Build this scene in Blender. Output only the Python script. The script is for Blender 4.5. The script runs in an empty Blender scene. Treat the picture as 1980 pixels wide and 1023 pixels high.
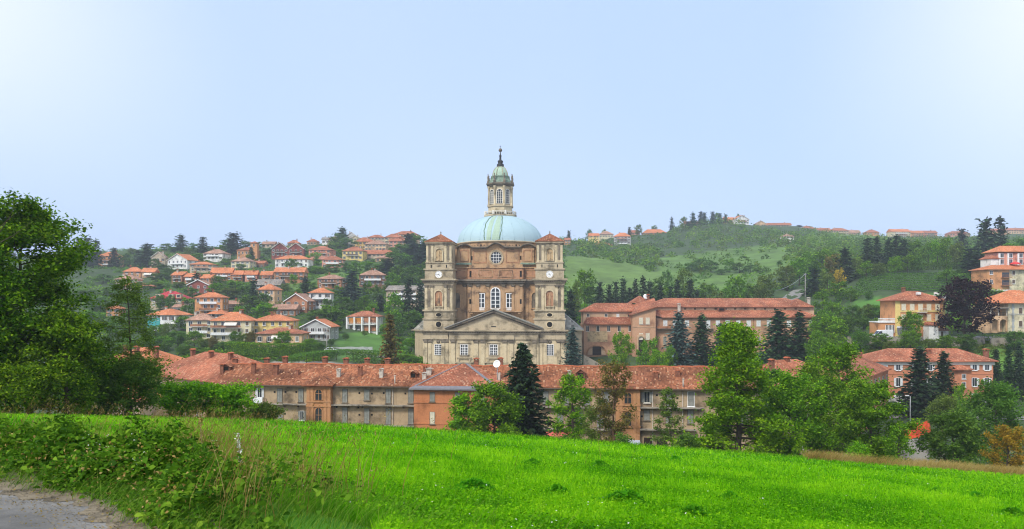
import bpy, math, random
import numpy as np
from mathutils import Vector, noise

# ------------------------------------------------------------------ camera, sky, sun, exposure
F, CX, HY, EZ = 1500.0, 990.0, 590.0, 24.0      # focal length in photo pixels, principal column, eye-level row, eye height over the piazza
sc = bpy.context.scene
COL = sc.collection
cd = bpy.data.cameras.new('camera')
cam = bpy.data.objects.new('camera', cd); COL.objects.link(cam)
cam.location = (0, 0, EZ); cam.rotation_euler = (math.radians(90), 0, 0)
cd.sensor_width = 36; cd.lens = 36 * F / 1980; cd.shift_y = (HY - 511.5) / 1980
cd.clip_start = 0.1; cd.clip_end = 6000
sc.camera = cam

SUN_EL, SUN_AZ = math.radians(45), math.radians(212)    # azimuth clockwise from +Y (the view direction)
w = bpy.data.worlds.new('World'); sc.world = w; w.use_nodes = True
nt = w.node_tree; nt.nodes.clear()
out = nt.nodes.new('ShaderNodeOutputWorld'); bg = nt.nodes.new('ShaderNodeBackground')
sky = nt.nodes.new('ShaderNodeTexSky'); sky.sky_type = 'NISHITA'; sky.sun_disc = False
sky.sun_elevation = SUN_EL; sky.sun_rotation = SUN_AZ
sky.air_density = 1.0; sky.dust_density = 3.0; sky.ozone_density = 1.0; sky.altitude = 500
tc = nt.nodes.new('ShaderNodeTexCoord')
veil = nt.nodes.new('ShaderNodeMix'); veil.data_type = 'RGBA'
veil.inputs[0].default_value = 0.86
nt.links.new(sky.outputs[0], veil.inputs[6])
cir = nt.nodes.new('ShaderNodeMix'); cir.data_type = 'RGBA'
cir.inputs[6].default_value = (3.15, 4.1, 6.1, 1)        # thin bright overcast, bluish
cir.inputs[7].default_value = (5.6, 5.9, 6.2, 1)        # whiter cloud veil
nz = nt.nodes.new('ShaderNodeTexNoise'); nz.inputs['Scale'].default_value = 1.15; nz.inputs['Detail'].default_value = 2.0; nz.inputs['Roughness'].default_value = 0.4
mp = nt.nodes.new('ShaderNodeMapping'); mp.inputs['Location'].default_value = (0.0, 4.1, 0.35)
rp = nt.nodes.new('ShaderNodeMapRange'); rp.inputs[1].default_value = 0.42; rp.inputs[2].default_value = 0.78
nt.links.new(tc.outputs['Generated'], mp.inputs[0]); nt.links.new(mp.outputs[0], nz.inputs['Vector'])
sx0 = nt.nodes.new('ShaderNodeSeparateXYZ'); nt.links.new(tc.outputs['Generated'], sx0.inputs[0])
ab = nt.nodes.new('ShaderNodeMath'); ab.operation = 'ABSOLUTE'; nt.links.new(sx0.outputs[0], ab.inputs[0])
sm = nt.nodes.new('ShaderNodeMapRange'); sm.interpolation_type = 'SMOOTHSTEP'; sm.inputs[1].default_value = 0.3; sm.inputs[2].default_value = 0.62; sm.inputs[4].default_value = 1.0; nt.links.new(ab.outputs[0], sm.inputs[0])
el = nt.nodes.new('ShaderNodeMapRange'); el.interpolation_type = 'SMOOTHSTEP'; el.inputs[1].default_value = 0.05; el.inputs[2].default_value = 0.34; nt.links.new(sx0.outputs[2], el.inputs[0])
ml = nt.nodes.new('ShaderNodeMath'); ml.operation = 'MULTIPLY'; nt.links.new(sm.outputs[0], ml.inputs[0]); nt.links.new(el.outputs[0], ml.inputs[1])
ad_ = nt.nodes.new('ShaderNodeMath'); ad_.operation = 'MULTIPLY_ADD'; ad_.use_clamp = True; nt.links.new(rp.outputs[0], ad_.inputs[0]); ad_.inputs[1].default_value = 0.35; nt.links.new(ml.outputs[0], ad_.inputs[2])
nt.links.new(nz.outputs['Fac'], rp.inputs[0]); nt.links.new(ad_.outputs[0], cir.inputs[0])
nt.links.new(cir.outputs[2], veil.inputs[7]); nt.links.new(veil.outputs[2], bg.inputs[0])
bg.inputs[1].default_value = 0.092
nt.links.new(bg.outputs[0], out.inputs[0])
sd = bpy.data.lights.new('sun', 'SUN'); sd.energy = 1.5; sd.angle = math.radians(14); sd.color = (1, 0.95, 0.86)
so = bpy.data.objects.new('sun', sd); COL.objects.link(so)
so.rotation_euler = (math.radians(90) - SUN_EL, 0, -SUN_AZ + math.pi); so.location = (0, -20, 90)
sc.view_settings.view_transform = 'Standard'; sc.view_settings.look = 'None'
sc.view_settings.gamma = 1; sc.view_settings.use_curve_mapping = False
sc.view_settings.exposure = 1.08
sc.cycles.use_denoising = True; sc.cycles.filter_width = 1.1
sc.cycles.max_bounces = 6; sc.cycles.diffuse_bounces = 3; sc.cycles.volume_bounces = 0; sc.cycles.transmission_bounces = 3
sc.cycles.use_adaptive_sampling = True; sc.cycles.adaptive_threshold = 0.015

def W(x, y, D):                                  # photo pixel at depth D -> world point
    return ((x - CX) * D / F, D, EZ + (HY - y) * D / F)

# ------------------------------------------------------------------ materials
M = {}
def nodes_of(name, rough=0.85):
    m = bpy.data.materials.new(name); m.use_nodes = True
    t = m.node_tree; b = t.nodes['Principled BSDF']
    b.inputs['Roughness'].default_value = rough; b.inputs['Specular IOR Level'].default_value = 0.25
    M[name] = m
    return m, t, b
def N(t, kind, **kw):
    n = t.nodes.new(kind)
    for k, v in kw.items(): setattr(n, k, v)
    return n
def c4(c): return (c[0], c[1], c[2], 1)
def ramp(t, stops):
    r = t.nodes.new('ShaderNodeValToRGB'); e = r.color_ramp.elements
    while len(e) < len(stops): e.new(0.5)
    for k, (p, c) in enumerate(stops): e[k].position = p; e[k].color = c4(c)
    return r
def mulc(c, k): return tuple(min(1, v * k) for v in c)

def plaster(name, col, stain=0.35, scale=0.35, rough=0.9, dark=None, fine=6.0, streak=True):
    m, t, b = nodes_of(name, rough); L = t.links.new
    g = N(t, 'ShaderNodeNewGeometry')
    n1 = N(t, 'ShaderNodeTexNoise'); n1.inputs['Scale'].default_value = scale; n1.inputs['Detail'].default_value = 6; n1.inputs['Roughness'].default_value = 0.62
    L(g.outputs['Position'], n1.inputs['Vector'])
    mp = N(t, 'ShaderNodeMapping'); mp.inputs['Scale'].default_value = (1.6, 1.6, 0.14) if streak else (1, 1, 1)
    L(g.outputs['Position'], mp.inputs[0])
    n2 = N(t, 'ShaderNodeTexNoise'); n2.inputs['Scale'].default_value = 1.1; n2.inputs['Detail'].default_value = 4
    L(mp.outputs[0], n2.inputs['Vector'])
    dk = dark or mulc(col, 0.5)
    r1 = ramp(t, [(0.34, mulc(dk, 0.5 + 0.5 * (1 - stain))), (0.5, col), (0.7, mulc(col, 1.12))]); L(n1.outputs['Fac'], r1.inputs[0])
    mx = N(t, 'ShaderNodeMix', data_type='RGBA'); L(r1.outputs[0], mx.inputs[6]); mx.inputs[7].default_value = c4(mulc(dk, 0.8))
    mr = N(t, 'ShaderNodeMapRange'); mr.inputs[1].default_value = 0.55; mr.inputs[2].default_value = 0.85; mr.inputs[4].default_value = stain; L(n2.outputs['Fac'], mr.inputs[0])
    L(mr.outputs[0], mx.inputs[0])
    n3 = N(t, 'ShaderNodeTexNoise'); n3.inputs['Scale'].default_value = fine; n3.inputs['Detail'].default_value = 3; L(g.outputs['Position'], n3.inputs['Vector'])
    m3 = N(t, 'ShaderNodeMapRange'); m3.inputs[3].default_value = 0.82; m3.inputs[4].default_value = 1.18; L(n3.outputs['Fac'], m3.inputs[0])
    mm = N(t, 'ShaderNodeMix', data_type='RGBA', blend_type='MULTIPLY'); mm.inputs[0].default_value = 1
    L(mx.outputs[2], mm.inputs[6]); L(m3.outputs[0], mm.inputs[7]); L(mm.outputs[2], b.inputs['Base Color'])
    bp = N(t, 'ShaderNodeBump'); bp.inputs['Strength'].default_value = 0.25; bp.inputs['Distance'].default_value = 0.04; L(n3.outputs['Fac'], bp.inputs['Height']); L(bp.outputs[0], b.inputs['Normal'])
    return m

def tiles(name, c_dark, c_mid, c_light, lichen=(0.55, 0.4, 0.25), tw=0.24, tl=0.38, lich=0.1, moss=0.25):
    """curved clay tiles: courses along v, columns along u (roof UVs are in metres)"""
    m, t, b = nodes_of(name, 0.92); L = t.links.new
    uv = N(t, 'ShaderNodeUVMap'); sp = N(t, 'ShaderNodeSeparateXYZ'); L(uv.outputs[0], sp.inputs[0])
    def math_(op, a, bb):
        n = N(t, 'ShaderNodeMath', operation=op)
        for i, v in enumerate((a, bb)):
            if v is None: continue
            if isinstance(v, (int, float)): n.inputs[i].default_value = v
            else: L(v, n.inputs[i])
        return n.outputs[0]
    u = math_('DIVIDE', sp.outputs[0], tw); v = math_('DIVIDE', sp.outputs[1], tl)
    fu, fv = math_('FLOOR', u, None), math_('FLOOR', v, None)
    cb = N(t, 'ShaderNodeCombineXYZ'); L(fu, cb.inputs[0]); L(fv, cb.inputs[1])
    oi = N(t, 'ShaderNodeObjectInfo'); L(oi.outputs['Random'], cb.inputs[2])
    wn = N(t, 'ShaderNodeTexWhiteNoise', noise_dimensions='3D'); L(cb.outputs[0], wn.inputs['Vector'])
    rr = ramp(t, [(0.0, c_dark), (0.35, c_mid), (0.8, c_light), (1.0, mulc(c_light, 1.25))]); L(wn.outputs['Value'], rr.inputs[0])
    g = N(t, 'ShaderNodeNewGeometry')
    n1 = N(t, 'ShaderNodeTexNoise'); n1.inputs['Scale'].default_value = 0.22; n1.inputs['Detail'].default_value = 5; L(g.outputs['Position'], n1.inputs['Vector'])
    mr = N(t, 'ShaderNodeMapRange'); mr.inputs[1].default_value = 0.35; mr.inputs[2].default_value = 0.7; mr.inputs[3].default_value = 1 - moss * 1.6; mr.inputs[4].default_value = 1.15; L(n1.outputs['Fac'], mr.inputs[0])
    mm = N(t, 'ShaderNodeMix', data_type='RGBA', blend_type='MULTIPLY'); mm.inputs[0].default_value = 1; L(rr.outputs[0], mm.inputs[6]); L(mr.outputs[0], mm.inputs[7])
    n2 = N(t, 'ShaderNodeTexWhiteNoise', noise_dimensions='3D')
    ad = N(t, 'ShaderNodeVectorMath', operation='ADD'); ad.inputs[1].default_value = (17.3, 5.1, 3.7); L(cb.outputs[0], ad.inputs[0]); L(ad.outputs[0], n2.inputs['Vector'])
    th = math_('GREATER_THAN', n2.outputs['Value'], 1 - lich)
    mx = N(t, 'ShaderNodeMix', data_type='RGBA'); L(th, mx.inputs[0]); L(mm.outputs[2], mx.inputs[6]); mx.inputs[7].default_value = c4(lichen)
    L(mx.outputs[2], b.inputs['Base Color'])
    pu = math_('ABSOLUTE', math_('SUBTRACT', math_('FRACT', u, None), 0.5), None)
    hgt = math_('SUBTRACT', math_('MULTIPLY', math_('FRACT', v, None), -0.35), pu)
    bp = N(t, 'ShaderNodeBump'); bp.inputs['Strength'].default_value = 0.9; bp.inputs['Distance'].default_value = 0.12; L(hgt, bp.inputs['Height']); L(bp.outputs[0], b.inputs['Normal'])
    return m

def leafm(name, dark, mid, light, trans=0.35):
    m, t, b = nodes_of(name, 0.75); L = t.links.new; b.inputs['Specular IOR Level'].default_value = 0.08
    at = N(t, 'ShaderNodeAttribute', attribute_name='rnd'); oi = N(t, 'ShaderNodeObjectInfo')
    rr = ramp(t, [(0.0, dark), (0.5, mid), (1.0, light)]); L(at.outputs['Fac'], rr.inputs[0])
    hs = N(t, 'ShaderNodeHueSaturation'); mr = N(t, 'ShaderNodeMapRange'); mr.inputs[3].default_value = 0.86; mr.inputs[4].default_value = 1.14
    L(oi.outputs['Random'], mr.inputs[0]); L(mr.outputs[0], hs.inputs['Value'])
    mh = N(t, 'ShaderNodeMapRange'); mh.inputs[3].default_value = 0.493; mh.inputs[4].default_value = 0.51; L(oi.outputs['Random'], mh.inputs[0]); L(mh.outputs[0], hs.inputs['Hue'])
    L(rr.outputs[0], hs.inputs['Color']); L(hs.outputs[0], b.inputs['Base Color'])
    tr = N(t, 'ShaderNodeBsdfTranslucent'); L(hs.outputs[0], tr.inputs[0])
    ms = N(t, 'ShaderNodeMixShader'); ms.inputs[0].default_value = trans
    L(b.outputs[0], ms.inputs[1]); L(tr.outputs[0], ms.inputs[2]); L(ms.outputs[0], t.nodes['Material Output'].inputs[0])
    return m

def plain(name, col, rough=0.6, metal=0.0, var=0.12):
    m, t, b = nodes_of(name, rough); L = t.links.new
    b.inputs['Metallic'].default_value = metal
    g = N(t, 'ShaderNodeNewGeometry'); n1 = N(t, 'ShaderNodeTexNoise'); n1.inputs['Scale'].default_value = 2.3; n1.inputs['Detail'].default_value = 5
    L(g.outputs['Position'], n1.inputs['Vector'])
    rr = ramp(t, [(0.3, mulc(col, 1 - var)), (0.7, mulc(col, 1 + var))]); L(n1.outputs['Fac'], rr.inputs[0]); L(rr.outputs[0], b.inputs['Base Color'])
    return m

plaster('stone', (0.45, 0.37, 0.245), 0.45, 0.3, fine=3.0)
plaster('stone_light', (0.57, 0.47, 0.3), 0.45, 0.3, fine=3.0)
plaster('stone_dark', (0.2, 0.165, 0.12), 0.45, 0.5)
plaster('church_brick', (0.45, 0.285, 0.155), 0.5, 0.35, dark=(0.2, 0.13, 0.085), fine=2.0)
plaster('church_brick_red', (0.42, 0.225, 0.125), 0.5, 0.4, fine=2.0)
plaster('old_plaster', (0.42, 0.31, 0.19), 0.6, 0.3, dark=(0.2, 0.145, 0.09), fine=2.2)
plaster('bay_brick', (0.44, 0.22, 0.1), 0.4, 0.3, fine=4.0)
plaster('block_brick', (0.5, 0.195, 0.085), 0.18, 0.25, fine=5.0)
plaster('monastery_brick', (0.52, 0.3, 0.18), 0.4, 0.16, dark=(0.34, 0.17, 0.1), fine=2.0)
plaster('monastery_plaster', (0.56, 0.38, 0.24), 0.35, 0.2)
plaster('fresco', (0.5, 0.36, 0.2), 0.4, 0.9)
plaster('salmon', (0.55, 0.225, 0.12), 0.15, 0.2)
plaster('grey_concrete', (0.36, 0.34, 0.31), 0.3, 0.5)
plaster('wall_stone', (0.33, 0.29, 0.23), 0.5, 0.8)
plaster('white_wall', (0.74, 0.72, 0.68), 0.12)
plaster('cream_wall', (0.66, 0.58, 0.38), 0.15)
plaster('yellow_wall', (0.72, 0.55, 0.2), 0.12)
plaster('gold_wall', (0.62, 0.42, 0.14), 0.15)
plaster('peach_wall', (0.68, 0.45, 0.26), 0.12)
plaster('orange_wall', (0.6, 0.29, 0.13), 0.15)
plaster('brick_wall', (0.42, 0.19, 0.1), 0.25)
plaster('brown_wall', (0.3, 0.16, 0.1), 0.25)
plaster('pink_wall', (0.62, 0.28, 0.2), 0.15)
plaster('maroon_wall', (0.28, 0.08, 0.06), 0.2)
plaster('beige_wall', (0.54, 0.43, 0.3), 0.2)
plaster('grey_wall', (0.42, 0.43, 0.41), 0.2)
tiles('tiles_old', (0.21, 0.075, 0.036), (0.32, 0.112, 0.05), (0.41, 0.16, 0.075), lichen=(0.45, 0.25, 0.14), lich=0.06, moss=0.32)
tiles('tiles_new', (0.48, 0.15, 0.06), (0.57, 0.19, 0.08), (0.64, 0.24, 0.11), lich=0.02, moss=0.12)
tiles('tiles_red', (0.31, 0.1, 0.052), (0.41, 0.135, 0.068), (0.48, 0.18, 0.095), lichen=(0.5, 0.28, 0.17), lich=0.06, moss=0.25)
tiles('tiles_brown', (0.33, 0.17, 0.115), (0.43, 0.23, 0.155), (0.5, 0.29, 0.2), lich=0.04)
tiles('tiles_crimson', (0.36, 0.03, 0.04), (0.44, 0.045, 0.055), (0.5, 0.06, 0.07), lich=0.0, moss=0.08)
tiles('tiles_grey', (0.19, 0.165, 0.145), (0.27, 0.24, 0.21), (0.34, 0.3, 0.26), lich=0.05)
tiles('stone_slabs', (0.3, 0.29, 0.25), (0.42, 0.4, 0.35), (0.5, 0.48, 0.42), lichen=(0.2, 0.2, 0.17), tw=0.9, tl=0.8, lich=0.15)
plain('ridge_tile', (0.4, 0.12, 0.055), 0.9)
plain('chimney_brick', (0.24, 0.1, 0.06), 0.9, var=0.3)
plain('chimney_pale', (0.5, 0.45, 0.38), 0.9, var=0.25)
plain('copper', (0.39, 0.53, 0.57), 0.75, 0.0, 0.05)
plain('copper_green', (0.36, 0.48, 0.36), 0.6, 0.0, 0.12)
plain('copper_dark', (0.12, 0.2, 0.13), 0.7, 0.0, 0.3)
plain('verdigris', (0.2, 0.27, 0.2), 0.8, 0.0, 0.3)
plain('lead', (0.2, 0.19, 0.2), 0.6, 0.1, 0.15)
plain('iron', (0.035, 0.035, 0.035), 0.6, 0.3)
plain('white_paint', (0.8, 0.8, 0.78), 0.5)
plain('off_white', (0.66, 0.62, 0.53), 0.7)
plain('shutter_grey', (0.25, 0.25, 0.22), 0.7, 0, 0.2)
plain('shutter_brown', (0.14, 0.1, 0.07), 0.7, 0, 0.2)
plain('shutter_white', (0.66, 0.67, 0.66), 0.6)
plain('shutter_cream', (0.68, 0.62, 0.48), 0.6)
plain('dark_void', (0.012, 0.011, 0.01), 0.9)
plain('door_wood', (0.03, 0.02, 0.014), 0.7)
plain('awning_red', (0.55, 0.12, 0.1), 0.8)
plain('awning_cream', (0.7, 0.66, 0.58), 0.8)
plain('canopy_blue', (0.42, 0.48, 0.55), 0.4)
plain('sign_green', (0.05, 0.3, 0.17), 0.5)
plain('net_orange', (0.5, 0.07, 0.025), 0.8, 0, 0.3)
plain('parasol_red', (0.7, 0.06, 0.06), 0.8)
plain('car_white', (0.75, 0.76, 0.77), 0.25); plain('car_dark', (0.02, 0.022, 0.027), 0.25); plain('car_silver', (0.4, 0.42, 0.44), 0.3, 0.4); plain('car_red', (0.35, 0.03, 0.02), 0.3)
plain('tyre', (0.02, 0.02, 0.02), 0.9); plain('steel', (0.42, 0.43, 0.44), 0.5, 0.3)
plain('bark', (0.09, 0.07, 0.05), 0.95, 0, 0.35); plain('bark_red', (0.13, 0.075, 0.045), 0.95, 0, 0.3)
plain('teal', (0.05, 0.33, 0.32), 0.6); plain('wood_amber', (0.5, 0.2, 0.03), 0.6)
plain('stem', (0.22, 0.2, 0.07), 0.8, 0, 0.3)
m, t, b = nodes_of('glass', 0.08); b.inputs['Base Color'].default_value = (0.03, 0.035, 0.04, 1); b.inputs['Specular IOR Level'].default_value = 0.6
plaster('asphalt', (0.25, 0.24, 0.22), 0.08, 0.4, streak=False, fine=60)
plaster('gravel', (0.22, 0.18, 0.12), 0.5, 5.0, streak=False, fine=40)
plaster('piazza_paving', (0.36, 0.33, 0.28), 0.3, 0.2, streak=False)
leafm('leaf_mid', (0.035, 0.095, 0.004), (0.115, 0.26, 0.008), (0.31, 0.5, 0.02), 0.36)
leafm('leaf_fresh', (0.045, 0.13, 0.003), (0.15, 0.35, 0.006), (0.37, 0.58, 0.02), 0.38)
leafm('leaf_dark', (0.038, 0.095, 0.014), (0.095, 0.205, 0.022), (0.21, 0.35, 0.04), 0.4)
leafm('leaf_olive', (0.06, 0.1, 0.018), (0.14, 0.21, 0.03), (0.26, 0.34, 0.06), 0.42)
leafm('leaf_shade', (0.02, 0.06, 0.003), (0.09, 0.2, 0.006), (0.33, 0.48, 0.02), 0.36)
leafm('leaf_rust', (0.072, 0.072, 0.017), (0.160, 0.145, 0.029), (0.290, 0.189, 0.043))
leafm('leaf_yellow', (0.189, 0.160, 0.020), (0.406, 0.290, 0.026), (0.580, 0.348, 0.029))
leafm('leaf_purple', (0.012, 0.005, 0.008), (0.025, 0.011, 0.014), (0.055, 0.025, 0.025), 0.2)
leafm('needle_dark', (0.012, 0.03, 0.016), (0.03, 0.064, 0.027), (0.065, 0.115, 0.04), 0.15)
leafm('needle_green', (0.014, 0.046, 0.017), (0.035, 0.094, 0.029), (0.072, 0.160, 0.043), 0.2)
leafm('needle_blue', (0.029, 0.061, 0.051), (0.065, 0.123, 0.102), (0.131, 0.203, 0.160), 0.2)
leafm('leaf_hedge', (0.043, 0.123, 0.014), (0.102, 0.261, 0.022), (0.174, 0.392, 0.036))
leafm('grass_leaf', (0.04, 0.17, 0.002), (0.15, 0.4, 0.002), (0.34, 0.6, 0.01), 0.4)
leafm('tussock_leaf', (0.035, 0.23, 0.006), (0.075, 0.36, 0.008), (0.16, 0.5, 0.012), 0.5)
leafm('weed_leaf', (0.03, 0.105, 0.008), (0.1, 0.27, 0.012), (0.3, 0.5, 0.04), 0.4)
leafm('verge_blade', (0.04, 0.13, 0.008), (0.11, 0.25, 0.015), (0.28, 0.38, 0.05), 0.4)
leafm('dry_grass', (0.12, 0.09, 0.02), (0.3, 0.2, 0.05), (0.45, 0.34, 0.13), 0.35)
leafm('flower', (0.5, 0.5, 0.4), (0.65, 0.65, 0.55), (0.8, 0.8, 0.75), 0.2)

# ------------------------------------------------------------------ object helpers
def tag(o, label=None, cat=None, group=None, kind=None):
    for k, v in (('label', label), ('category', cat), ('group', group), ('kind', kind)):
        if v: o[k] = v
    return o
def empty(name, loc, rz=0, label=None, cat=None, group=None):
    o = bpy.data.objects.new(name, None); COL.objects.link(o); o.empty_display_size = 0.5
    o.location = loc; o.rotation_euler = (0, 0, rz)
    return tag(o, label, cat, group)
def link(name, me, parent=None, loc=None, rz=0, scale=None, mat=None):
    o = bpy.data.objects.new(name, me); COL.objects.link(o)
    if parent is not None: o.parent = parent
    if loc is not None: o.location = loc
    if rz: o.rotation_euler = (0, 0, rz)
    if scale is not None: o.scale = scale
    if mat is not None:
        if not me.materials: me.materials.append(None)
        o.material_slots[0].link = 'OBJECT'; o.material_slots[0].material = M[mat]
    return o

class MB:
    """collects faces (with UVs) and links them as one mesh"""
    def __init__(s): s.v = []; s.f = []; s.uv = []; s.sm = []
    def face(s, pts, uv=None, smooth=False):
        k = len(s.v); s.v += [tuple(p) for p in pts]; s.f.append(tuple(range(k, k + len(pts))))
        s.uv.append(uv); s.sm.append(smooth); return s
    def box(s, x0, x1, y0, y1, z0, z1):
        k = len(s.v)
        s.v += [(x0,y0,z0),(x1,y0,z0),(x1,y1,z0),(x0,y1,z0),(x0,y0,z1),(x1,y0,z1),(x1,y1,z1),(x0,y1,z1)]
        for q in ((0,1,5,4),(1,2,6,5),(2,3,7,6),(3,0,4,7),(4,5,6,7),(3,2,1,0)):
            s.f.append(tuple(k + i for i in q)); s.uv.append(None); s.sm.append(False)
        return s
    def prism(s, poly, z0, z1, plane='xy'):
        """poly extruded: 'xy' along z, 'xz' along y (z0, z1 then are y values)"""
        n = len(poly)
        if plane == 'xy': a = [(x, y, z0) for x, y in poly]; b = [(x, y, z1) for x, y in poly]
        else: a = [(x, z0, z) for x, z in poly]; b = [(x, z1, z) for x, z in poly]
        k = len(s.v); s.v += a + b
        for i in range(n):
            j = (i + 1) % n
            s.f.append((k + i, k + j, k + n + j, k + n + i)); s.uv.append(None); s.sm.append(False)
        s.f.append(tuple(k + n + i for i in range(n))); s.f.append(tuple(k + i for i in reversed(range(n))))
        s.uv += [None, None]; s.sm += [False, False]
        return s
    def lathe(s, prof, n=24, cx=0, cy=0, ex=1, ey=1, a0=0, a1=2 * math.pi, smooth=True, rot=0):
        full = abs(a1 - a0 - 2 * math.pi) < 1e-6; m = n if full else n + 1; k = len(s.v)
        for r, z in prof:
            for i in range(m):
                a = a0 + (a1 - a0) * i / n + rot
                s.v.append((cx + math.cos(a) * r * ex, cy + math.sin(a) * r * ey, z))
        for p in range(len(prof) - 1):
            for i in range(n):
                j = (i + 1) % m
                s.f.append((k + p*m + i, k + p*m + j, k + (p+1)*m + j, k + (p+1)*m + i)); s.uv.append(None); s.sm.append(smooth)
        return s
    def tube(s, pts, rad, n=6):
        P = [Vector(p) for p in pts]; k = len(s.v)
        for i, p in enumerate(P):
            d = (P[min(i + 1, len(P) - 1)] - P[max(i - 1, 0)]).normalized()
            a = d.orthogonal().normalized(); b = d.cross(a); r = rad[i] if isinstance(rad, (list, tuple)) else rad
            for j in range(n):
                t = 2 * math.pi * j / n; q = p + a * (math.cos(t) * r) + b * (math.sin(t) * r); s.v.append(tuple(q))
        for i in range(len(P) - 1):
            for j in range(n):
                j2 = (j + 1) % n
                s.f.append((k + i*n + j, k + i*n + j2, k + (i+1)*n + j2, k + (i+1)*n + j)); s.uv.append(None); s.sm.append(True)
        s.f.append(tuple(k + (len(P)-1)*n + j for j in range(n))); s.uv.append(None); s.sm.append(False)
        s.f.append(tuple(k + j for j in reversed(range(n)))); s.uv.append(None); s.sm.append(False)
        return s
    def mesh(s, name, mat=None):
        me = bpy.data.meshes.new(name); me.from_pydata(s.v, [], s.f)
        if any(u is not None for u in s.uv):
            d = me.uv_layers.new(name='UVMap').data; k = 0
            for f, u in zip(s.f, s.uv):
                for i in range(len(f)):
                    if u is not None: d[k].uv = u[i]
                    k += 1
        if any(s.sm): me.polygons.foreach_set('use_smooth', s.sm)
        if mat: me.materials.append(M[mat])
        return me
    def build(s, name, mat, parent=None, loc=None, rz=0): return link(name, s.mesh(name, mat), parent, loc, rz)

def slope(mb, pts, eave_dir=None):
    """one roof plane with UVs in metres: u along the first edge (the eave), v up the slope"""
    P = [Vector(p) for p in pts]; e = (P[1] - P[0]).normalized(); nrm = (P[1] - P[0]).cross(P[-1] - P[0]).normalized(); up = nrm.cross(e)
    off = random.random() * 50
    mb.face(pts, [((p - P[0]).dot(e) + off, (p - P[0]).dot(up)) for p in P])

def roof(mb, x0, x1, y0, y1, z, rise, kind='hip', th=0.18):
    """hip, pyr, gx (ridge along x), gy (gable to the front); eave rectangle at height z"""
    w_, d_ = x1 - x0, y1 - y0; xm, ym = (x0 + x1) / 2, (y0 + y1) / 2; r = z + rise
    A, B, C, D = (x0,y0,z), (x1,y0,z), (x1,y1,z), (x0,y1,z)
    if kind == 'hip':
        if w_ >= d_: i = d_ / 2 * 0.95; R0, R1 = (x0 + i, ym, r), (x1 - i, ym, r)
        else: R0 = R1 = None
        if R0: slope(mb, [A, B, R1, R0]); slope(mb, [B, C, R1]); slope(mb, [C, D, R0, R1]); slope(mb, [D, A, R0])
        else:
            i = w_ / 2 * 0.95; S0, S1 = (xm, y0 + i, r), (xm, y1 - i, r)
            slope(mb, [A, B, S0]); slope(mb, [B, C, S1, S0]); slope(mb, [C, D, S1]); slope(mb, [D, A, S0, S1])
    elif kind == 'pyr':
        R = (xm, ym, r)
        for p, q in ((A,B),(B,C),(C,D),(D,A)): slope(mb, [p, q, R])
    elif kind == 'gx':
        R0, R1 = (x0, ym, r), (x1, ym, r)
        slope(mb, [A, B, R1, R0]); slope(mb, [C, D, R0, R1]); mb.face([B, C, R1]); mb.face([D, A, R0])
    elif kind == 'gy':
        R0, R1 = (xm, y0, r), (xm, y1, r)
        slope(mb, [B, C, R1, R0]); slope(mb, [D, A, R0, R1]); mb.face([A, B, R0]); mb.face([C, D, R1])
    elif kind == 'flat':
        slope(mb, [A, B, C, D])
    b = z - th
    a, bb, c, d = (x0,y0,b), (x1,y0,b), (x1,y1,b), (x0,y1,b)
    mb.face([a, bb, B, A]); mb.face([bb, c, C, B]); mb.face([c, d, D, C]); mb.face([d, a, A, D]); mb.face([d, c, bb, a])
    return mb

def quads_mesh(name, P, rnd, mat=None, tri=False):
    """P: (n,4,3) or (n,3,3) array of faces; rnd: (n,) tint stored per vertex"""
    n, k, _ = P.shape
    me = bpy.data.meshes.new(name)
    me.vertices.add(n * k); me.vertices.foreach_set('co', np.ascontiguousarray(P, dtype=np.float32).ravel())
    me.loops.add(n * k); me.loops.foreach_set('vertex_index', np.arange(n * k, dtype=np.int32))
    me.polygons.add(n); me.polygons.foreach_set('loop_start', np.arange(0, n * k, k, dtype=np.int32))
    at = me.attributes.new('rnd', 'FLOAT', 'POINT'); at.data.foreach_set('value', np.repeat(np.clip(rnd, 0, 1), k).astype(np.float32))
    me.update(calc_edges=True)
    if mat: me.materials.append(M[mat])
    return me
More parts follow.
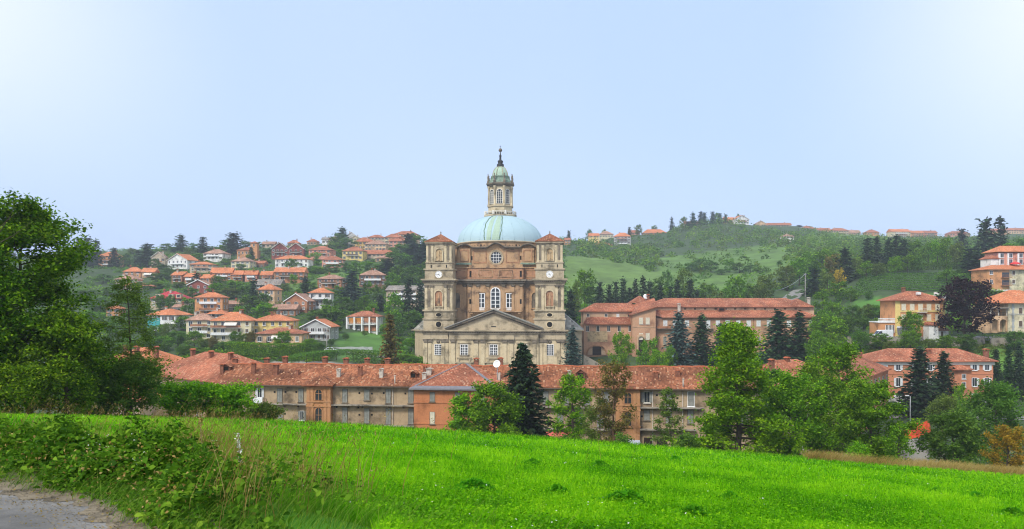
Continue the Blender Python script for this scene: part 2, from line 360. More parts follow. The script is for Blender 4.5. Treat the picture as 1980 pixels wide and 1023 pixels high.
# ------------------------------------------------------------------ where the houses stand (photo columns/rows, depth in metres)
# x0, x1, ridge row, eave row, base row, depth, roof kind, wall, roof, label, storeys, style flags (b balcony, s shutters, d dormer), yaw degrees
HS = [
 (190,231,487,495,521,560,'hip','orange_wall','tiles_new','orange flats between dark conifers at the hillside edge',3,'b',12),
 (318,368,491,503,519,505,'gy','white_wall','tiles_new','white gabled chalet with wide orange roof',2,'b',-18),
 (292,320,487,497,518,530,'gy','beige_wall','tiles_brown','beige gabled house beside the white chalet',2,'b',10),
 (366,412,506,511,525,480,'hip','beige_wall','tiles_new','low beige house with flat orange hip roof',2,'b',6),
 (390,433,482,490,502,560,'hip','white_wall','tiles_brown','white house with wide grey-brown hip roof',2,'b',-8),
 (457,497,478,484,504,565,'hip','orange_wall','tiles_red','orange villa with a square corner tower',2,'t',4),
 (444,485,498,505,518,515,'hip','cream_wall','tiles_brown','cream house below the tower villa',2,'',-6),
 (483,512,504,509,521,525,'gx','brown_wall','tiles_red','open brown shed beside cream house',1,'',0),
 (407,449,517,528,542,440,'gx','brick_wall','tiles_new','tall end house of the orange terrace',2,'b',8),
 (446,470,522,531,542,441,'gx','brick_wall','tiles_new','terrace house next to the tall end',2,'b',8),
 (472,498,523,531,542,442,'gx','pink_wall','tiles_new','pink middle house of the orange terrace',2,'b',8),
 (503,527,524,532,543,443,'gx','brick_wall','tiles_new','far end house of the orange terrace',2,'b',8),
 (329,355,525,532,546,430,'gx','brick_wall','tiles_new','highest of the three stepped brick houses',2,'b',-10),
 (354,379,528,535,548,425,'gx','brick_wall','tiles_new','middle of the three stepped brick houses',2,'b',-10),
 (385,409,530,538,552,420,'gx','brick_wall','tiles_new','lowest of the three stepped brick houses',2,'b',-10),
 (361,405,541,551,567,388,'gy','maroon_wall','tiles_brown','maroon gabled house with pale verges',2,'',3),
 (238,273,515,525,535,462,'hip','orange_wall','tiles_new','small orange house above the tan roof',2,'',6),
 (273,300,518,526,535,458,'gx','peach_wall','tiles_new','small peach house with a white awning',2,'a',6),
 (220,264,532,540,547,442,'hip','beige_wall','tiles_brown','low beige house under a tan roof',1,'',-4),
 (230,288,546,553,562,412,'hip','beige_wall','tiles_new','long low house behind the young larch',1,'',2),
 (204,234,590,597,614,340,'hip','orange_wall','tiles_new','orange cottage half hidden by the leafy tree',2,'',8),
 (289,356,563,577,593,346,'hip','beige_wall','tiles_crimson','beige house with crimson mansard roof',2,'db',3),
 (332,353,588,594,608,330,'gx','white_wall','tiles_brown','tiny white annexe under the crimson roof',1,'',3),
 (278,346,597,609,637,305,'hip','white_wall','tiles_new','white villa with turquoise porch panels',2,'q',-14),
 (375,432,565,575,612,330,'hip','orange_wall','tiles_new','square orange brick block of three floors',3,'b',5),
 (430,474,581,588,601,345,'gx','white_wall','tiles_brown','white cottage beside the square brick block',2,'b',-6),
 (398,440,598,607,616,318,'hip','white_wall','tiles_new','roof peak behind the cream apartments',1,'',4),
 (358,414,606,619,656,287,'hip','cream_wall','tiles_brown','pale cream apartments with faded brown roof',3,'b',7),
 (407,487,603,620,661,283,'hip','cream_wall','tiles_new','cream apartments with long balconies and bright roof',3,'ba',7),
 (486,567,608,620,647,290,'hip','yellow_wall','tiles_new','bright yellow long house with dark windows',2,'s',4),
 (491,586,633,645,666,268,'hip','peach_wall','tiles_red','peach bungalow with a cream awning',1,'a',3),
 (579,642,618,632,659,286,'gy','grey_wall','tiles_new','grey modern house with broad white gable',2,'bB',-6),
 (669,733,601,612,642,322,'hip','white_wall','tiles_red','house with white pillars and amber panels',2,'p',-3),
 (518,573,588,598,613,336,'gx','brick_wall','tiles_brown','long brick barn under a tan roof',1,'',0),
 (547,598,568,582,601,345,'gy','brick_wall','tiles_brown','gabled brick house behind the barn',2,'',-12),
 (595,642,557,566,591,352,'hip','white_wall','tiles_new','white house with orange hat-like roof',2,'b',5),
 (611,662,531,539,557,402,'hip','brick_wall','tiles_brown','brick house with pale brown hip roof',2,'b',-7),
 (693,748,522,532,552,412,'hip','brown_wall','tiles_brown','brown brick house beside the dark wood',2,'b',6),
 (744,822,552,561,589,370,'gx','beige_wall','tiles_grey','long beige flats with a grey roof',3,'b',-6),
 (495,534,549,560,584,356,'hip','peach_wall','tiles_new','peach house with bright orange roof',2,'b',-9),
 (492,543,540,551,561,402,'gx','grey_wall','tiles_grey','long grey-roofed building above the peach house',1,'',0),
 (529,589,517,526,543,432,'gx','brick_wall','tiles_new','brick terrace with projecting timber balconies',2,'b',5),
 (530,598,494,501,517,492,'hip','white_wall','tiles_new','long white house with orange hip roof',2,'b',0),
 (524,558,469,481,496,562,'gy','maroon_wall','tiles_grey','first of two dark red chalets',2,'b',6),
 (556,588,470,481,496,560,'gy','maroon_wall','tiles_grey','second dark red chalet next to first',2,'b',6),
 (595,641,476,483,497,545,'hip','pink_wall','tiles_red','salmon villa under a low red roof',2,'b',-4),
 (621,664,495,502,518,500,'hip','pink_wall','tiles_red','dark pink house on a garden terrace',2,'b',4),
 (660,703,477,485,503,540,'hip','yellow_wall','tiles_red','yellow villa below the hilltop village',2,'b',-5),
 (701,761,483,491,497,552,'gx','beige_wall','tiles_red','long low roof below the village',1,'',-6),
 (724,773,492,499,507,532,'hip','peach_wall','tiles_brown','peach house at the edge of dark wood',1,'',-8),
 (676,697,456,460,478,640,'gy','cream_wall','tiles_red','narrow cream house of the hilltop village',3,'',0),
 (685,725,459,467,482,622,'hip','gold_wall','tiles_red','golden house in the hilltop village',2,'',8),
 (703,748,465,472,485,610,'hip','peach_wall','tiles_brown','peach house at the village front',2,'',-6),
 (710,745,454,459,471,665,'hip','beige_wall','tiles_red','beige house in the back village row',2,'',3),
 (759,808,447,453,471,660,'hip','peach_wall','tiles_red','broad peach hotel topping the hilltop village',3,'b',-4),
 (743,779,452,459,471,650,'hip','cream_wall','tiles_red','cream house beside the broad peach hotel',2,'',6),
 (751,785,461,466,478,628,'gx','pink_wall','tiles_red','pink house below the broad peach hotel',2,'',-3),
 (669,690,449,456,471,655,'gy','white_wall','tiles_red','white gable behind the tall skyline conifer',2,'',5),
 (635,656,457,462,472,660,'hip','peach_wall','tiles_red','peach cottage left of the skyline conifer',2,'',4),
 (621,638,459,463,472,662,'gx','white_wall','tiles_grey','small white skyline house with grey roof',1,'',0),
 (592,613,462,467,475,660,'hip','peach_wall','tiles_red','small peach house on the skyline',1,'',-8),
 (555,580,464,470,478,650,'hip','beige_wall','tiles_red','beige house with red roof above chalets',1,'',5),
 (505,532,467,472,479,640,'gx','beige_wall','tiles_brown','low skyline house right of tower villa',1,'',0),
 # right-hand hills
 (1186,1220,450,457,481,800,'hip','grey_wall','tiles_new','pale five-storey apartment block on the wooded hill',5,'b',-10),
 (1139,1160,451,456,465,830,'gx','yellow_wall','tiles_new','yellow house near the pale apartment block',2,'',5),
 (1158,1187,447,453,459,860,'hip','cream_wall','tiles_brown','cream house above the pale apartment block',2,'',0),
 (1148,1185,468,474,484,780,'hip','pink_wall','tiles_red','long pink house beside the apartment block',2,'',4),
 (1218,1241,480,484,490,775,'gx','orange_wall','tiles_new','low orange roof below the apartment block',1,'',0),
 (1216,1237,444,450,457,880,'gx','pink_wall','tiles_red','pink ridge house behind the apartment block',2,'',0),
 (1242,1289,443,450,456,880,'hip','orange_wall','tiles_new','long orange farmhouse on the wooded ridge',2,'',-3),
 (1091,1104,459,464,473,700,'gx','orange_wall','tiles_red','orange house peeping out behind the bell tower',2,'',0),
 (1419,1450,416,424,433,860,'gy','white_wall','tiles_new','white gabled villa on the hill crest',2,'b',8),
 (1400,1421,420,425,432,865,'gx','orange_wall','tiles_new','small orange house beside the crest villa',1,'',0),
 (1325,1353,428,432,437,850,'gx','beige_wall','tiles_red','low farmhouse under the crest conifers',1,'',0),
 (1462,1482,427,432,439,900,'gy','peach_wall','tiles_red','peach gable at the start of the ridge row',1,'',0),
 (1479,1531,431,435,440,910,'gx','beige_wall','tiles_red','very long red-roofed barn on the ridge',1,'',-2),
 (1513,1536,453,457,466,720,'hip','white_wall','tiles_brown','small white house alone on the far meadow',2,'',0),
 (1550,1580,437,442,451,1000,'hip','cream_wall','tiles_red','cream house opening the distant village row',2,'',5),
 (1579,1607,441,446,453,1000,'gx','peach_wall','tiles_red','peach house in the distant village row',2,'',-4),
 (1606,1642,441,446,454,1000,'hip','beige_wall','tiles_red','broad beige house in the distant village row',2,'',0),
 (1641,1665,445,450,455,1000,'gx','pink_wall','tiles_brown','pink house closing the distant village row',1,'',0),
 (1676,1701,444,449,455,1000,'hip','orange_wall','tiles_red','orange house alone beyond the village row',1,'',0),
 (1723,1762,443,448,459,980,'gx','cream_wall','tiles_new','cream apartment house on the distant ridge',3,'b',4),
 (1761,1787,446,450,459,980,'gx','orange_wall','tiles_new','orange apartment house on the distant ridge',3,'b',-2),
 (1787,1813,446,450,459,982,'gx','pink_wall','tiles_red','pink apartment house on the distant ridge',3,'b',-2),
 (1836,1876,447,451,457,1000,'hip','pink_wall','tiles_red','pink ridge house left of the spruces',1,'',0),
 (1917,1944,442,447,456,1000,'gx','orange_wall','tiles_red','orange ridge house between the two spruces',2,'',0),
 (1945,1985,441,445,452,1010,'gx','peach_wall','tiles_red','long peach ridge house at the far right',2,'',0),
]
# ------------------------------------------------------------------ terrain height, from the rows where ground shows at each depth
def zc(rows): return [(d, (HY - y) * d / F) for d, y in rows]
V0 = [(95, -23.6), (135, -24.0)]
PROF = [   # photo column, [(depth, height relative to the eye)]
 (-700, V0 + [(200, -21), (300, -12), (400, 2), (550, 25), (700, 42), (1000, 42), (1700, 40)]),
 (0,    V0 + [(200, -21), (300, -12), (400, 3), (550, 27), (700, 44), (900, 38), (1700, 30)]),
 (300,  V0 + [(200, -22.5)] + zc([(232, 702), (255, 688), (290, 662), (330, 604), (400, 552), (450, 530), (540, 500), (620, 478)]) + [(760, 40), (1000, 25), (1700, 30)]),
 (600,  V0 + [(200, -23)] + zc([(230, 703), (250, 692), (290, 660), (340, 604), (410, 552), (480, 516), (560, 493), (620, 478), (680, 470)]) + [(820, 50), (1000, 40), (1700, 40)]),
 (800,  V0 + [(205, -23.5)] + zc([(238, 706), (270, 688), (330, 640), (420, 565), (520, 505), (650, 468)]) + [(760, 56), (1000, 45), (1700, 50)]),
 (990,  V0 + [(235, -24), (280, -20)] + zc([(350, 620), (450, 560), (560, 512), (700, 476)]) + [(900, 55), (1200, 60), (1700, 60)]),
 (1100, V0 + [(232, -24), (262, -19)] + zc([(330, 596), (420, 580), (490, 535), (560, 497), (640, 488), (700, 474), (800, 464)]) + [(900, 62), (1200, 60), (1700, 60)]),
 (1250, V0 + [(225, -23.5), (258, -17.4), (300, -14)] + zc([(340, 592), (430, 564), (520, 524), (640, 494), (780, 476), (860, 458)]) + [(930, 84), (1100, 70), (1700, 70)]),
 (1400, V0 + [(225, -23.5), (258, -18.2), (300, -14)] + zc([(350, 590), (450, 545), (600, 503), (750, 466), (860, 434)]) + [(960, 82), (1200, 75), (1700, 75)]),
 (1560, V0 + [(215, -22), (255, -16)] + zc([(310, 604), (335, 572), (430, 524), (600, 482), (720, 466), (900, 444)]) + [(1020, 92), (1200, 85), (1700, 80)]),
 (1700, V0 + [(160, -23.5), (190, -22)] + zc([(206, 684), (220, 651), (270, 602), (300, 566), (340, 532), (380, 514), (600, 488), (1000, 456)]) + [(1150, 80), (1700, 80)]),
 (1850, V0 + [(160, -23.5), (190, -22)] + zc([(206, 684), (222, 650), (280, 594), (310, 560), (350, 524), (400, 506), (600, 488), (1000, 457)]) + [(1150, 80), (1700, 80)]),
 (2700, V0 + [(160, -23.5), (190, -21)] + zc([(206, 680), (222, 645), (280, 590), (310, 556), (350, 522), (420, 500), (600, 484), (1000, 452)]) + [(1150, 85), (1700, 80)]),
]
PU = np.array([(x - CX) / F for x, _ in PROF])
PY = np.geomspace(95, 1700, 240)
PT = np.array([np.interp(PY, [d for d, _ in p], [z for _, z in p]) for _, p in PROF])
for k in range(3): PT[:, 1:-1] = (PT[:, :-2] + 2 * PT[:, 1:-1] + PT[:, 2:]) / 4
def g_far(X, Y):
    Yc = np.clip(Y, 95, 1700); u = np.clip(X / Yc, PU[0], PU[-1])
    i = np.clip(np.searchsorted(PU, u) - 1, 0, len(PU) - 2); t = (u - PU[i]) / (PU[i + 1] - PU[i]); t = t * t * (3 - 2 * t) * 0.5 + t * 0.5
    q = np.log(Yc / 95) / math.log(1700 / 95) * (len(PY) - 1); j = np.clip(q.astype(int), 0, len(PY) - 2); s = q - j
    a = PT[i, j] * (1 - s) + PT[i, j + 1] * s; b_ = PT[i + 1, j] * (1 - s) + PT[i + 1, j + 1] * s
    return a * (1 - t) + b_ * t
def g_near(X, Y):
    e = 0.151 * Y + 0.468 * np.logaddexp(0, (X + 17) / 6) - 2.09
    sp = np.logaddexp(0, e * 6) / 6                       # smooth max(0, e)
    d = 0.615 * X + 0.788 * Y - 2.74
    bank = 0.16 * np.exp(-((d - 1.1) / 0.8) ** 2) * np.clip((0.5 - X) / 3, 0, 1)
    return -1.7 - sp + bank
CREST = 50.0
def g_base(X, Y):
    X = np.asarray(X, float); Y = np.asarray(Y, float)
    zn = g_near(X, np.minimum(Y, CREST)); zf = g_far(X, Y)
    t = np.clip((Y - CREST) / (95 - CREST), 0, 1)
    t = 0.7 * t + 0.3 * t * t * (3 - 2 * t)
    return EZ + np.where(Y <= CREST, g_near(X, Y), zn * (1 - t) + zf * t)
CTRL = []
for h in HS:
    X, Y, Z = W((h[0] + h[1]) / 2, h[4], h[5])
    CTRL.append((X, Y + 3, Z - float(g_base(X, Y + 3)), 13 + (h[5] / 60)))
def flat_at(X, Y, Z, r): CTRL.append((X, Y, Z - float(g_base(X, Y)), r))
flat_at(*W(1780, 650, 224), 16); flat_at(*W(1960, 643, 224), 16); flat_at(*W(1950, 562, 300), 16)
CT = np.array(CTRL)
def ground(X, Y):
    X = np.asarray(X, float); Y = np.asarray(Y, float); z = g_base(X, Y)
    num = np.zeros_like(z); den = np.zeros_like(z)
    for cx_, cy_, dz, r in CT:
        w_ = np.exp(-((X - cx_) ** 2 + (Y - cy_) ** 2) / (2 * r * r)); num += w_ * dz; den += w_
    return z + num / np.maximum(den, 1)
def gz(X, Y): return float(ground(X, Y))

vy = np.concatenate([np.arange(-30, 4, 2.0), np.arange(4, 20, 0.35), np.arange(20, 60, 0.9), np.geomspace(60, 1700, 210)])
vv = np.linspace(-1.0, 1.0, 281)
GX = vv[None, :] * (vy[:, None] + 45); GY = np.repeat(vy[:, None], len(vv), 1)
GZ = ground(GX, GY)
rs = np.random.default_rng(3)
GZ += np.where(GY > 140, rs.normal(0, 1, GZ.shape) * np.clip(GY / 1500, 0, 0.5), 0)
# land cover: scrub, meadow, field soil, paving (what grows there), as a per-vertex colour
PXc = CX + GX / np.maximum(GY, 1) * F; PYc = HY - (GZ - EZ) / np.maximum(GY, 1) * F
cov = np.empty(GX.shape + (4,), np.float32); cov[...] = (0.05, 0.085, 0.026, 1)
def poly_mask(poly, dmin, dmax):
    inside = np.zeros(GX.shape, bool); n = len(poly)
    for i in range(n):
        (xa, ya), (xb, yb) = poly[i], poly[(i + 1) % n]
        if ya == yb: continue
        c = ((ya > PYc) != (yb > PYc)) & (PXc < (xb - xa) * (PYc - ya) / (yb - ya) + xa); inside ^= c
    return inside & (GY > dmin) & (GY < dmax)
MEADOW = (0.105, 0.19, 0.035, 1)
for poly, a, b_, c in (
    ([(1085, 498), (1130, 492), (1200, 500), (1290, 532), (1300, 560), (1250, 585), (1085, 600)], 330, 700, (0.12, 0.2, 0.04, 1)),
    ([(1270, 500), (1500, 470), (1560, 500), (1450, 560), (1300, 575)], 400, 800, MEADOW),
    ([(1500, 470), (1580, 462), (1600, 490), (1520, 500)], 500, 900, MEADOW),
    ([(640, 645), (760, 640), (800, 690), (660, 700)], 225, 345, (0.09, 0.2, 0.03, 1)),
    ([(1620, 655), (1990, 655), (1990, 730), (1620, 720)], 188, 219, (0.1, 0.2, 0.03, 1)),
    ([(1640, 580), (1860, 560), (1830, 600), (1660, 606)], 240, 320, (0.09, 0.22, 0.03, 1)),
    ([(1400, 690), (1600, 660), (1600, 720), (1400, 720)], 200, 262, (0.09, 0.2, 0.03, 1)),
    ([(560, 520), (700, 500), (700, 560), (560, 560)], 350, 520, MEADOW),
    ([(1560, 450), (1700, 450), (1700, 470), (1560, 470)], 700, 1100, MEADOW)):
    cov[poly_mask(poly, a, b_)] = c
cov[(GY > 129) & (GY < 236) & (PXc > 520) & (PXc < 1420)] = (0.33, 0.3, 0.25, 1)
cov[(GY > 60) & (GY < 128) & (GX > -60)] = (0.12, 0.14, 0.07, 1)
cov[(GY < 58)] = (0.07, 0.22, 0.008, 1)
me = bpy.data.meshes.new('ground')
nr, nc = GX.shape; idx = np.arange(nr * nc).reshape(nr, nc)
fq = np.stack([idx[:-1, :-1], idx[:-1, 1:], idx[1:, 1:], idx[1:, :-1]], -1).reshape(-1, 4)
me.vertices.add(nr * nc); me.vertices.foreach_set('co', np.stack([GX, GY, GZ], -1).astype(np.float32).ravel())
me.loops.add(fq.size); me.loops.foreach_set('vertex_index', fq.astype(np.int32).ravel())
me.polygons.add(len(fq)); me.polygons.foreach_set('loop_start', np.arange(0, fq.size, 4, dtype=np.int32))
ca = me.color_attributes.new('cover', 'FLOAT_COLOR', 'POINT'); ca.data.foreach_set('color', cov.ravel())
me.update(calc_edges=True); me.polygons.foreach_set('use_smooth', np.ones(len(fq), bool))
m, t, b = nodes_of('ground_cover', 0.95); L = t.links.new
at = N(t, 'ShaderNodeAttribute', attribute_name='cover'); g = N(t, 'ShaderNodeNewGeometry')
n1 = N(t, 'ShaderNodeTexNoise'); n1.inputs['Scale'].default_value = 0.06; n1.inputs['Detail'].default_value = 9; n1.inputs['Roughness'].default_value = 0.7; L(g.outputs['Position'], n1.inputs['Vector'])
mr = N(t, 'ShaderNodeMapRange'); mr.inputs[1].default_value = 0.3; mr.inputs[2].default_value = 0.7; mr.inputs[3].default_value = 0.55; mr.inputs[4].default_value = 1.35; L(n1.outputs['Fac'], mr.inputs[0])
mm = N(t, 'ShaderNodeMix', data_type='RGBA', blend_type='MULTIPLY'); mm.inputs[0].default_value = 1; L(at.outputs['Color'], mm.inputs[6]); L(mr.outputs[0], mm.inputs[7]); L(mm.outputs[2], b.inputs['Base Color'])
me.materials.append(m)
tag(link('ground', me), kind='structure')

# ------------------------------------------------------------------ road with gravel edge at the near corner, hill roads
def strip(name, pts, half, mat, lift, n=4):
    mb = MB(); L_, R_ = [], []
    for i, p in enumerate(pts):
        a = Vector(pts[max(i - 1, 0)]); b_ = Vector(pts[min(i + 1, len(pts) - 1)]); d = (b_ - a).normalized(); q = Vector((-d.y, d.x)); h = half[i] if isinstance(half, list) else half
        row = [Vector(p) + q * (h * (1 - 2 * k / n)) for k in range(n + 1)]
        L_.append([(v.x, v.y, gz(v.x, v.y) + lift) for v in row])
    for i in range(len(L_) - 1):
        for k in range(n): mb.face([L_[i][k], L_[i + 1][k], L_[i + 1][k + 1], L_[i][k + 1]], smooth=True)
    return tag(mb.build(name, mat), kind='structure')
EDGE = [(-15, 11.6), (-11, 10.2), (-8.5, 9.2), (-6.6, 8.25), (-5.6, 7.7), (-4.74, 7.18), (-4.06, 6.85), (-3.54, 6.4), (-3.1, 5.9), (-2.6, 5.3), (-1.9, 4.4), (-1.0, 3.2), (0.6, 1.0), (2.2, -2.0), (3.6, -6.0)]
random.seed(5)
fine = []
for i in range(len(EDGE) - 1):                                   # smooth curve through the edge points
    p0, p1, p2, p3 = [Vector(EDGE[max(0, min(len(EDGE) - 1, i + k))]) for k in (-1, 0, 1, 2)]
    for k in range(10):
        u_ = k / 10; fine.append(0.5 * ((2 * p1) + (p2 - p0) * u_ + (2 * p0 - 5 * p1 + 4 * p2 - p3) * u_ * u_ + (3 * p1 - p0 - 3 * p2 + p3) * u_ ** 3))
def offs(d_): 
    out_ = []
    for i, p in enumerate(fine):
        a = fine[max(i - 1, 0)]; c = fine[min(i + 1, len(fine) - 1)]; d = (c - a).normalized(); q = Vector((d.y, -d.x)); dd_ = d_(i) if callable(d_) else d_; out_.append((p.x + q.x * dd_, p.y + q.y * dd_))
    return out_
def sheet(name, cols, mat, lift):
    mb = MB()
    for A_, B_ in zip(cols, cols[1:]):
        for i in range(len(A_) - 1): mb.face([(x, y, gz(x, y) + lift) for x, y in (A_[i], A_[i + 1], B_[i + 1], B_[i])], smooth=True)
    return tag(mb.build(name, mat), kind='structure')
jit = [0.05 * math.sin(i * 0.37) + 0.04 * math.sin(i * 1.3) + random.uniform(-.02, .02) for i in range(len(fine))]
sheet('road', [offs(s_) for s_ in (-0.35, 0.0, 0.3, 0.8, 1.5, 2.3, 3.2, 4.2, 4.8)], 'asphalt', 0.03)
sheet('road_edge_gravel', [offs(-0.7), offs(-0.45), offs(-0.2), offs(lambda i: -0.04 + jit[i])], 'gravel', 0.035)
def gxy(x, D): return ((x - CX) * D / F, D)
strip('hill_road', [gxy(1496, 318), gxy(1510, 326), gxy(1522, 333), gxy(1538, 345), gxy(1552, 356)], 4.0, 'asphalt', 0.12)
strip('hill_road', [gxy(1640, 262), gxy(1700, 272), gxy(1760, 284), gxy(1800, 290), gxy(1850, 296)], 1.8, 'asphalt', 0.12)
strip('terrace_road', [gxy(1625, 222), gxy(1680, 221), gxy(1740, 220), gxy(1800, 219.5), gxy(1850, 219.5), gxy(1920, 219), gxy(2020, 218)], 2.4, 'asphalt', 0.12)
strip('valley_road', [gxy(1640, 163), gxy(1740, 162), gxy(1850, 161), gxy(2000, 160)], 2.0, 'asphalt', 0.12)
strip('valley_road', [gxy(600, 255), gxy(650, 262), gxy(690, 262), gxy(760, 255)], 2.2, 'asphalt', 0.12)
# ------------------------------------------------------------------ shared window pieces (front of wall is y = 0, room towards +y)
WM = {}
def win_mesh(kind, mat, w_, h_):
    key = (kind, mat, round(w_, 2), round(h_, 2))
    if key in WM: return WM[key]
    mb = MB()
    if kind == 'frame':
        t = max(0.07, w_ * 0.08)
        mb.box(-w_/2 - t, -w_/2 + 0.01, -0.09, 0.02, -t, h_ + t).box(w_/2 - 0.01, w_/2 + t, -0.09, 0.02, -t, h_ + t).box(-w_/2 + 0.01, w_/2 - 0.01, -0.09, 0.02, h_ - 0.01, h_ + t).box(-w_/2 - t - 0.1, w_/2 + t + 0.1, -0.2, 0.02, -t - 0.1, -t).box(-w_/2 + 0.01, w_/2 - 0.01, -0.09, 0.02, -t, 0.01)
        mb.box(-t * 0.35, t * 0.35, -0.06, 0.01, 0.012, h_ - 0.012)
    elif kind == 'pane': mb.box(-w_/2, w_/2, -0.03, 0.015, 0, h_)
    elif kind == 'shutter':                                    # one leaf, hinge at x = 0, opens towards -x, a frame with louvres
        s = w_ / 2; t = 0.09 * s + 0.03
        mb.box(-s, -s + t, -0.12, -0.07, 0, h_).box(-t, 0, -0.12, -0.07, 0, h_).box(-s + t, -t, -0.12, -0.07, 0, t).box(-s + t, -t, -0.12, -0.07, h_ - t, h_).box(-s + t, -t, -0.118, -0.07, h_/2 - t/2, h_/2 + t/2)
        mb.box(-s + t, -t, -0.095, -0.065, t, h_ - t)
    elif kind == 'leaf':                                       # a pair of closed louvred leaves
        s = w_ / 2
        for a, c in ((-s, -0.012), (0.012, s)):
            t = 0.06
            mb.box(a, a + t, -0.1, -0.03, 0, h_).box(c - t, c, -0.1, -0.03, 0, h_).box(a + t, c - t, -0.1, -0.03, 0, t).box(a + t, c - t, -0.1, -0.03, h_ - t, h_).box(a + t, c - t, -0.1, -0.03, h_ * 0.47, h_ * 0.47 + t)
            mb.box(a + t, c - t, -0.07, -0.03, t, h_ - t)
    WM[key] = mb.mesh(kind, mat)
    return WM[key]
def window(par, x, y, z, w_, h_, rz=0, frame='off_white', pane='glass', shut=None, closed=None):
    """window > pane, shutter; y is the wall face"""
    o = link('window', win_mesh('frame', frame, w_, h_), par, (x, y, z), rz)
    if closed: link('shutter', win_mesh('leaf', closed, w_, h_), o)
    else:
        link('pane', win_mesh('pane', pane, w_, h_), o)
        if shut:
            link('shutter', win_mesh('shutter', shut, w_, h_), o, (-w_/2 - 0.03, 0, 0))
            link('shutter', win_mesh('shutter', shut, w_, h_), o, (w_/2 + 0.03, 0, 0)).scale = (-1, 1, 1)
    return o
def railing(mb, x0, x1, y0, z0, h=0.95, dy=0.0, step=0.5):
    mb.box(x0, x1, y0, y0 + 0.06, z0 + h - 0.07, z0 + h).box(x0, x1, y0, y0 + 0.05, z0 + 0.08, z0 + 0.13)
    n = max(2, int((x1 - x0) / step))
    for i in range(n + 1):
        x = x0 + (x1 - x0) * i / n; mb.box(x - 0.025, x + 0.025, y0, y0 + 0.05, z0 + 0.131, z0 + h - 0.071)
def chimney(par, x, y, z, w_=0.7, h_=1.4, mat='chimney_brick', cap='ridge_tile', rz=0):
    """brick stack with a roofed, open head"""
    s = w_ / 2
    o = MB().box(-s, s, -s, s, -0.9, h_ * 0.62).box(-s * 1.15, s * 1.15, -s * 1.15, s * 1.15, h_ * 0.62 + 0.002, h_ * 0.7)
    for a in (-1, 1):
        for c in (-1, 1): o.box(a * s * 0.75 - 0.08, a * s * 0.75 + 0.08, c * s * 0.75 - 0.08, c * s * 0.75 + 0.08, h_ * 0.7 + 0.002, h_ * 0.86)
    ob = o.build('chimney', mat, par, (x, y, z), rz)
    k = MB().prism([(-s * 1.4, h_ * 0.86), (s * 1.4, h_ * 0.86), (s * 1.3, h_ * 0.91), (0, h_), (-s * 1.3, h_ * 0.91)], -s * 1.35, s * 1.35, 'xz')
    k.build('cap', cap, ob)
    return ob

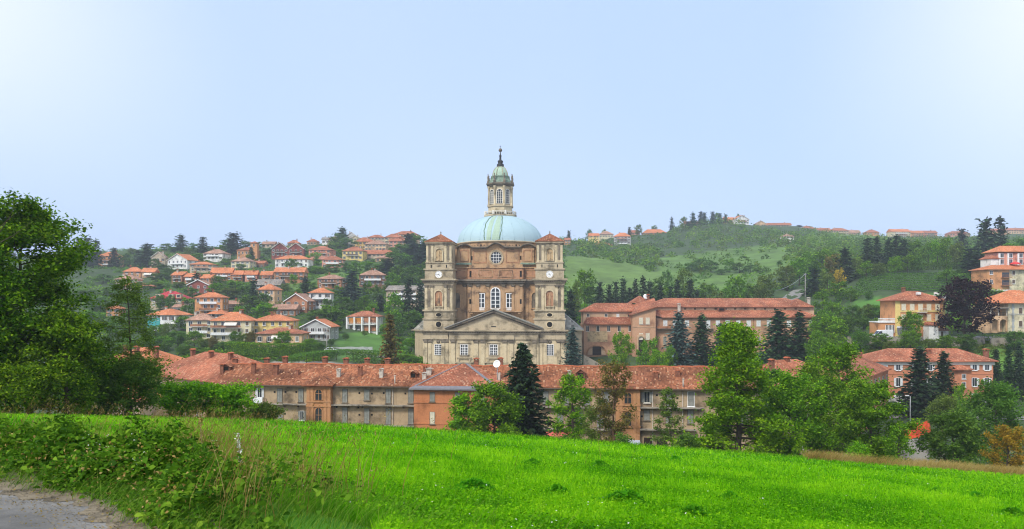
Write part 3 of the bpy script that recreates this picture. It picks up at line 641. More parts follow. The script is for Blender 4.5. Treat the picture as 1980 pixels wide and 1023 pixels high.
HREC = []          # (column, row, label) of every building, used to tell trees apart by their neighbours
def house(x0, x1, yr, ye, yb, D, kind, wall, rmat, label, fl, fs, yaw):
    rnd = random.Random(int(x0 * 7 + ye)); k = D / F
    wd = (x1 - x0) * k; xm = (x0 + x1) / 2
    X, Y, Z = W(xm, yb, D)
    he = (yb - ye) * k; dep = min(max(7.5, wd * 0.75), 12.5)
    if kind == 'gy': dep = max(8.0, min(11, wd * 0.8))
    zr = EZ + (HY - yr) * (D + (0 if kind == 'gy' else dep / 2)) / F
    rise = min(max(zr - (Z + he), 0.9), (wd if kind == 'gy' else min(wd, dep)) * 0.36)
    nm = 'apartment_house' if fl >= 3 else 'house'
    E = empty(nm, (X, Y, Z), math.radians(yaw), label, 'house', 'houses on the hills')
    HREC.append((xm, (ye + yb) / 2, label, x1 - x0))
    ov = 0.55; x_0, x_1 = -wd / 2 + ov, wd / 2 - ov
    if kind == 'gy':
        poly = [(x_0, -4), (x_1, -4), (x_1, he), (0, he + rise * (1 - 2 * ov / wd) - 0.02), (x_0, he)]
        MB().prism([(a, c if c != he else he - 0.02) for a, c in poly], 0, dep, 'xz').build('wall', wall, E)
    elif kind == 'gx':
        mb = MB().prism([(x_0, 0), (x_1, 0), (x_1, dep), (x_0, dep)], -4, he - 0.16)
        mb.build('wall', wall, E)
    else:
        MB().box(x_0, x_1, 0, dep, -4, he - 0.16).build('wall', wall, E)
    rb = MB()
    if kind == 'gy':
        th = 0.22; hw = wd / 2
        def sl(s):
            A = [(s * hw, -ov, he - 2 * ov / wd * rise), (s * hw, dep + ov, he - 2 * ov / wd * rise), (0, dep + ov, he + rise), (0, -ov, he + rise)]
            if s < 0: A = [A[1], A[0], A[3], A[2]]
            slope(rb, A); B = [(a, c, z + th) for a, c, z in A]
            slope(rb, B)
            for i in range(4): j = (i + 1) % 4; rb.face([A[i], A[j], B[j], B[i]])
        sl(1); sl(-1)
        ro = rb.build('roof', rmat, E)
        vg = MB()
        for s in (1, -1):
            vg.prism([(s * hw, he - 2*ov/wd*rise - 0.12), (s * hw, he - 2*ov/wd*rise + 0.24), (0, he + rise + 0.26), (0, he + rise - 0.12)][::s], -ov - 0.07, -ov - 0.004, 'xz')
        vg.build('verge_board', 'white_paint' if 'B' in fs or D < 420 else 'off_white', E)
    else:
        ro = roof(rb, -wd / 2, wd / 2, -ov, dep + ov, he, rise, kind).build('roof', rmat, E)
        if D < 420:
            MB().box(-wd/2 + 0.03, wd/2 - 0.03, -ov - 0.09, -ov - 0.003, he - 0.2, he - 0.05).build('gutter', 'shutter_brown', E)
    # chimney
    for q in range(2 if D < 450 and wd > 14 else 1):
        cx = rnd.uniform(-0.3, 0.3) * wd; cy = dep * rnd.uniform(0.35, 0.6)
        chimney(E, cx, cy, he + rise * 0.6, 0.7, 1.3 + rise * 0.3, rnd.choice(['chimney_brick', 'chimney_pale']))
    # windows row by row, each one its own part
    flh = he / fl; nw = max(2, int(round((x_1 - x_0) / 3.1)))
    frame = 'white_paint' if D < 520 else 'off_white'
    shut = rnd.choice(['shutter_brown', 'shutter_grey', 'shutter_brown', None])
    if 's' in fs: shut = None
    bal = 'b' in fs
    for f in range(fl):
        zb = f * flh + flh * 0.3; hh = min(1.6, flh * 0.5); top = f == fl - 1
        for i in range(nw):
            if rnd.random() < 0.08 and nw > 3: continue
            x = x_0 + (x_1 - x_0) * (i + 0.5) / nw + rnd.uniform(-.15, .15)
            big = bal and f > 0 and i in (nw // 2, nw // 2 - 1)
            cl = rnd.random() < 0.25
            window(E, x, -0.004, zb - (0.5 if big else 0), 1.25 if big else 1.0, hh + (0.5 if big else 0), 0, frame, 'glass', None if big else shut, (shut or 'shutter_brown') if cl and not big and D < 600 else None)
        if D < 520:
            nsd = 2 if dep > 8 else 1
            for s, rz in ((x_0 - 0.004, -math.pi / 2), (x_1 + 0.004, math.pi / 2)):
                if abs(yaw) < 2 and D > 350: continue
                for i in range(nsd): window(E, s, dep * (i + 0.7) / (nsd + 0.4), zb, 0.95, hh, rz, frame, 'glass', None)
        if bal and f > 0:
            b0, b1 = (x_0 * 0.62, x_1 * 0.62) if 'a' not in fs else (x_0, x_1 * 0.5)
            zf = f * flh + 0.02
            bo = MB().box(b0, b1, -1.25, -0.012, zf - 0.16, zf).build('balcony', 'white_wall' if wall != 'white_wall' else 'grey_concrete', E)
            rl = MB(); railing(rl, b0, b1, -1.24, zf, 0.95, step=0.9)
            rl.box(b0, b1, -1.17, -1.14, zf + 0.02, zf + 0.8)
            rl.build('railing', rnd.choice(['shutter_brown', 'white_paint', 'brick_wall']), bo)
    # door on the ground floor
    dx = rnd.uniform(-0.3, 0.3) * wd
    if D < 480: MB().box(dx - 0.55, dx + 0.55, -0.05, -0.003, 0, 2.1).build('door', 'door_wood', E)
    if 't' in fs:    # corner tower
        tx = x_1 - 1.6; th2 = he + rise + 2.6
        MB().box(tx - 2.4, tx + 2.4, -1.2, 4.2, -3, th2).build('tower', wall, E)
        roof(MB(), tx - 3, tx + 3, -1.8, 4.8, th2 + 0.16, 1.3, 'pyr').build('tower_roof', rmat, E)
        for zz in (2.0, th2 - 2.3): window(E, tx, -1.204, zz, 1.1, 1.5, 0, frame)
    if 'd' in fs:    # mansard dormers
        for q in (-0.24, 0.12, 0.34):
            d = MB().box(q * wd - 1.0, q * wd + 1.0, -0.5, 2.5, he + 0.15, he + 1.9).build('dormer', 'beige_wall', E)
            MB().box(q * wd - 0.6, q * wd + 0.6, -0.54, -0.5, he + 0.5, he + 1.6).build('pane', 'glass', d)
    if 'a' in fs:    # awning
        ax = -wd * 0.28 if wd > 18 else 0; zt = he - 0.5
        a = MB().face([(ax - 2.2, -0.02, zt), (ax + 2.2, -0.02, zt), (ax + 2.2, -2.0, zt - 1.0), (ax - 2.2, -2.0, zt - 1.0)]).face([(ax - 2.2, -2.0, zt - 1.3), (ax + 2.2, -2.0, zt - 1.3), (ax + 2.2, -2.0, zt - 1.0), (ax - 2.2, -2.0, zt - 1.0)][::-1])
        a.face([(ax - 2.2, -0.02, zt - 0.05), (ax + 2.2, -0.02, zt - 0.05), (ax + 2.2, -1.98, zt - 1.05), (ax - 2.2, -1.98, zt - 1.05)][::-1])
        a.build('awning', 'awning_cream', E)
    if 'q' in fs: MB().box(x_0 + 0.1, x_0 + wd * 0.42, -0.1, -0.02, he * 0.08, he * 0.8).build('porch_panel', 'teal', E)
    if 'p' in fs:    # projecting frame of white pillars, amber blinds between
        for px_ in np.linspace(x_0, x_1, 5): MB().box(px_ - 0.28, px_ + 0.28, -1.5, -0.95, -2, he - 0.17).build('pillar', 'white_paint', E)
        fb = MB().box(x_0, x_1, -1.4, -0.012, he * 0.47, he * 0.47 + 0.25).build('balcony', 'white_wall', E)
        rl = MB(); railing(rl, x_0, x_1, -1.42, he * 0.47 + 0.25, 0.9, step=0.9); rl.build('railing', 'white_paint', fb)
        for a, c, z0 in ((0.05, 0.45, 0.55), (0.55, 0.95, 0.6), (0.55, 0.95, 0.06)):
            MB().box(x_0 + (x_1 - x_0) * a, x_0 + (x_1 - x_0) * c, -0.3, -0.2, he * z0, he * (z0 + 0.36)).build('blind', 'wood_amber' if a < 0.1 else 'brick_wall', E)
    return E
random.seed(11)
for h in HS: house(*h)
# ------------------------------------------------------------------ the sanctuary (local: x right, y into the building, z up from the piazza)
CK = 240 / F
def fx(x): return (x - 954.5) * CK
def fz(y, D=240): return EZ + (HY - y) * D / F
CH = empty('church', (fx(954.5) + (954.5 - CX) * CK, 240, 0), -math.radians(3.4), 'domed baroque sanctuary with two clock towers behind the long red roof', 'church')
def cp(mb, name, mat, par=CH): return mb.build(name, mat, par)
def arch_poly(w_, h_, n=10):
    r = w_ / 2; p = [(-r, 0), (r, 0)]
    for i in range(n + 1): a = math.pi * i / n; p.append((r * math.cos(a), h_ - r + r * math.sin(a)))
    return p
def ring(mb, outer, inner, y0, y1):
    """band between two same-count outlines in xz, extruded y0..y1 (front y0)"""
    n = len(outer)
    for i in range(n):
        j = (i + 1) % n; o0, o1, i0, i1 = outer[i], outer[j], inner[i], inner[j]
        f = lambda p, y: (p[0], y, p[1])
        mb.face([f(o0, y0), f(o1, y0), f(i1, y0), f(i0, y0)]); mb.face([f(o0, y1), f(o1, y1), f(o1, y0), f(o0, y0)]); mb.face([f(i0, y0), f(i1, y0), f(i1, y1), f(i0, y1)])
    return mb
def off(poly, dx, dz): return [(x + dx, z + dz) for x, z in poly]
def glazed(par, x, y, z, w_, h_, nx, nz, arch=False, frame='white_paint', bar=0.11):
    """window > pane, glazing bars as part of the frame"""
    sh = arch_poly(w_, h_) if arch else [(-w_/2, 0), (w_/2, 0), (w_/2, h_), (-w_/2, h_)]
    k = 1 + 2 * bar / w_; k2 = 1 + 2 * bar / h_
    mb = MB(); ring(mb, [(a * k, (c - h_/2) * k2 + h_/2) for a, c in sh], sh, -0.16, 0.05)
    for i in range(1, nx):
        xx = -w_/2 + w_ * i / nx; tp = h_ - (w_/2 - math.sqrt(max(0, (w_/2)**2 - xx**2)) if arch else 0)
        bw = bar * (1.1 if nx % 2 == 0 and i == nx // 2 else 0.45); mb.box(xx - bw/2 - 0.01, xx + bw/2 + 0.01, -0.12, 0.04, 0, tp)
    for i in range(1, nz):
        zz = h_ * i / nz; hw = w_/2 if not arch or zz < h_ - w_/2 else math.sqrt(max(0.01, (w_/2)**2 - (zz - h_ + w_/2)**2))
        mb.box(-hw, hw, -0.115, 0.035, zz - bar * 0.35, zz + bar * 0.35)
    o = mb.build('window', frame, par, (x, y, z))
    MB().prism(sh, -0.06, -0.02, 'xz').build('pane', 'glass', o)
    return o
# --- lower storey: side blocks under the towers, projecting centre
cp(MB().prism([(-22.2, 0.9), (-13.9, 0.9), (-13.9, 0), (13.9, 0), (13.9, 0.9), (22.2, 0.9), (22.2, 22), (20, 46), (10, 54), (-10, 54), (-20, 46), (-22.2, 22)], -1, 13.4), 'wall', 'stone_light')
def pil(par, x, yf, z0, z1, w_, d, mat='stone_light', cap=None, base=True):
    o = MB().box(x - w_/2, x + w_/2, yf - d, yf + 0.05, z0, z1)
    if base: o.box(x - w_/2 - 0.1, x + w_/2 + 0.1, yf - d - 0.1, yf + 0.04, z0, z0 + 0.5)
    o = o.build('pilaster', mat, par)
    if cap:
        c = MB().box(x - w_/2 - 0.06, x + w_/2 + 0.06, yf - d - 0.06, yf + 0.03, z1 - cap, z1 - cap * 0.8).prism([(x - w_/2 - 0.04, z1 - cap * 0.78), (x + w_/2 + 0.04, z1 - cap * 0.78), (x + w_/2 + 0.3, z1 - cap * 0.14), (x - w_/2 - 0.3, z1 - cap * 0.14)], yf - d - 0.22, yf + 0.02, 'xz').box(x - w_/2 - 0.36, x + w_/2 + 0.36, yf - d - 0.3, yf + 0.025, z1 - cap * 0.13, z1)
        for s in (-1, 1):
            c.lathe([(0.02, z1 - cap * 0.5), (0.2, z1 - cap * 0.4), (0.24, z1 - cap * 0.28), (0.02, z1 - cap * 0.15)], 8, x + s * (w_/2 + 0.1), yf - d - 0.16)
        c.build('capital', 'stone_dark', o)
    return o
for x in (-12.6, -5.5, -3.4, 3.4, 5.5, 12.6): pil(CH, x, 0, -0.5, 13.4, 1.3, 0.35, cap=1.25)
for s in (-1, 1):
    for x in (14.6, 15.9, 20.0, 21.35): pil(CH, s * x, 0.9, -0.5, 13.4, 1.05, 0.3, cap=1.15)
# entablature and main cornice, stepping forward over the centre and the column pairs
def entab(par, x0, x1, y, z0, ret=22):
    MB().box(x0, x1, y - 0.42, y + 0.6, z0, z0 + 0.75).box(x0 + 0.06, x1 - 0.06, y - 0.36, y + 0.6, z0 + 0.752, z0 + 1.75).build('entablature', 'stone', par)
    MB().box(x0 - 0.25, x1 + 0.25, y - 0.75, y + 0.7, z0 + 1.752, z0 + 2.05).box(x0 - 0.7, x1 + 0.7, y - 1.2, y + 0.8, z0 + 2.3, z0 + 2.55).box(x0 - 0.9, x1 + 0.9, y - 1.45, y + 0.9, z0 + 2.552, z0 + 2.95).build('cornice', 'stone', par)
    n = int((x1 - x0) / 0.75); d = MB()
    for i in range(n + 1): xx = x0 - 0.1 + (x1 - x0 + 0.2) * i / n; d.box(xx - 0.17, xx + 0.17, y - 1.05, y + 0.1, z0 + 2.052, z0 + 2.298)
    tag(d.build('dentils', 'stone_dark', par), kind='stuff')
entab(CH, -22.2, -14.2, 0.9, 13.4); entab(CH, 14.2, 22.2, 0.9, 13.4); entab(CH, -13.9, 13.9, 0, 13.4)
entab(CH, -6.4, 6.4, -0.5, 13.405)
cp(MB().box(-22.19, -21.9, 1.9, 20, 13.4, 16.2).box(21.9, 22.19, 1.9, 20, 13.4, 16.2).box(-22, 22, 1.9, 46, 13.402, 16.2), 'attic', 'stone')
# pediment with raking cornices and slab roof
pz0, pz1, ph = 16.36, 22.3, 14.9
cp(MB().prism([(-13.6, pz0), (13.6, pz0), (0, pz1 - 0.75)], -0.15, 5.5, 'xz'), 'tympanum', 'stone')
for s in (-1, 1):
    ra = MB().prism([(s * ph, pz0 + 0.02), (s * ph, pz0 + 0.5), (0, pz1 + 0.05), (0, pz1 - 0.5)][::s], -1.2, -0.152, 'xz')
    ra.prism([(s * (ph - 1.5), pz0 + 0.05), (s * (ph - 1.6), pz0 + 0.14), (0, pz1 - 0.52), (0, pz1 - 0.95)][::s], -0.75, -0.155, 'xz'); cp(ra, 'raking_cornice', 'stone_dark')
    r = MB(); slope(r, [(s * (ph + 0.35), -1.5, pz0 + 0.42), (s * (ph + 0.35), 7.5, pz0 + 0.42), (0, 7.5, pz1 + 0.22), (0, -1.5, pz1 + 0.22)][::s])
    slope(r, [(s * (ph + 0.35), -1.5, pz0 + 0.72), (s * (ph + 0.35), 7.5, pz0 + 0.72), (0, 7.5, pz1 + 0.5), (0, -1.5, pz1 + 0.5)][::s])
    r.face([(s * (ph + 0.35), -1.5, pz0 + 0.42), (0, -1.5, pz1 + 0.22), (0, -1.5, pz1 + 0.5), (s * (ph + 0.35), -1.5, pz0 + 0.72)]); cp(r, 'pediment_roof', 'stone_slabs')
cp(MB().box(-0.75, 0.75, -0.2, -0.15, 17.2, 17.5), 'slit', 'dark_void')
# windows of the lower storey with moulded surrounds, sills and aprons
for x in (-9.15, 0, 9.15):
    q = MB().box(x - 1.75, x - 1.25, -0.22, 0.05, 7.9, 12.2).box(x + 1.25, x + 1.75, -0.22, 0.05, 7.9, 12.2).box(x - 1.25, x + 1.25, -0.22, 0.05, 11.85, 12.2)
    n = 8; pts = [(x - 2.1, 12.2), (x + 2.1, 12.2)] + [(x + 2.1 * math.cos(math.pi * i / n), 12.25 + 0.75 * math.sin(math.pi * i / n)) for i in range(n + 1)]
    q.prism(pts, -0.4, 0.04, 'xz')
    so_ = cp(q, 'surround', 'stone'); MB().prism([(x - 1.5, 12.35), (x + 1.5, 12.35), (x + 1.0, 12.75), (x - 1.0, 12.75)], -0.42, -0.39, 'xz').build('tympanum_panel', 'stone_light', so_)
    MB().box(x - 2.3, x + 2.3, -0.6, 0.05, 7.5, 7.85).box(x - 2.0, x - 1.5, -0.45, 0.04, 6.5, 7.49).box(x + 1.5, x + 2.0, -0.45, 0.04, 6.5, 7.49).box(x - 2.9, x + 2.9, -0.5, 0.05, 6.1, 6.48).build('sill', 'stone', CH)
    MB().prism([(x - 2.4, 5.2), (x + 2.4, 5.2), (x + 2.1, 6.05), (x - 2.1, 6.05)], -0.3, 0.04, 'xz').build('apron', 'stone_light', CH)
    b_ = MB()
    for i in range(9): xx = x - 1.2 + 0.3 * i; b_.lathe([(0.07, 7.86), (0.11, 8.05), (0.05, 8.3), (0.07, 8.5)], 6, xx, -0.4)
    b_.box(x - 1.5, x + 1.5, -0.5, -0.3, 8.502, 8.62); cp(b_, 'balustrade', 'stone')
    glazed(CH, x, -0.02, 8.4, 2.1, 3.3, 4, 4, bar=0.19)
for s in (-1, 1):
    glazed(CH, s * 17.4, 0.86, 8.6, 2.0, 3.1, 4, 5, bar=0.15)
    ring(MB(), off(arch_poly(3.6, 6.2), s * 17.4, 0), off([(a * 0.84, c * 0.94) for a, c in arch_poly(3.6, 6.2)], s * 17.4, 0), 0.55, 0.92).build('door_surround', 'stone', CH)
    MB().prism(off([(a * 0.83, c * 0.935) for a, c in arch_poly(3.6, 6.2)], s * 17.4, 0), 0.86, 0.91, 'xz').build('door', 'shutter_brown', CH)
    cp(MB().lathe([(0.02, -0.1), (0.55, -0.08), (0.6, 0.05), (0.02, 0.06)], 14).box(0, 0.001, 0, 0.001, 0, 0.001), 'roundel', 'stone_dark').matrix_local = __import__('mathutils').Matrix.Translation((s * 17.4, 0.86, 12.6)) @ __import__('mathutils').Matrix.Rotation(math.pi / 2, 4, 'X')
# --- bell towers
def tower(cx_):
    T = MB().box(-4.75, 4.75, 0.9, 10.3, 16.2, 19.5).box(-4.65, 4.65, 1.0, 10.2, 19.9, 22.1).box(-4.45, 4.45, 1.2, 10.0, 22.6, 30.2).box(-4.4, 4.4, 1.25, 9.95, 32.2, 35.0).box(-4.15, 4.15, 1.5, 9.7, 35.4, 37.1).box(-4.05, 4.05, 1.6, 9.6, 37.4, 43.3).build('tower', 'stone', CH, (cx_, 0, 0))
    def ledge(h, e, z0, z1, mat='stone'):
        MB().box(-h - e, h + e, 5.6 - h - e, 5.6 + h + e, z0, z1).build('ledge', mat, T)
    for h, e, z0, z1 in ((4.75, 0.3, 19.5, 19.9), (4.65, 0.4, 22.1, 22.6), (4.45, 0.12, 30.2, 30.7), (4.45, 0.3, 30.7, 31.0), (4.45, 0.75, 31.5, 31.8), (4.45, 1.05, 31.8, 32.2), (4.4, 0.35, 35.0, 35.4), (4.15, 0.18, 37.1, 37.4), (4.05, 0.15, 43.1, 43.32), (4.05, 0.4, 43.32, 43.7)): ledge(h, e, z0, z1)
    d = MB()
    for i in range(16):
        q = -4.9 + 9.8 * i / 15
        d.box(q - 0.2, q + 0.2, 5.6 - 5.1, 5.6 - 4.4, 31.0, 31.498).box(-5.1, -4.4, 5.6 + q - 0.2, 5.6 + q + 0.2, 31.0, 31.498).box(4.4, 5.1, 5.6 + q - 0.2, 5.6 + q + 0.2, 31.0, 31.498)
    tag(d.build('modillions', 'stone_dark', T), kind='stuff')
    r = roof(MB(), -4.6, 4.6, 1.0, 10.2, 43.9, 2.7, 'pyr', 0.2).build('tower_roof', 'tiles_old', T)
    MB().lathe([(0.25, 46.3), (0.12, 46.8), (0.22, 47.0), (0.02, 47.5)], 8, 0, 5.6).build('finial', 'stone_dark', r)
    for x in (-3.9, -2.15, 2.15, 3.9): pil(T, x, 1.2, 22.6, 30.2, 0.75, 0.22, 'stone_light', 0.7)
    for x in (-3.65, -2.05, 2.05, 3.65): pil(T, x, 1.6, 37.4, 43.1, 0.65, 0.18, 'stone_light', 0.4)
    for x in (-3.02, 3.02):                                           # recessed panels between the pilasters, left rougher
        MB().box(x - 0.42, x + 0.42, 1.14, 1.19, 23.4, 28.6).build('panel', 'stone_dark', T); MB().box(x - 0.38, x + 0.38, 1.55, 1.59, 38.0, 42.5).build('panel', 'stone_dark', T)
        MB().lathe([(0.01, -0.06), (0.42, -0.05), (0.5, 0), (0.4, 0.04)], 12).build('roundel', 'stone_dark', T, (x, 1.16, 29.3)).rotation_euler = (math.pi / 2, 0, 0)
    # niches: deep arched surround, worn painted back, statue-like relief, small balustrade
    for zb, w_, h_, yf, mt in ((23.5, 2.3, 5.0, 1.2, 'church_brick_red'), (37.7, 2.0, 3.9, 1.6, 'fresco')):
        a = arch_poly(w_ + 0.7, h_ + 0.35); b_ = arch_poly(w_, h_)
        n_ = ring(MB(), off(a, 0, zb), off(b_, 0, zb), yf - 0.4, yf + 0.02).build('niche', 'stone_light', T)
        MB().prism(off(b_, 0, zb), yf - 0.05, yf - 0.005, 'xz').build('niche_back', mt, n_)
        MB().lathe([(0.34, zb + 0.3), (0.42, zb + 1.0), (0.3, zb + h_ * 0.45), (0.4, zb + h_ * 0.62), (0.14, zb + h_ * 0.7), (0.22, zb + h_ * 0.78), (0.02, zb + h_ * 0.86)], 8, 0, yf - 0.08, 1, 0.4).build('relief', 'fresco' if zb > 30 else 'church_brick', n_)
    bl = MB().box(-1.5, 1.5, 0.55, 0.8, 22.62, 22.75).box(-1.5, 1.5, 0.55, 0.8, 23.5, 23.65)
    for i in range(7): bl.lathe([(0.08, 22.751), (0.13, 23.0), (0.06, 23.3), (0.09, 23.499)], 6, -1.2 + 0.4 * i, 0.68)
    bl.build('balustrade', 'stone_light', T)
    for z, r_, yf, ex in ((18.0, 0.85, 0.9, 1.0), (20.95, 0.75, 1.0, 1.0)):
        el = lambda k: [(math.cos(2 * math.pi * i / 20) * r_ * k * (1.1 if z > 20 else 1), z + math.sin(2 * math.pi * i / 20) * r_ * k * (0.75 if z > 20 else 1)) for i in range(20)]
        q = ring(MB(), el(1.35), el(1), yf - 0.2, yf + 0.02).build('oculus', 'stone_light', T); MB().prism(el(1), yf - 0.04, yf - 0.005, 'xz').build('opening', 'dark_void', q)
    # clock at a quarter to five
    circ = lambda r_: [(math.cos(2 * math.pi * i / 28) * r_, 33.6 + math.sin(2 * math.pi * i / 28) * r_) for i in range(28)]
    cl = ring(MB(), circ(1.28), circ(1.12), 1.05, 1.24).build('clock', 'stone_light', T)
    MB().prism(circ(1.13), 1.15, 1.22, 'xz').build('clock_face', 'white_paint', cl)
    hm = MB()
    for i in range(12):
        a = math.pi / 6 * i; u, v = math.sin(a), math.cos(a)
        hm.prism([(u * 0.82 - v * 0.05, 33.6 + v * 0.82 + u * 0.05), (u * 0.82 + v * 0.05, 33.6 + v * 0.82 - u * 0.05), (u * 1.02 + v * 0.05, 33.6 + v * 1.02 - u * 0.05), (u * 1.02 - v * 0.05, 33.6 + v * 1.02 + u * 0.05)], 1.135, 1.149, 'xz')
    hm.build('hour_marks', 'iron', cl)
    for a, ln, wd_ in ((math.radians(142.5), 0.55, 0.11), (math.radians(270), 0.85, 0.06)):
        u, v = math.sin(a), math.cos(a); y_ = 1.10 if ln < 0.6 else 1.12
        MB().prism([(-v * wd_ - u * 0.12, 33.6 + u * wd_ - v * 0.12), (v * wd_ - u * 0.12, 33.6 - u * wd_ - v * 0.12), (u * ln + v * 0.02, 33.6 + v * ln - u * 0.02), (u * ln - v * 0.02, 33.6 + v * ln + u * 0.02)], y_, y_ + 0.012, 'xz').build('clock_hand', 'iron', cl)
    for s in (-1, 1):
        MB().lathe([(0.01, -0.05), (0.5, -0.05), (0.55, 0)], 12).build('medallion', 'stone_dark', T, (s * 2.6, 1.22, 33.5)).rotation_euler = (math.pi / 2, 0, 0)
        MB().box(-0.15, 0.15, 1.44, 1.49, 35.7, 36.6).build('slot', 'dark_void', T, (s * 2.4, 0, 0))
    MB().prism([(-0.7, 36.2), (0, 35.95), (0.7, 36.2), (0, 36.5)], 1.43, 1.49, 'xz').build('lozenge', 'stone_dark', T)
for s in (-1, 1): tower(s * 17.3)
# --- brick body of the oval church behind the pediment
def body(hf, yf, hm, ym, hb):
    p = [(-hm, ym), (-hf, ym), (-hf, yf), (hf, yf), (hf, ym), (hm, ym)]
    for i in range(0, 13): a = math.pi * i / 12; p.append((math.cos(a) * hb, 30 + math.sin(a) * 23))
    return p
cp(MB().prism(body(8.9, 7, 16.5, 8.6, 17.5), 16.0, 30.6), 'body', 'church_brick')
cp(MB().prism(body(9.1, 6.8, 16.7, 8.4, 17.7), 30.602, 31.0).prism(body(9.5, 6.2, 17.1, 7.8, 18.1), 31.002, 31.4).prism(body(9.9, 5.7, 17.5, 7.3, 18.5), 31.6, 32.2), 'body_cornice', 'stone_dark')
d = MB()
for i in range(46):
    x = -16.6 + 33.2 * i / 45; y = 6.3 if abs(x) < 9.3 else 7.8
    d.box(x - 0.14, x + 0.14, y - 0.15, y + 0.5, 31.402, 31.598)
tag(cp(d, 'dentils', 'stone_dark'), kind='stuff')
cp(MB().prism(body(8.9, 7.4, 15.5, 9.0, 16.6), 32.202, 35.8), 'attic_storey', 'church_brick_red')
cp(MB().prism(body(9.1, 7.1, 15.7, 8.7, 16.8), 35.802, 36.15).prism(body(8.6, 7.7, 15.0, 9.3, 16.0), 36.152, 37.0), 'attic_ledge', 'church_brick')
for x in (-8.2, -5.6, -2.5, 2.5, 5.6, 8.2): pil(CH, x, 7, 22.0, 30.6, 0.9, 0.25, 'church_brick', 0.8)
for s in (-1, 1):
    for x in (10.0, 15.2): pil(CH, s * x, 8.6, 17.5, 30.6, 1.0, 0.25, 'church_brick', 0.8)
    a = arch_poly(2.9, 5.6); b_ = arch_poly(2.1, 4.9)
    n_ = ring(MB(), off(a, s * 12.6, 22.8), off(b_, s * 12.6, 23.1), 8.2, 8.62).build('niche', 'church_brick', CH); MB().prism(off(b_, s * 12.6, 23.1), 8.54, 8.595, 'xz').build('niche_back', 'stone_dark', n_)
    for z, h_ in ((24.4, 1.5), (33.0, 1.9)):
        MB().box(s * 8.05 - 0.28, s * 8.05 + 0.28, 6.7 if z < 30 else 7.3, 6.745 if z < 30 else 7.395, z, z + h_).build('slot', 'dark_void', CH)
    for x, w_ in ((3.2, 4.6), (11.6, 4.2)):
        yf = 7.4 if x < 8 else 9.0
        ring(MB(), [(s*x - w_/2, 32.8), (s*x + w_/2, 32.8), (s*x + w_/2, 35.3), (s*x - w_/2, 35.3)], [(s*x - w_/2 + .25, 33.05), (s*x + w_/2 - .25, 33.05), (s*x + w_/2 - .25, 35.05), (s*x - w_/2 + .25, 35.05)], yf - 0.15, yf + 0.02).build('panel_frame', 'church_brick', CH)
for x in (-4.56, 4.56):
    glazed(CH, x, 6.98, 23.3, 1.9, 4.3, 2, 3, bar=0.24)
    MB().prism([(x - 1.7, 28.0), (x + 1.7, 28.0), (x + 1.5, 28.5), (x + 0.9, 28.9), (x, 29.1), (x - 0.9, 28.9), (x - 1.5, 28.5)], 6.6, 7.02, 'xz').build('hood', 'church_brick', CH)
glazed(CH, 0, 6.98, 23.0, 2.6, 6.4, 2, 5, True, bar=0.28)
for x in (-4.56, 0, 4.56): MB().box(x - 1.1, x + 1.1, 6.8, 6.98, 22.3, 23.0).build('sill_panel', 'white_wall', CH)
bo = cp(MB().box(-8.4, 8.4, 5.4, 6.98, 21.8, 22.15).box(-8.0, -7.2, 5.7, 6.98, 21.2, 21.79).box(7.2, 8.0, 5.7, 6.98, 21.2, 21.79), 'balcony', 'church_brick')
rl = MB(); railing(rl, -8.3, 8.3, 5.45, 22.15, 1.0, step=0.35)
for x in (-8.1, -2.6, 2.6, 8.1): rl.box(x - 0.25, x + 0.25, 5.4, 5.7, 22.151, 23.2)
rl.build('railing', 'church_brick', bo)
# upper storey with its undulating cornice
def wave(x):
    ax = abs(x); c = 42.5
    if ax < 3.3: c += 1.45 * (0.5 + 0.5 * math.cos(math.pi * ax / 3.3)) ** 0.8
    if 7.9 < ax < 12.6: c += 1.0 * math.sin(math.pi * (ax - 7.9) / 4.7) ** 0.7
    return c
xs = np.linspace(-12.8, 12.8, 81)
cp(MB().prism([(-12.8, 36.9), (12.8, 36.9)] + [(x, wave(x) - 0.3) for x in xs[::-1]], 10.0, 17, 'xz'), 'upper_storey', 'church_brick')
rb = MB()
for a, c in zip(xs, xs[1:]):
    za, zb = wave(a), wave(c)
    for y0, dz0, dz1 in ((8.6, -0.02, 0.28), (9.2, -0.32, -0.022)):
        A = [(a, y0, za + dz0), (c, y0, zb + dz0), (c, 17.5, zb + dz0), (a, 17.5, za + dz0)]; B = [(p[0], p[1], p[2] + dz1 - dz0) for p in A]
        rb.face([A[0], A[1], B[1], B[0]]); rb.face(B); rb.face(A[::-1])
cp(rb, 'wave_cornice', 'stone_dark')
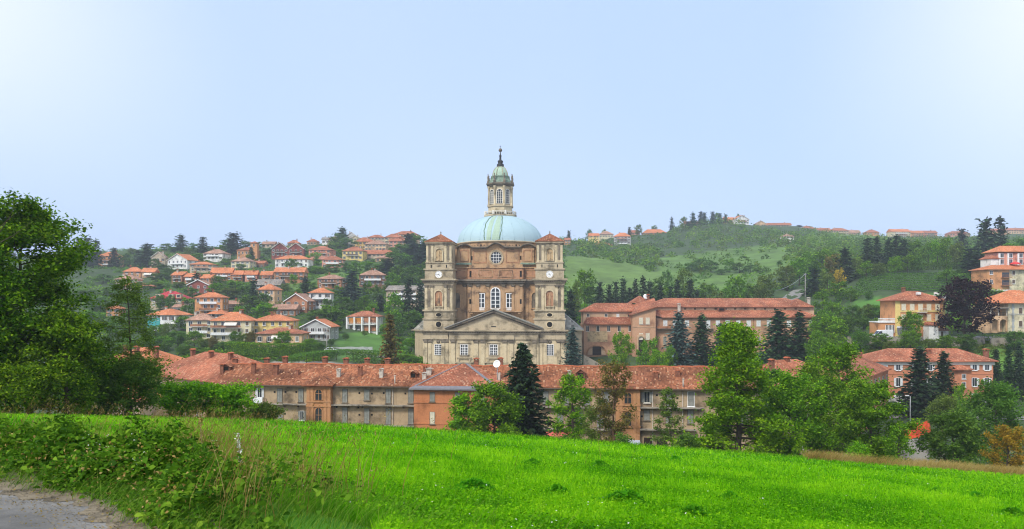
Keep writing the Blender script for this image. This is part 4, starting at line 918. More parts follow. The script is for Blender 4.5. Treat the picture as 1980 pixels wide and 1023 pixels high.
for s in (-1, 1):
    cp(MB().prism([(s * 8.3, 37.5), (s * 12.2, 37.5), (s * 12.2, 42.2), (s * 8.3, 42.2)][::s], 9.2, 10.1, 'xz'), 'corner_pier', 'church_brick')
    cp(MB().prism([(s * 7.7, 37.0), (s * 12.9, 37.0), (s * 12.6, 37.55), (s * 8.1, 37.55)][::s], 8.2, 10.2, 'xz'), 'copper_ledge', 'verdigris')
    MB().box(s * 7.9 - 0.2, s * 7.9 + 0.2, 9.9, 9.99, 38.6, 39.8).build('slot', 'dark_void', CH)
    ring(MB(), [(s*5.3 - 2.2, 37.6), (s*5.3 + 2.2, 37.6), (s*5.3 + 2.2, 41.6), (s*5.3 - 2.2, 41.6)], [(s*5.3 - 1.9, 37.9), (s*5.3 + 1.9, 37.9), (s*5.3 + 1.9, 41.3), (s*5.3 - 1.9, 41.3)], 9.85, 10.02).build('panel_frame', 'church_brick_red', CH)
    ring(MB(), [(s*10.2 - 1.4, 38.0), (s*10.2 + 1.4, 38.0), (s*10.2 + 1.4, 41.8), (s*10.2 - 1.4, 41.8)], [(s*10.2 - 1.15, 38.25), (s*10.2 + 1.15, 38.25), (s*10.2 + 1.15, 41.5), (s*10.2 - 1.15, 41.5)], 9.05, 9.22).build('panel_frame', 'church_brick_red', CH)
    # side drum windows beyond the corner piers
    cp(MB().prism([(s * 12.8, 36.9), (s * 15.6, 36.9), (s * 15.6, 42.6), (s * 14.6, 43.4), (s * 13.4, 43.4), (s * 12.8, 42.9)][::s], 13, 30, 'xz'), 'side_bay', 'church_brick')
cc = lambda r_: [(math.cos(2 * math.pi * i / 32) * r_, 39.3 + math.sin(2 * math.pi * i / 32) * r_ * 1.08) for i in range(32)]
oc = ring(MB(), cc(2.35), cc(1.75), 9.65, 10.03).build('oculus', 'stone', CH)
MB().prism(cc(1.76), 9.9, 9.96, 'xz').build('pane', 'glass', oc)
bars = MB()
for i in (-1, 0, 1):
    hh = math.sqrt(1.75 ** 2 - (0.8 * i) ** 2) * 1.05; bars.box(0.8 * i - 0.06, 0.8 * i + 0.06, 9.82, 9.89, 39.3 - hh, 39.3 + hh)
for i in (-1.05, 0, 1.05):
    hh = math.sqrt(1.75 ** 2 - (i / 1.08) ** 2) * 0.98; bars.box(-hh, hh, 9.825, 9.885, 39.3 + i - 0.06, 39.3 + i + 0.06)
bars.build('glazing_bars', 'white_paint', oc)
# drum, dome, lantern
DC = 28.0; EY = 16.3 / 14.9
cp(MB().lathe([(14.9, 36), (14.9, 44.7)], 56, 0, DC, 1, EY), 'drum', 'church_brick')
cp(MB().lathe([(14.9, 44.5), (15.3, 44.6), (15.35, 44.95), (14.6, 45.1)], 56, 0, DC, 1, EY), 'drum_cornice', 'stone')
hol = MB()
for i in range(40):
    a = -math.pi + math.pi * (i + 0.5) / 40; x, y = math.cos(a) * 14.95, DC + math.sin(a) * 14.95 * EY; r_ = 0.22 if i % 5 == 0 else 0.1
    hol.box(x - r_, x + r_, y - 0.05, y + 0.3, 43.5 - r_ * 1.3, 43.5 + r_ * 1.3)
tag(cp(hol, 'putlog_holes', 'dark_void'), kind='stuff')
DR, DH, DZ = 14.75, 9.9, 45.05
dp = [(DR * math.cos(a), DZ + DH * math.sin(a)) for a in np.linspace(0, 1.2, 18)]
dome = cp(MB().lathe(dp, 72, 0, DC, 1, 16.1 / 14.75), 'dome', 'copper')
def dome_pt(az, e, lift=0.0):
    return ((DR + lift) * math.cos(e) * math.cos(az), DC + (DR + lift) * math.cos(e) * math.sin(az) * 16.1 / 14.75, DZ + (DH + lift) * math.sin(e))
for i in range(24):
    az = 2 * math.pi * (i + 0.5) / 24
    MB().tube([dome_pt(az, e, 0.02) for e in np.linspace(0.02, 1.18, 12)], 0.06, 4).build('seam', 'copper', dome)
def dome_patch(a0, a1, b0, b1, mat, lift, name, jag=0.0, e1=1.12):
    rs_ = random.Random(int(a0 * 1000)); mb = MB(); n = 14; L_ = []
    for i in range(n + 1):
        f = i / n; e = 0.02 + (e1 - 0.02) * f
        L_.append((dome_pt(a0 + (b0 - a0) * f + rs_.uniform(-jag, jag), e, lift), dome_pt(a1 + (b1 - a1) * f + rs_.uniform(-jag, jag), e, lift)))
    for i in range(n): mb.face([L_[i][0], L_[i][1], L_[i + 1][1], L_[i + 1][0]], smooth=True)
    return mb.build(name, mat, dome)
h = -math.pi / 2
dome_patch(h - 0.29, h + 0.07, h - 0.38, h + 0.2, 'copper_dark', 0.05, 'weathered_strip', 0.012)
dome_patch(h - 0.23, h - 0.14, h - 0.24, h - 0.1, 'copper_green', 0.08, 'copper_panel', 0.004, 1.08)
dome_patch(h - 0.11, h + 0.045, h - 0.02, h + 0.12, 'copper_green', 0.09, 'copper_panel', 0.006, 1.12)
LN = MB().lathe([(4.35, 55.6), (4.35, 58.0), (3.95, 58.05), (3.95, 65.2), (3.7, 65.3)], 8, 0, DC, rot=math.pi / 8, smooth=False).build('lantern', 'stone_light', CH)
MB().lathe([(4.5, 53.4), (5.5, 54.0), (5.65, 54.5), (5.65, 54.9), (4.2, 55.0)], 32, 0, DC).build('lantern_base', 'stone', LN)
bl = MB().lathe([(5.45, 55.75), (5.6, 55.76), (5.6, 56.0), (5.3, 56.02), (5.3, 55.75)], 32, 0, DC, smooth=False)
for i in range(40):
    a = 2 * math.pi * i / 40; bl.lathe([(0.1, 54.95), (0.15, 55.2), (0.07, 55.5), (0.1, 55.75)], 6, 5.45 * math.cos(a), DC + 5.45 * math.sin(a))
for i in range(8):
    a = 2 * math.pi * (i + 0.5) / 8; bl.lathe([(0.32, 54.95), (0.32, 56.2), (0.02, 56.25)], 4, 5.45 * math.cos(a), DC + 5.45 * math.sin(a), rot=a)
bl.build('balustrade', 'off_white', LN)
MB().lathe([(4.4, 57.6), (4.7, 57.7), (4.7, 58.0), (4.3, 58.2)], 8, 0, DC, rot=math.pi / 8, smooth=False).build('ledge', 'stone', LN)
MB().lathe([(4.0, 64.6), (4.5, 64.8), (4.5, 65.0), (5.05, 65.3), (5.15, 65.75), (4.2, 66.0)], 8, 0, DC, rot=math.pi / 8, smooth=False).build('cornice', 'stone_dark', LN)
MB().lathe([(4.2, 65.9), (3.9, 66.9), (3.3, 67.2), (3.25, 67.9), (3.45, 68.1), (3.4, 68.4), (2.7, 68.5)], 8, 0, DC, rot=math.pi / 8, smooth=False).build('upper_drum', 'verdigris', LN)
cu = MB().lathe([(2.75 * math.cos(a), 68.4 + 3.6 * math.sin(a)) for a in np.linspace(0, 1.4, 10)], 16, 0, DC).build('cupola', 'copper_green', LN)
for i in range(8):
    az = 2 * math.pi * (i + 0.5) / 8
    MB().tube([(2.8 * math.cos(a) * math.cos(az), DC + 2.8 * math.cos(a) * math.sin(az), 68.4 + 3.65 * math.sin(a)) for a in np.linspace(0, 1.4, 8)], 0.13, 5).build('rib', 'stone', cu)
MB().lathe([(1.25, 71.8), (1.2, 72.6), (0.75, 72.9), (0.95, 73.4), (0.95, 73.8), (0.4, 74.1), (0.32, 75.2), (0.5, 75.5), (0.22, 75.9), (0.12, 76.9)], 12, 0, DC).build('pinnacle', 'iron', LN)
MB().lathe([(0.02, 76.85)] + [(0.66 * math.cos(a), 77.5 + 0.66 * math.sin(a)) for a in np.linspace(-1.4, 1.4, 9)] + [(0.02, 78.17)], 14, 0, DC).build('ball', 'stone_dark', LN)
MB().box(-0.05, 0.05, DC - 0.05, DC + 0.05, 78.1, 79.1).box(-0.28, 0.28, DC - 0.04, DC + 0.04, 78.7, 78.8).build('cross', 'iron', LN)
for i in range(8):
    a = 2 * math.pi * (i + 0.5) / 8; c_, s_ = math.cos(a), math.sin(a)
    col = MB().lathe([(0.5, 58.05), (0.5, 58.4), (0.36, 58.5), (0.32, 64.0), (0.5, 64.2), (0.52, 64.7)], 10, 4.2 * c_, DC + 4.2 * s_).build('column', 'stone_light', LN)
    MB().lathe([(0.4, 65.9), (0.45, 66.6), (0.2, 66.8), (0.28, 67.3), (0.3, 68.0), (0.12, 68.4), (0.2, 68.75), (0.02, 69.1)], 8, 4.45 * c_, DC + 4.45 * s_).build('statue', 'stone_dark', LN)
    MB().prism([(0, 66.0), (0.9, 66.0), (0.75, 66.5), (0.3, 66.8), (0.25, 67.6), (0, 67.9)], -0.15, 0.15, 'xz').build('volute', 'verdigris', LN, (3.3 * c_, DC + 3.3 * s_, 0), a)
    a = 2 * math.pi * i / 8; c_, s_ = math.cos(a), math.sin(a); ap = 3.95 * math.cos(math.pi / 8)
    wf = ring(MB(), off(arch_poly(2.3, 5.1), 0, 58.6), off(arch_poly(1.75, 4.75), 0, 58.75), -0.22, 0.1)
    for q in (-0.29, 0.29): wf.box(q - 0.07, q + 0.07, -0.12, 0.02, 58.75, 63.1)
    for q in range(1, 6): wf.box(-0.87, 0.87, -0.115, 0.015, 58.75 + 0.78 * q - 0.04, 58.75 + 0.78 * q + 0.04)
    wo = wf.build('window', 'off_white', LN, (ap * c_, DC + ap * s_, 0), a + math.pi / 2)
    MB().prism(off(arch_poly(1.76, 4.76), 0, 58.75), -0.06, -0.02, 'xz').build('pane', 'glass', wo)
# side chapels with slab roofs
for s in (-1, 1):
    cp(MB().prism([(s * 22.15, 14), (s * 27.2, 14), (s * 27.9, 20), (s * 27.2, 27), (s * 22.15, 30)][::s], -1, 15.6), 'side_chapel', 'stone')
    r = MB()
    pts = [(27.6, 13.3), (28.5, 20), (27.6, 27.5)]; top = [(21.9, 13.3), (20.9, 20), (21.9, 27.5)]
    for (a, c), (e, f_) in zip(zip(pts, pts[1:]), zip(top, top[1:])):
        q = [(s * a[0], a[1], 16.0), (s * c[0], c[1], 16.0), (s * f_[0], f_[1], 21.4), (s * e[0], e[1], 21.4)]
        slope(r, q[::s] if s > 0 else [q[1], q[0], q[3], q[2]])
    slope(r, [(s * 22.0, 12.9, 16.0), (s * 27.6, 13.3, 16.0), (s * 21.9, 13.3, 21.4)][::s])
    slope(r, [(s * 27.6, 27.5, 16.0), (s * 22.0, 27.9, 16.0), (s * 21.9, 27.5, 21.4)][::s])
    cp(r, 'chapel_roof', 'stone_slabs'); cp(MB().box(min(s * 22.3, s * 28.3), max(s * 22.3, s * 28.3), 13.2, 27.6, 15.602, 15.98), 'chapel_cornice', 'stone')
HREC.append((955, 560, 'domed sanctuary', 270))
# ------------------------------------------------------------------ the long arcaded range in front of the piazza
class Face:
    """a facade plane: photo pixel -> (s along the facade, height)"""
    def __init__(s, A, B):
        s.A = A; d = math.hypot(B[0] - A[0], B[1] - A[1]); s.t = ((B[0] - A[0]) / d, (B[1] - A[1]) / d); s.rz = math.atan2(s.t[1], s.t[0])
    def s_(s, x, back=0.0):
        ax, ay = s.A[0] - s.t[1] * back, s.A[1] + s.t[0] * back; k = (x - CX) / F
        return (k * ay - ax) / (s.t[0] - k * s.t[1])
    def z(s, x, y, back=0.0):
        q = s.s_(x, back); Y = s.A[1] + s.t[0] * back + q * s.t[1]; return EZ + (HY - y) * Y / F
PA, PB = (-40.2, 123.0), (24.2, 117.0)
P = Face(PA, PB)
PAL = empty('arcaded_building', (PA[0], PA[1], 0), P.rz, 'long low beige building with mottled red tile roof and chimneys', 'building')
HREC.append((650, 770, 'long red-roofed beige building', 400)); HREC.append((1300, 790, 'long red-roofed beige building', 250))
s0, s1 = P.s_(418), P.s_(1506); PD = 10.6; ez, rz_ = 11.5, 14.3
MB().box(s0, s1, 0, PD, -1, ez - 0.3).build('wall', 'old_plaster', PAL)
MB().box(s0, s1, -0.6, PD + 0.6, ez - 0.3, ez - 0.12).build('eaves_board', 'shutter_brown', PAL)
rb = MB(); random.seed(2)
# the roof planes sag and ripple a little, as old tile roofs do
def sag(x): return 0.05 * math.sin(x * 0.31) + 0.04 * math.sin(x * 0.83 + 1) + 0.03 * math.sin(x * 2.1)
nx_ = 90; off_u = 3.0
for i in range(nx_):
    a, c = s0 + (s1 - s0) * i / nx_, s0 + (s1 - s0) * (i + 1) / nx_
    for j in range(5):
        f0, f1 = j / 5, (j + 1) / 5
        def pt(x, f, side): y = -0.75 + (PD / 2 + 0.75) * f; return (x, y if side > 0 else PD - y, ez + (rz_ - ez) * f + sag(x) * (0.4 + 0.6 * f) - 0.12 * math.sin(math.pi * f))
        rb.face([pt(a, f0, 1), pt(c, f0, 1), pt(c, f1, 1), pt(a, f1, 1)], [(a, f0 * 6.6), (c, f0 * 6.6), (c, f1 * 6.6), (a, f1 * 6.6)], True)
        rb.face([pt(c, f0, -1), pt(a, f0, -1), pt(a, f1, -1), pt(c, f1, -1)], [(c, f0 * 6.6 + 40), (a, f0 * 6.6 + 40), (a, f1 * 6.6 + 40), (c, f1 * 6.6 + 40)], True)
    rb.face([(a, -0.75, ez - 0.14 + sag(a) * .4), (c, -0.75, ez - 0.14 + sag(c) * .4), (c, -0.75, ez + sag(c) * .4), (a, -0.75, ez + sag(a) * .4)])
    rb.face([(a, -0.75, ez - 0.14 + sag(a) * .4), (a, -0.1, ez - 0.14), (c, -0.1, ez - 0.14), (c, -0.75, ez - 0.14 + sag(c) * .4)])
ROOF = rb.build('roof', 'tiles_old', PAL)
rt = MB()
for i in range(int((s1 - s0) / 0.42)):
    x = s0 + 0.42 * i; z = rz_ + sag(x) + random.uniform(-.02, .03)
    rt.prism([(-0.14, -0.06), (0.14, -0.06), (0.1, 0.07), (0, 0.12), (-0.1, 0.07)], x, x + 0.46, 'xz')
    n = 10
    for k in range(len(rt.v) - n, len(rt.v)): vx, vy_, vz = rt.v[k]; rt.v[k] = (vy_, PD / 2 + vx, z + vz + 0.01 * (k % 2))
tag(rt.build('ridge_tiles', 'ridge_tile', ROOF), kind='stuff')
MB().box(s0, s1, -0.85, -0.752, ez - 0.25, ez - 0.1).build('gutter', 'shutter_brown', PAL)
# balconies running between the bays
def gallery(x0, x1, y, par=PAL, rail=False):
    a, c = P.s_(x0), P.s_(x1); z = P.z((x0 + x1) / 2, y)
    o = MB().box(a, c, -0.95, 0, z - 0.16, z).build('balcony', 'wall_stone', par)
    b_ = MB()
    for i in range(int((c - a) / 2.2) + 1): b_.prism([(-0.9, z - 0.17), (0.0, z - 0.17), (0.0, z - 0.6), (-0.2, z - 0.55)], 0, 0.18, 'xz')
    k = 0
    for i in range(int((c - a) / 2.2) + 1):
        for q in range(8): vx, vy_, vz = b_.v[k]; b_.v[k] = (a + 0.2 + 2.2 * i + vy_, vx, vz); k += 1
    b_.build('bracket', 'stone_dark', o)
    if rail:
        r = MB(); railing(r, a, c, -0.93, z, 0.95, step=0.28); r.build('railing', 'iron', o)
    return z
zg = gallery(521, 596, 780); gallery(644, 808, 782); gallery(718, 808, 822); gallery(1043, 1190, 786); gallery(1237, 1360, 787); gallery(1043, 1190, 828, rail=False); gallery(1237, 1345, 829, rail=False)
def shwin(x, y0, y1, wpx, frame='stone_dark', closed='shutter_grey', shut=None, fc=P, par=PAL, back=0.0, mul=1.0):
    z0, z1 = fc.z(x, y1, back), fc.z(x, y0, back); k = (fc.A[1] + back) / F
    return window(par, fc.s_(x, back), back - 0.004, z0, wpx * k * mul, z1 - z0, 0, frame, 'glass', shut, None if shut else closed)
for x, y0, y1, w_ in ((541, 752, 777, 9), (582, 752, 777, 9), (667, 753, 778, 9), (709.5, 754, 773, 9.5), (751, 753, 779, 9), (794.5, 754, 779, 9.5),
                      (667, 788, 817, 9), (709.5, 790, 818, 9), (751, 790, 820, 9), (794.5, 790, 820, 9.5), (543, 790, 812, 9),
                      (455, 752, 777, 9), (1055, 757, 781, 10), (1095, 757, 783, 10), (1135, 757, 783, 10), (1172, 757, 783, 10),
                      (1083, 800, 826, 10), (1122, 798, 826, 10), (1160, 798, 826, 10), (1293, 758, 785, 11), (1250.5, 793, 812, 10), (1293, 793, 818, 10), (1335, 793, 818, 10),
                      (1400, 758, 785, 11), (1440, 758, 785, 11), (1480, 758, 785, 11), (1400, 795, 820, 11), (1440, 795, 820, 11)): shwin(x, y0, y1, w_)
shwin(502.5, 751, 768, 8, 'white_paint', None, 'shutter_white'); shwin(584, 795, 812, 7, 'white_paint', None, 'shutter_grey')
shwin(1251, 758, 778, 10, 'off_white', None, 'shutter_grey'); shwin(1336, 758, 785, 11, 'white_paint')
for x, y in ((531, 758), (552, 758), (573, 758), (695, 760), (719, 761), (742, 760), (784, 761), (551, 800), (695, 802), (719, 802), (651, 787), (693, 788), (1241, 805), (1270, 764), (1310, 770)):
    a, z = P.s_(x), P.z(x, y); MB().box(a - 0.14, a + 0.14, -0.03, -0.004, z - 0.14, z + 0.14).build('vent_hole', 'dark_void', PAL)
for x in (760, 1320, 1262):                                       # rain pipes
    a = P.s_(x); MB().tube([(a, -0.1, 0), (a, -0.1, ez - 0.4)], 0.06, 6).build('downpipe', 'chimney_pale', PAL)
# the two pilastered brick bays with their own little hipped roofs
def bay(x0, x1, xa0, xa1):
    a, c = P.s_(x0), P.s_(x1); m_ = (a + c) / 2; f = -0.9
    B = MB().box(a, c, f, 0.02, -1, ez - 0.25).build('bay', 'bay_brick', PAL)
    for x in (a + 0.3, c - 0.3, m_ - 1.05, m_ + 1.05): MB().box(x - 0.26, x + 0.26, f - 0.14, f - 0.002, -1, ez - 0.27).build('pilaster', 'bay_brick', B)
    for z in (P.z(620, 775), P.z(620, 784), P.z(620, 815)): MB().box(a - 0.06, c + 0.06, f - 0.2, f + 0.2, z - 0.12, z + 0.12).build('string_course', 'bay_brick', B)
    for y0, y1 in ((752, 772), (787, 813)):
        zb, zt = P.z(620, y1), P.z(620, y0); w_ = 1.02; ap = arch_poly(w_, zt - zb); o = [(u * 1.35, (v - 0.5) * 1.06 + 0.55) for u, v in ap]
        fr = ring(MB(), off(o, m_, zb - 0.05), off(ap, m_, zb), f - 0.12, f + 0.01); fr.box(m_ - 0.03, m_ + 0.03, f - 0.06, f - 0.01, zb, zt).box(m_ - 0.5, m_ + 0.5, f - 0.055, f - 0.012, zb + 0.95, zb + 1.02)
        fr = fr.build('window', 'bay_brick', B); MB().prism(off(ap, m_, zb), f - 0.04, f - 0.004, 'xz').build('pane', 'glass', fr)
    r = MB(); e0, e1 = a - 0.55, c + 0.55; yb = 3.2; zt = ez + (rz_ - ez) * (yb + 0.75) / (PD / 2 + 0.75) + 0.1; zt = max(zt, ez + 1.6)
    slope(r, [(e0, f - 0.7, ez + 0.02), (e1, f - 0.7, ez + 0.02), (m_, f + 1.9, ez + 1.45)])
    slope(r, [(e1, f - 0.7, ez + 0.02), (e1 + 0.1, 0.9, ez + 0.55), (m_, 2.4, ez + 1.5), (m_, f + 1.9, ez + 1.45)]); slope(r, [(e0 - 0.1, 0.9, ez + 0.55), (e0, f - 0.7, ez + 0.02), (m_, f + 1.9, ez + 1.45), (m_, 2.4, ez + 1.5)])
    r.face([(e0, f - 0.7, ez - 0.12), (e1, f - 0.7, ez - 0.12), (e1, f - 0.7, ez + 0.02), (e0, f - 0.7, ez + 0.02)]); r.face([(e0, f - 0.7, ez - 0.12), (e0, 0, ez - 0.12), (e1, 0, ez - 0.12), (e1, f - 0.7, ez - 0.12)])
    r.build('bay_roof', 'tiles_old', B)
bay(596.7, 643.5, 614, 626); bay(1190, 1237, 1206, 1218)
# the projecting orange brick block with hipped roof and lead border
b0, b1 = P.s_(808.5), P.s_(966); fB = -3.0
BL = MB().box(b0, b1, fB, 0.0, -1, ez - 0.35).build('central_block', 'block_brick', PAL)
MB().box(b0 - 0.55, b1 + 0.55, fB - 0.6, 0.1, ez - 0.35, ez - 0.15).build('eaves', 'shutter_brown', BL)
mX = P.s_(898, 5); e0, e1 = b0 - 0.65, b1 + 0.65; ap0, ap1 = (mX - 0.6, PD / 2 - 0.3, rz_ + 0.25), (mX + 0.6, PD / 2 - 0.3, rz_ + 0.25)
r = MB(); fe = fB - 0.7
slope(r, [(e0, fe, ez - 0.1), (e1, fe, ez - 0.1), ap1, ap0]); slope(r, [(e1, fe, ez - 0.1), (e1 + 0.4, PD / 2, ez + 0.9), ap1]); slope(r, [(e0 - 0.4, PD / 2, ez + 0.9), (e0, fe, ez - 0.1), ap0])
r.face([(e0, fe, ez - 0.3), (e1, fe, ez - 0.3), (e1, fe, ez - 0.1), (e0, fe, ez - 0.1)]); BR = r.build('block_roof', 'tiles_red', BL)
nrm = Vector((0, -(rz_ + 0.35 - ez), ap0[1] - fe)).normalized() * 0.06
def lerp(p, q, f): return tuple(a + (c - a) * f for a, c in zip(p, q))
E0, E1 = (e0, fe, ez - 0.1), (e1, fe, ez - 0.1)
def up(p, k=1): return (p[0], p[1] + nrm.y * k, p[2] + nrm.z * k)
lb = MB()
lb.face([up(E0), up(E1), up(lerp(E1, ap1, 0.1)), up(lerp(E0, ap0, 0.1))])
h0, h1 = lerp(E0, ap0, 0.1), lerp(E1, ap1, 0.1)
lb.face([up(h1, 1.2), up((h1[0] - 0.6, h1[1], h1[2]), 1.2), up((ap1[0] - 0.5, ap1[1], ap1[2]), 1.2), up(ap1, 1.2)][::-1]); lb.face([up(h0, 1.2), up((h0[0] + 0.35, h0[1], h0[2]), 1.2), up((ap0[0] + 0.2, ap0[1], ap0[2]), 1.2), up(ap0, 1.2)])
lb.face([(e0, fe - 0.03, ez - 0.28), (e1, fe - 0.03, ez - 0.28), up(E1), up(E0)]); lb.build('lead_border', 'lead', BL)
for x, y0, y1 in ((836, 759, 776), (884.5, 759, 776), (836, 797, 819), (884.5, 797, 819), (932, 759, 776), (932, 797, 819)): shwin(x, y0, y1, 8.5, back=fB, par=BL, closed='shutter_cream' if y0 > 780 else 'shutter_grey')
for y in (779, 820): z = P.z(880, y, fB); MB().box(b0 - 0.05, b1 + 0.05, fB - 0.08, fB + 0.1, z - 0.1, z + 0.1).build('string_course', 'block_brick', BL)
# chimneys on the front slope (x, row of foot) and behind the ridge; roof dormers
def on_roof(x, y):
    lo, hi = 0.0, 1.0
    for _ in range(30):
        f = (lo + hi) / 2; back = -0.75 + (PD / 2 + 0.75) * f; z = P.z(x, y, back)
        if z > ez + (rz_ - ez) * f: lo = f
        else: hi = f
    return P.s_(x, back), back, ez + (rz_ - ez) * f
for x, y, w_, h_, mt in ((490.5, 720, 0.62, 1.7, 'chimney_brick'), (533.5, 722, 0.75, 1.6, 'chimney_brick'), (575, 723, 0.45, 0.8, 'chimney_brick'), (655, 726, 0.55, 1.15, 'chimney_pale'), (696.5, 725, 0.6, 1.6, 'chimney_brick'), (737.5, 727, 0.55, 1.25, 'chimney_pale'),
                         (820.5, 734, 0.6, 1.2, 'chimney_pale'), (822, 722, 0.55, 1.3, 'chimney_brick'), (829.5, 722, 0.75, 0.9, 'chimney_pale'), (1094, 727, 0.5, 0.8, 'chimney_brick'), (1101, 726, 0.55, 0.85, 'chimney_pale'), (1268, 728, 0.6, 0.8, 'chimney_brick'), (1310.5, 726, 0.65, 0.9, 'chimney_brick'), (1402, 728, 0.6, 1.0, 'chimney_brick'), (430, 716, 0.6, 1.1, 'chimney_brick'), (1455, 722, 0.6, 1.1, 'chimney_brick')):
    a, bk, z = on_roof(x, y); chimney(PAL, a, bk, z, w_, h_, mt, 'ridge_tile' if mt == 'chimney_brick' else 'chimney_pale')
for x, h_ in ((455, 0.9), (516, 1.0), (551.5, 1.3), (628.5, 1.3), (669, 1.1), (710, 1.1), (749.5, 1.1), (921, 1.2), (968, 1.3)): chimney(PAL, P.s_(x, PD / 2 + 1.3), PD / 2 + 1.3, rz_ - 0.4, 0.7, h_ + 0.35)
for x, y in ((763.5, 741), (1321, 748)): a, bk, z = on_roof(x, y); MB().tube([(a, bk, z - 0.2), (a, bk, z + 1.1)], 0.1, 8).box(a - 0.16, a + 0.16, bk - 0.16, bk + 0.16, z + 1.12, z + 1.2).build('flue', 'chimney_pale', PAL)
def dormer(x, y, w_, h_):
    a, bk, z = on_roof(x, y); o = MB().prism([(a - w_/2, z - 0.2), (a + w_/2, z - 0.2), (a + w_/2, z + h_ * 0.7), (a, z + h_), (a - w_/2, z + h_ * 0.7)], bk, bk + 2.2, 'xz').build('dormer', 'chimney_brick', PAL)
    MB().box(a - w_ * 0.36, a + w_ * 0.36, bk - 0.04, bk - 0.003, z, z + h_ * 0.68).build('opening', 'dark_void', o)
    r = MB()
    for s in (-1, 1): slope(r, [(a + s * (w_/2 + 0.25), bk - 0.3, z + h_ * 0.62), (a + s * (w_/2 + 0.25), bk + 2.4, z + h_ * 0.62), (a, bk + 2.4, z + h_ + 0.1), (a, bk - 0.3, z + h_ + 0.1)][::s])
    r.build('dormer_roof', 'tiles_old', o)
dormer(799, 730, 0.95, 0.95); dormer(1122.5, 735, 1.25, 1.6); dormer(437, 716, 1.2, 0.9)
# shop fronts under the galleries
def awning(x0, x1, y0, y1, mat, out_=1.6, name='awning'):
    a, c = P.s_(x0), P.s_(x1); zt, zb = P.z(x0, y0), P.z(x0, y1, -out_)
    m_ = MB().face([(a, -out_, zb), (c, -out_, zb), (c, -0.02, zt), (a, -0.02, zt)]).face([(a, -out_, zb - 0.3), (c, -out_, zb - 0.3), (c, -out_, zb), (a, -out_, zb)]).face([(a, -0.02, zt - 0.06), (c, -0.02, zt - 0.06), (c, -out_, zb - 0.06), (a, -out_, zb - 0.06)])
    m_.build(name, mat, PAL)
awning(1047, 1106, 829, 843, 'awning_red'); awning(1218, 1237, 835, 842, 'sign_green', 0.3, 'shop_sign'); awning(1190, 1236, 846, 855, 'canopy_blue', 2.2, 'canopy')
for x0, x1 in ((1050, 1062), (1066, 1078), (1085, 1105), (1195, 1210), (1215, 1232), (1245, 1262), (1270, 1290), (1300, 1320), (1345, 1365), (1380, 1400)):
    a, c = P.s_(x0), P.s_(x1); MB().box(a, c, -0.05, -0.004, 0, P.z(x0, 846)).build('shop_door', 'door_wood', PAL)
# satellite dish on its brick stack, laundry-white balcony cloth, flower pots
a, bk, z = on_roof(964, 733)
chimney(PAL, a, bk, z, 0.5, 1.3, 'chimney_pale')
wx = lambda s, b_, z_: (PA[0] + P.t[0] * s - P.t[1] * b_, PA[1] + P.t[1] * s + P.t[0] * b_, z_)
DS = empty('satellite_dish', wx(a - 0.15, bk - 0.3, z), P.rz, 'large white satellite dish on a pole above the long red roof', 'dish')
MB().tube([(0, 0, -0.3), (0, 0, 2.3)], 0.05, 8).build('pole', 'steel', DS)
d_ = MB().lathe([(0.02, 0.0), (0.3, 0.04), (0.52, 0.13), (0.6, 0.2), (0.6, 0.23), (0.5, 0.17), (0.02, 0.04)], 24).build('reflector', 'white_paint', DS, (0, -0.1, 2.35)); d_.rotation_euler = (math.radians(72), 0, math.radians(-18))
MB().tube([(0, -0.12, 1.95), (-0.12, -0.75, 2.3)], 0.02, 5).box(-0.18, -0.06, -0.82, -0.7, 2.25, 2.36).build('feed_arm', 'steel', DS)
a, z = P.s_(498), P.z(498, 780)
q = MB()
for i in range(10): f0, f1 = i / 10, (i + 1) / 10; zz = lambda f: z + 0.15 + 0.06 * math.sin(f * 17); q.face([(a - 0.3 + 1.5 * f0, -0.97 - 0.03 * math.sin(f0 * 20), zz(f0)), (a - 0.3 + 1.5 * f1, -0.97 - 0.03 * math.sin(f1 * 20), zz(f1)), (a - 0.3 + 1.5 * f1, -0.96, z + 1.0), (a - 0.3 + 1.5 * f0, -0.96, z + 1.0)])
gallery(490, 520, 781, rail=True)
cl_ = q.build('balcony_cloth', 'white_paint'); cl_.location = (PA[0], PA[1], 0); cl_.rotation_euler = (0, 0, P.rz); tag(cl_, 'white cloth hung over the balcony rail by open shutters', 'cloth')
# --- wings bending away at both ends
def wing(nm, lab, A, B, dep, ze, zr, wall, rm, rows, yaw_back=0.0, nch=3, hip=True, seed=1):
    d = math.hypot(B[0] - A[0], B[1] - A[1]); f = Face(A, B); R_ = random.Random(seed)
    E = empty(nm, (A[0], A[1], 0), f.rz, lab, 'building')
    MB().box(0, d, 0, dep, -1, ze - 0.2).build('wall', wall, E)
    roof(MB(), -0.5, d + 0.5, -0.6, dep + 0.6, ze, zr - ze, 'hip' if hip else 'gx', 0.2).build('roof', rm, E)
    n = int(d / 3.6)
    for zz in rows:
        for i in range(n): window(E, d * (i + 0.5) / n, -0.004, zz, 1.0, 1.9, 0, 'off_white', 'glass', None, R_.choice(['shutter_grey', 'shutter_brown', None]))
    for i in range(nch): chimney(E, d * (i + R_.uniform(.2, .8)) / nch, dep * R_.uniform(0.2, 0.5), zr - 1.2, 0.65, 1.7)
    return E, f
wing('corner_building', 'tile-roofed corner house bending back at the end of the long range', (-66.5, 141), (-47.5, 124.5), 15, 11.7, 15.5, 'old_plaster', 'tiles_red', (1.5, 5, 8.4), nch=3, seed=3)
wing('old_house', 'old house with lumpy orange tiles behind the young larch', (-82, 150), (-67.5, 146), 13, 12.0, 15.6, 'old_plaster', 'tiles_new', (1.5, 5, 8.4), nch=3, seed=4)
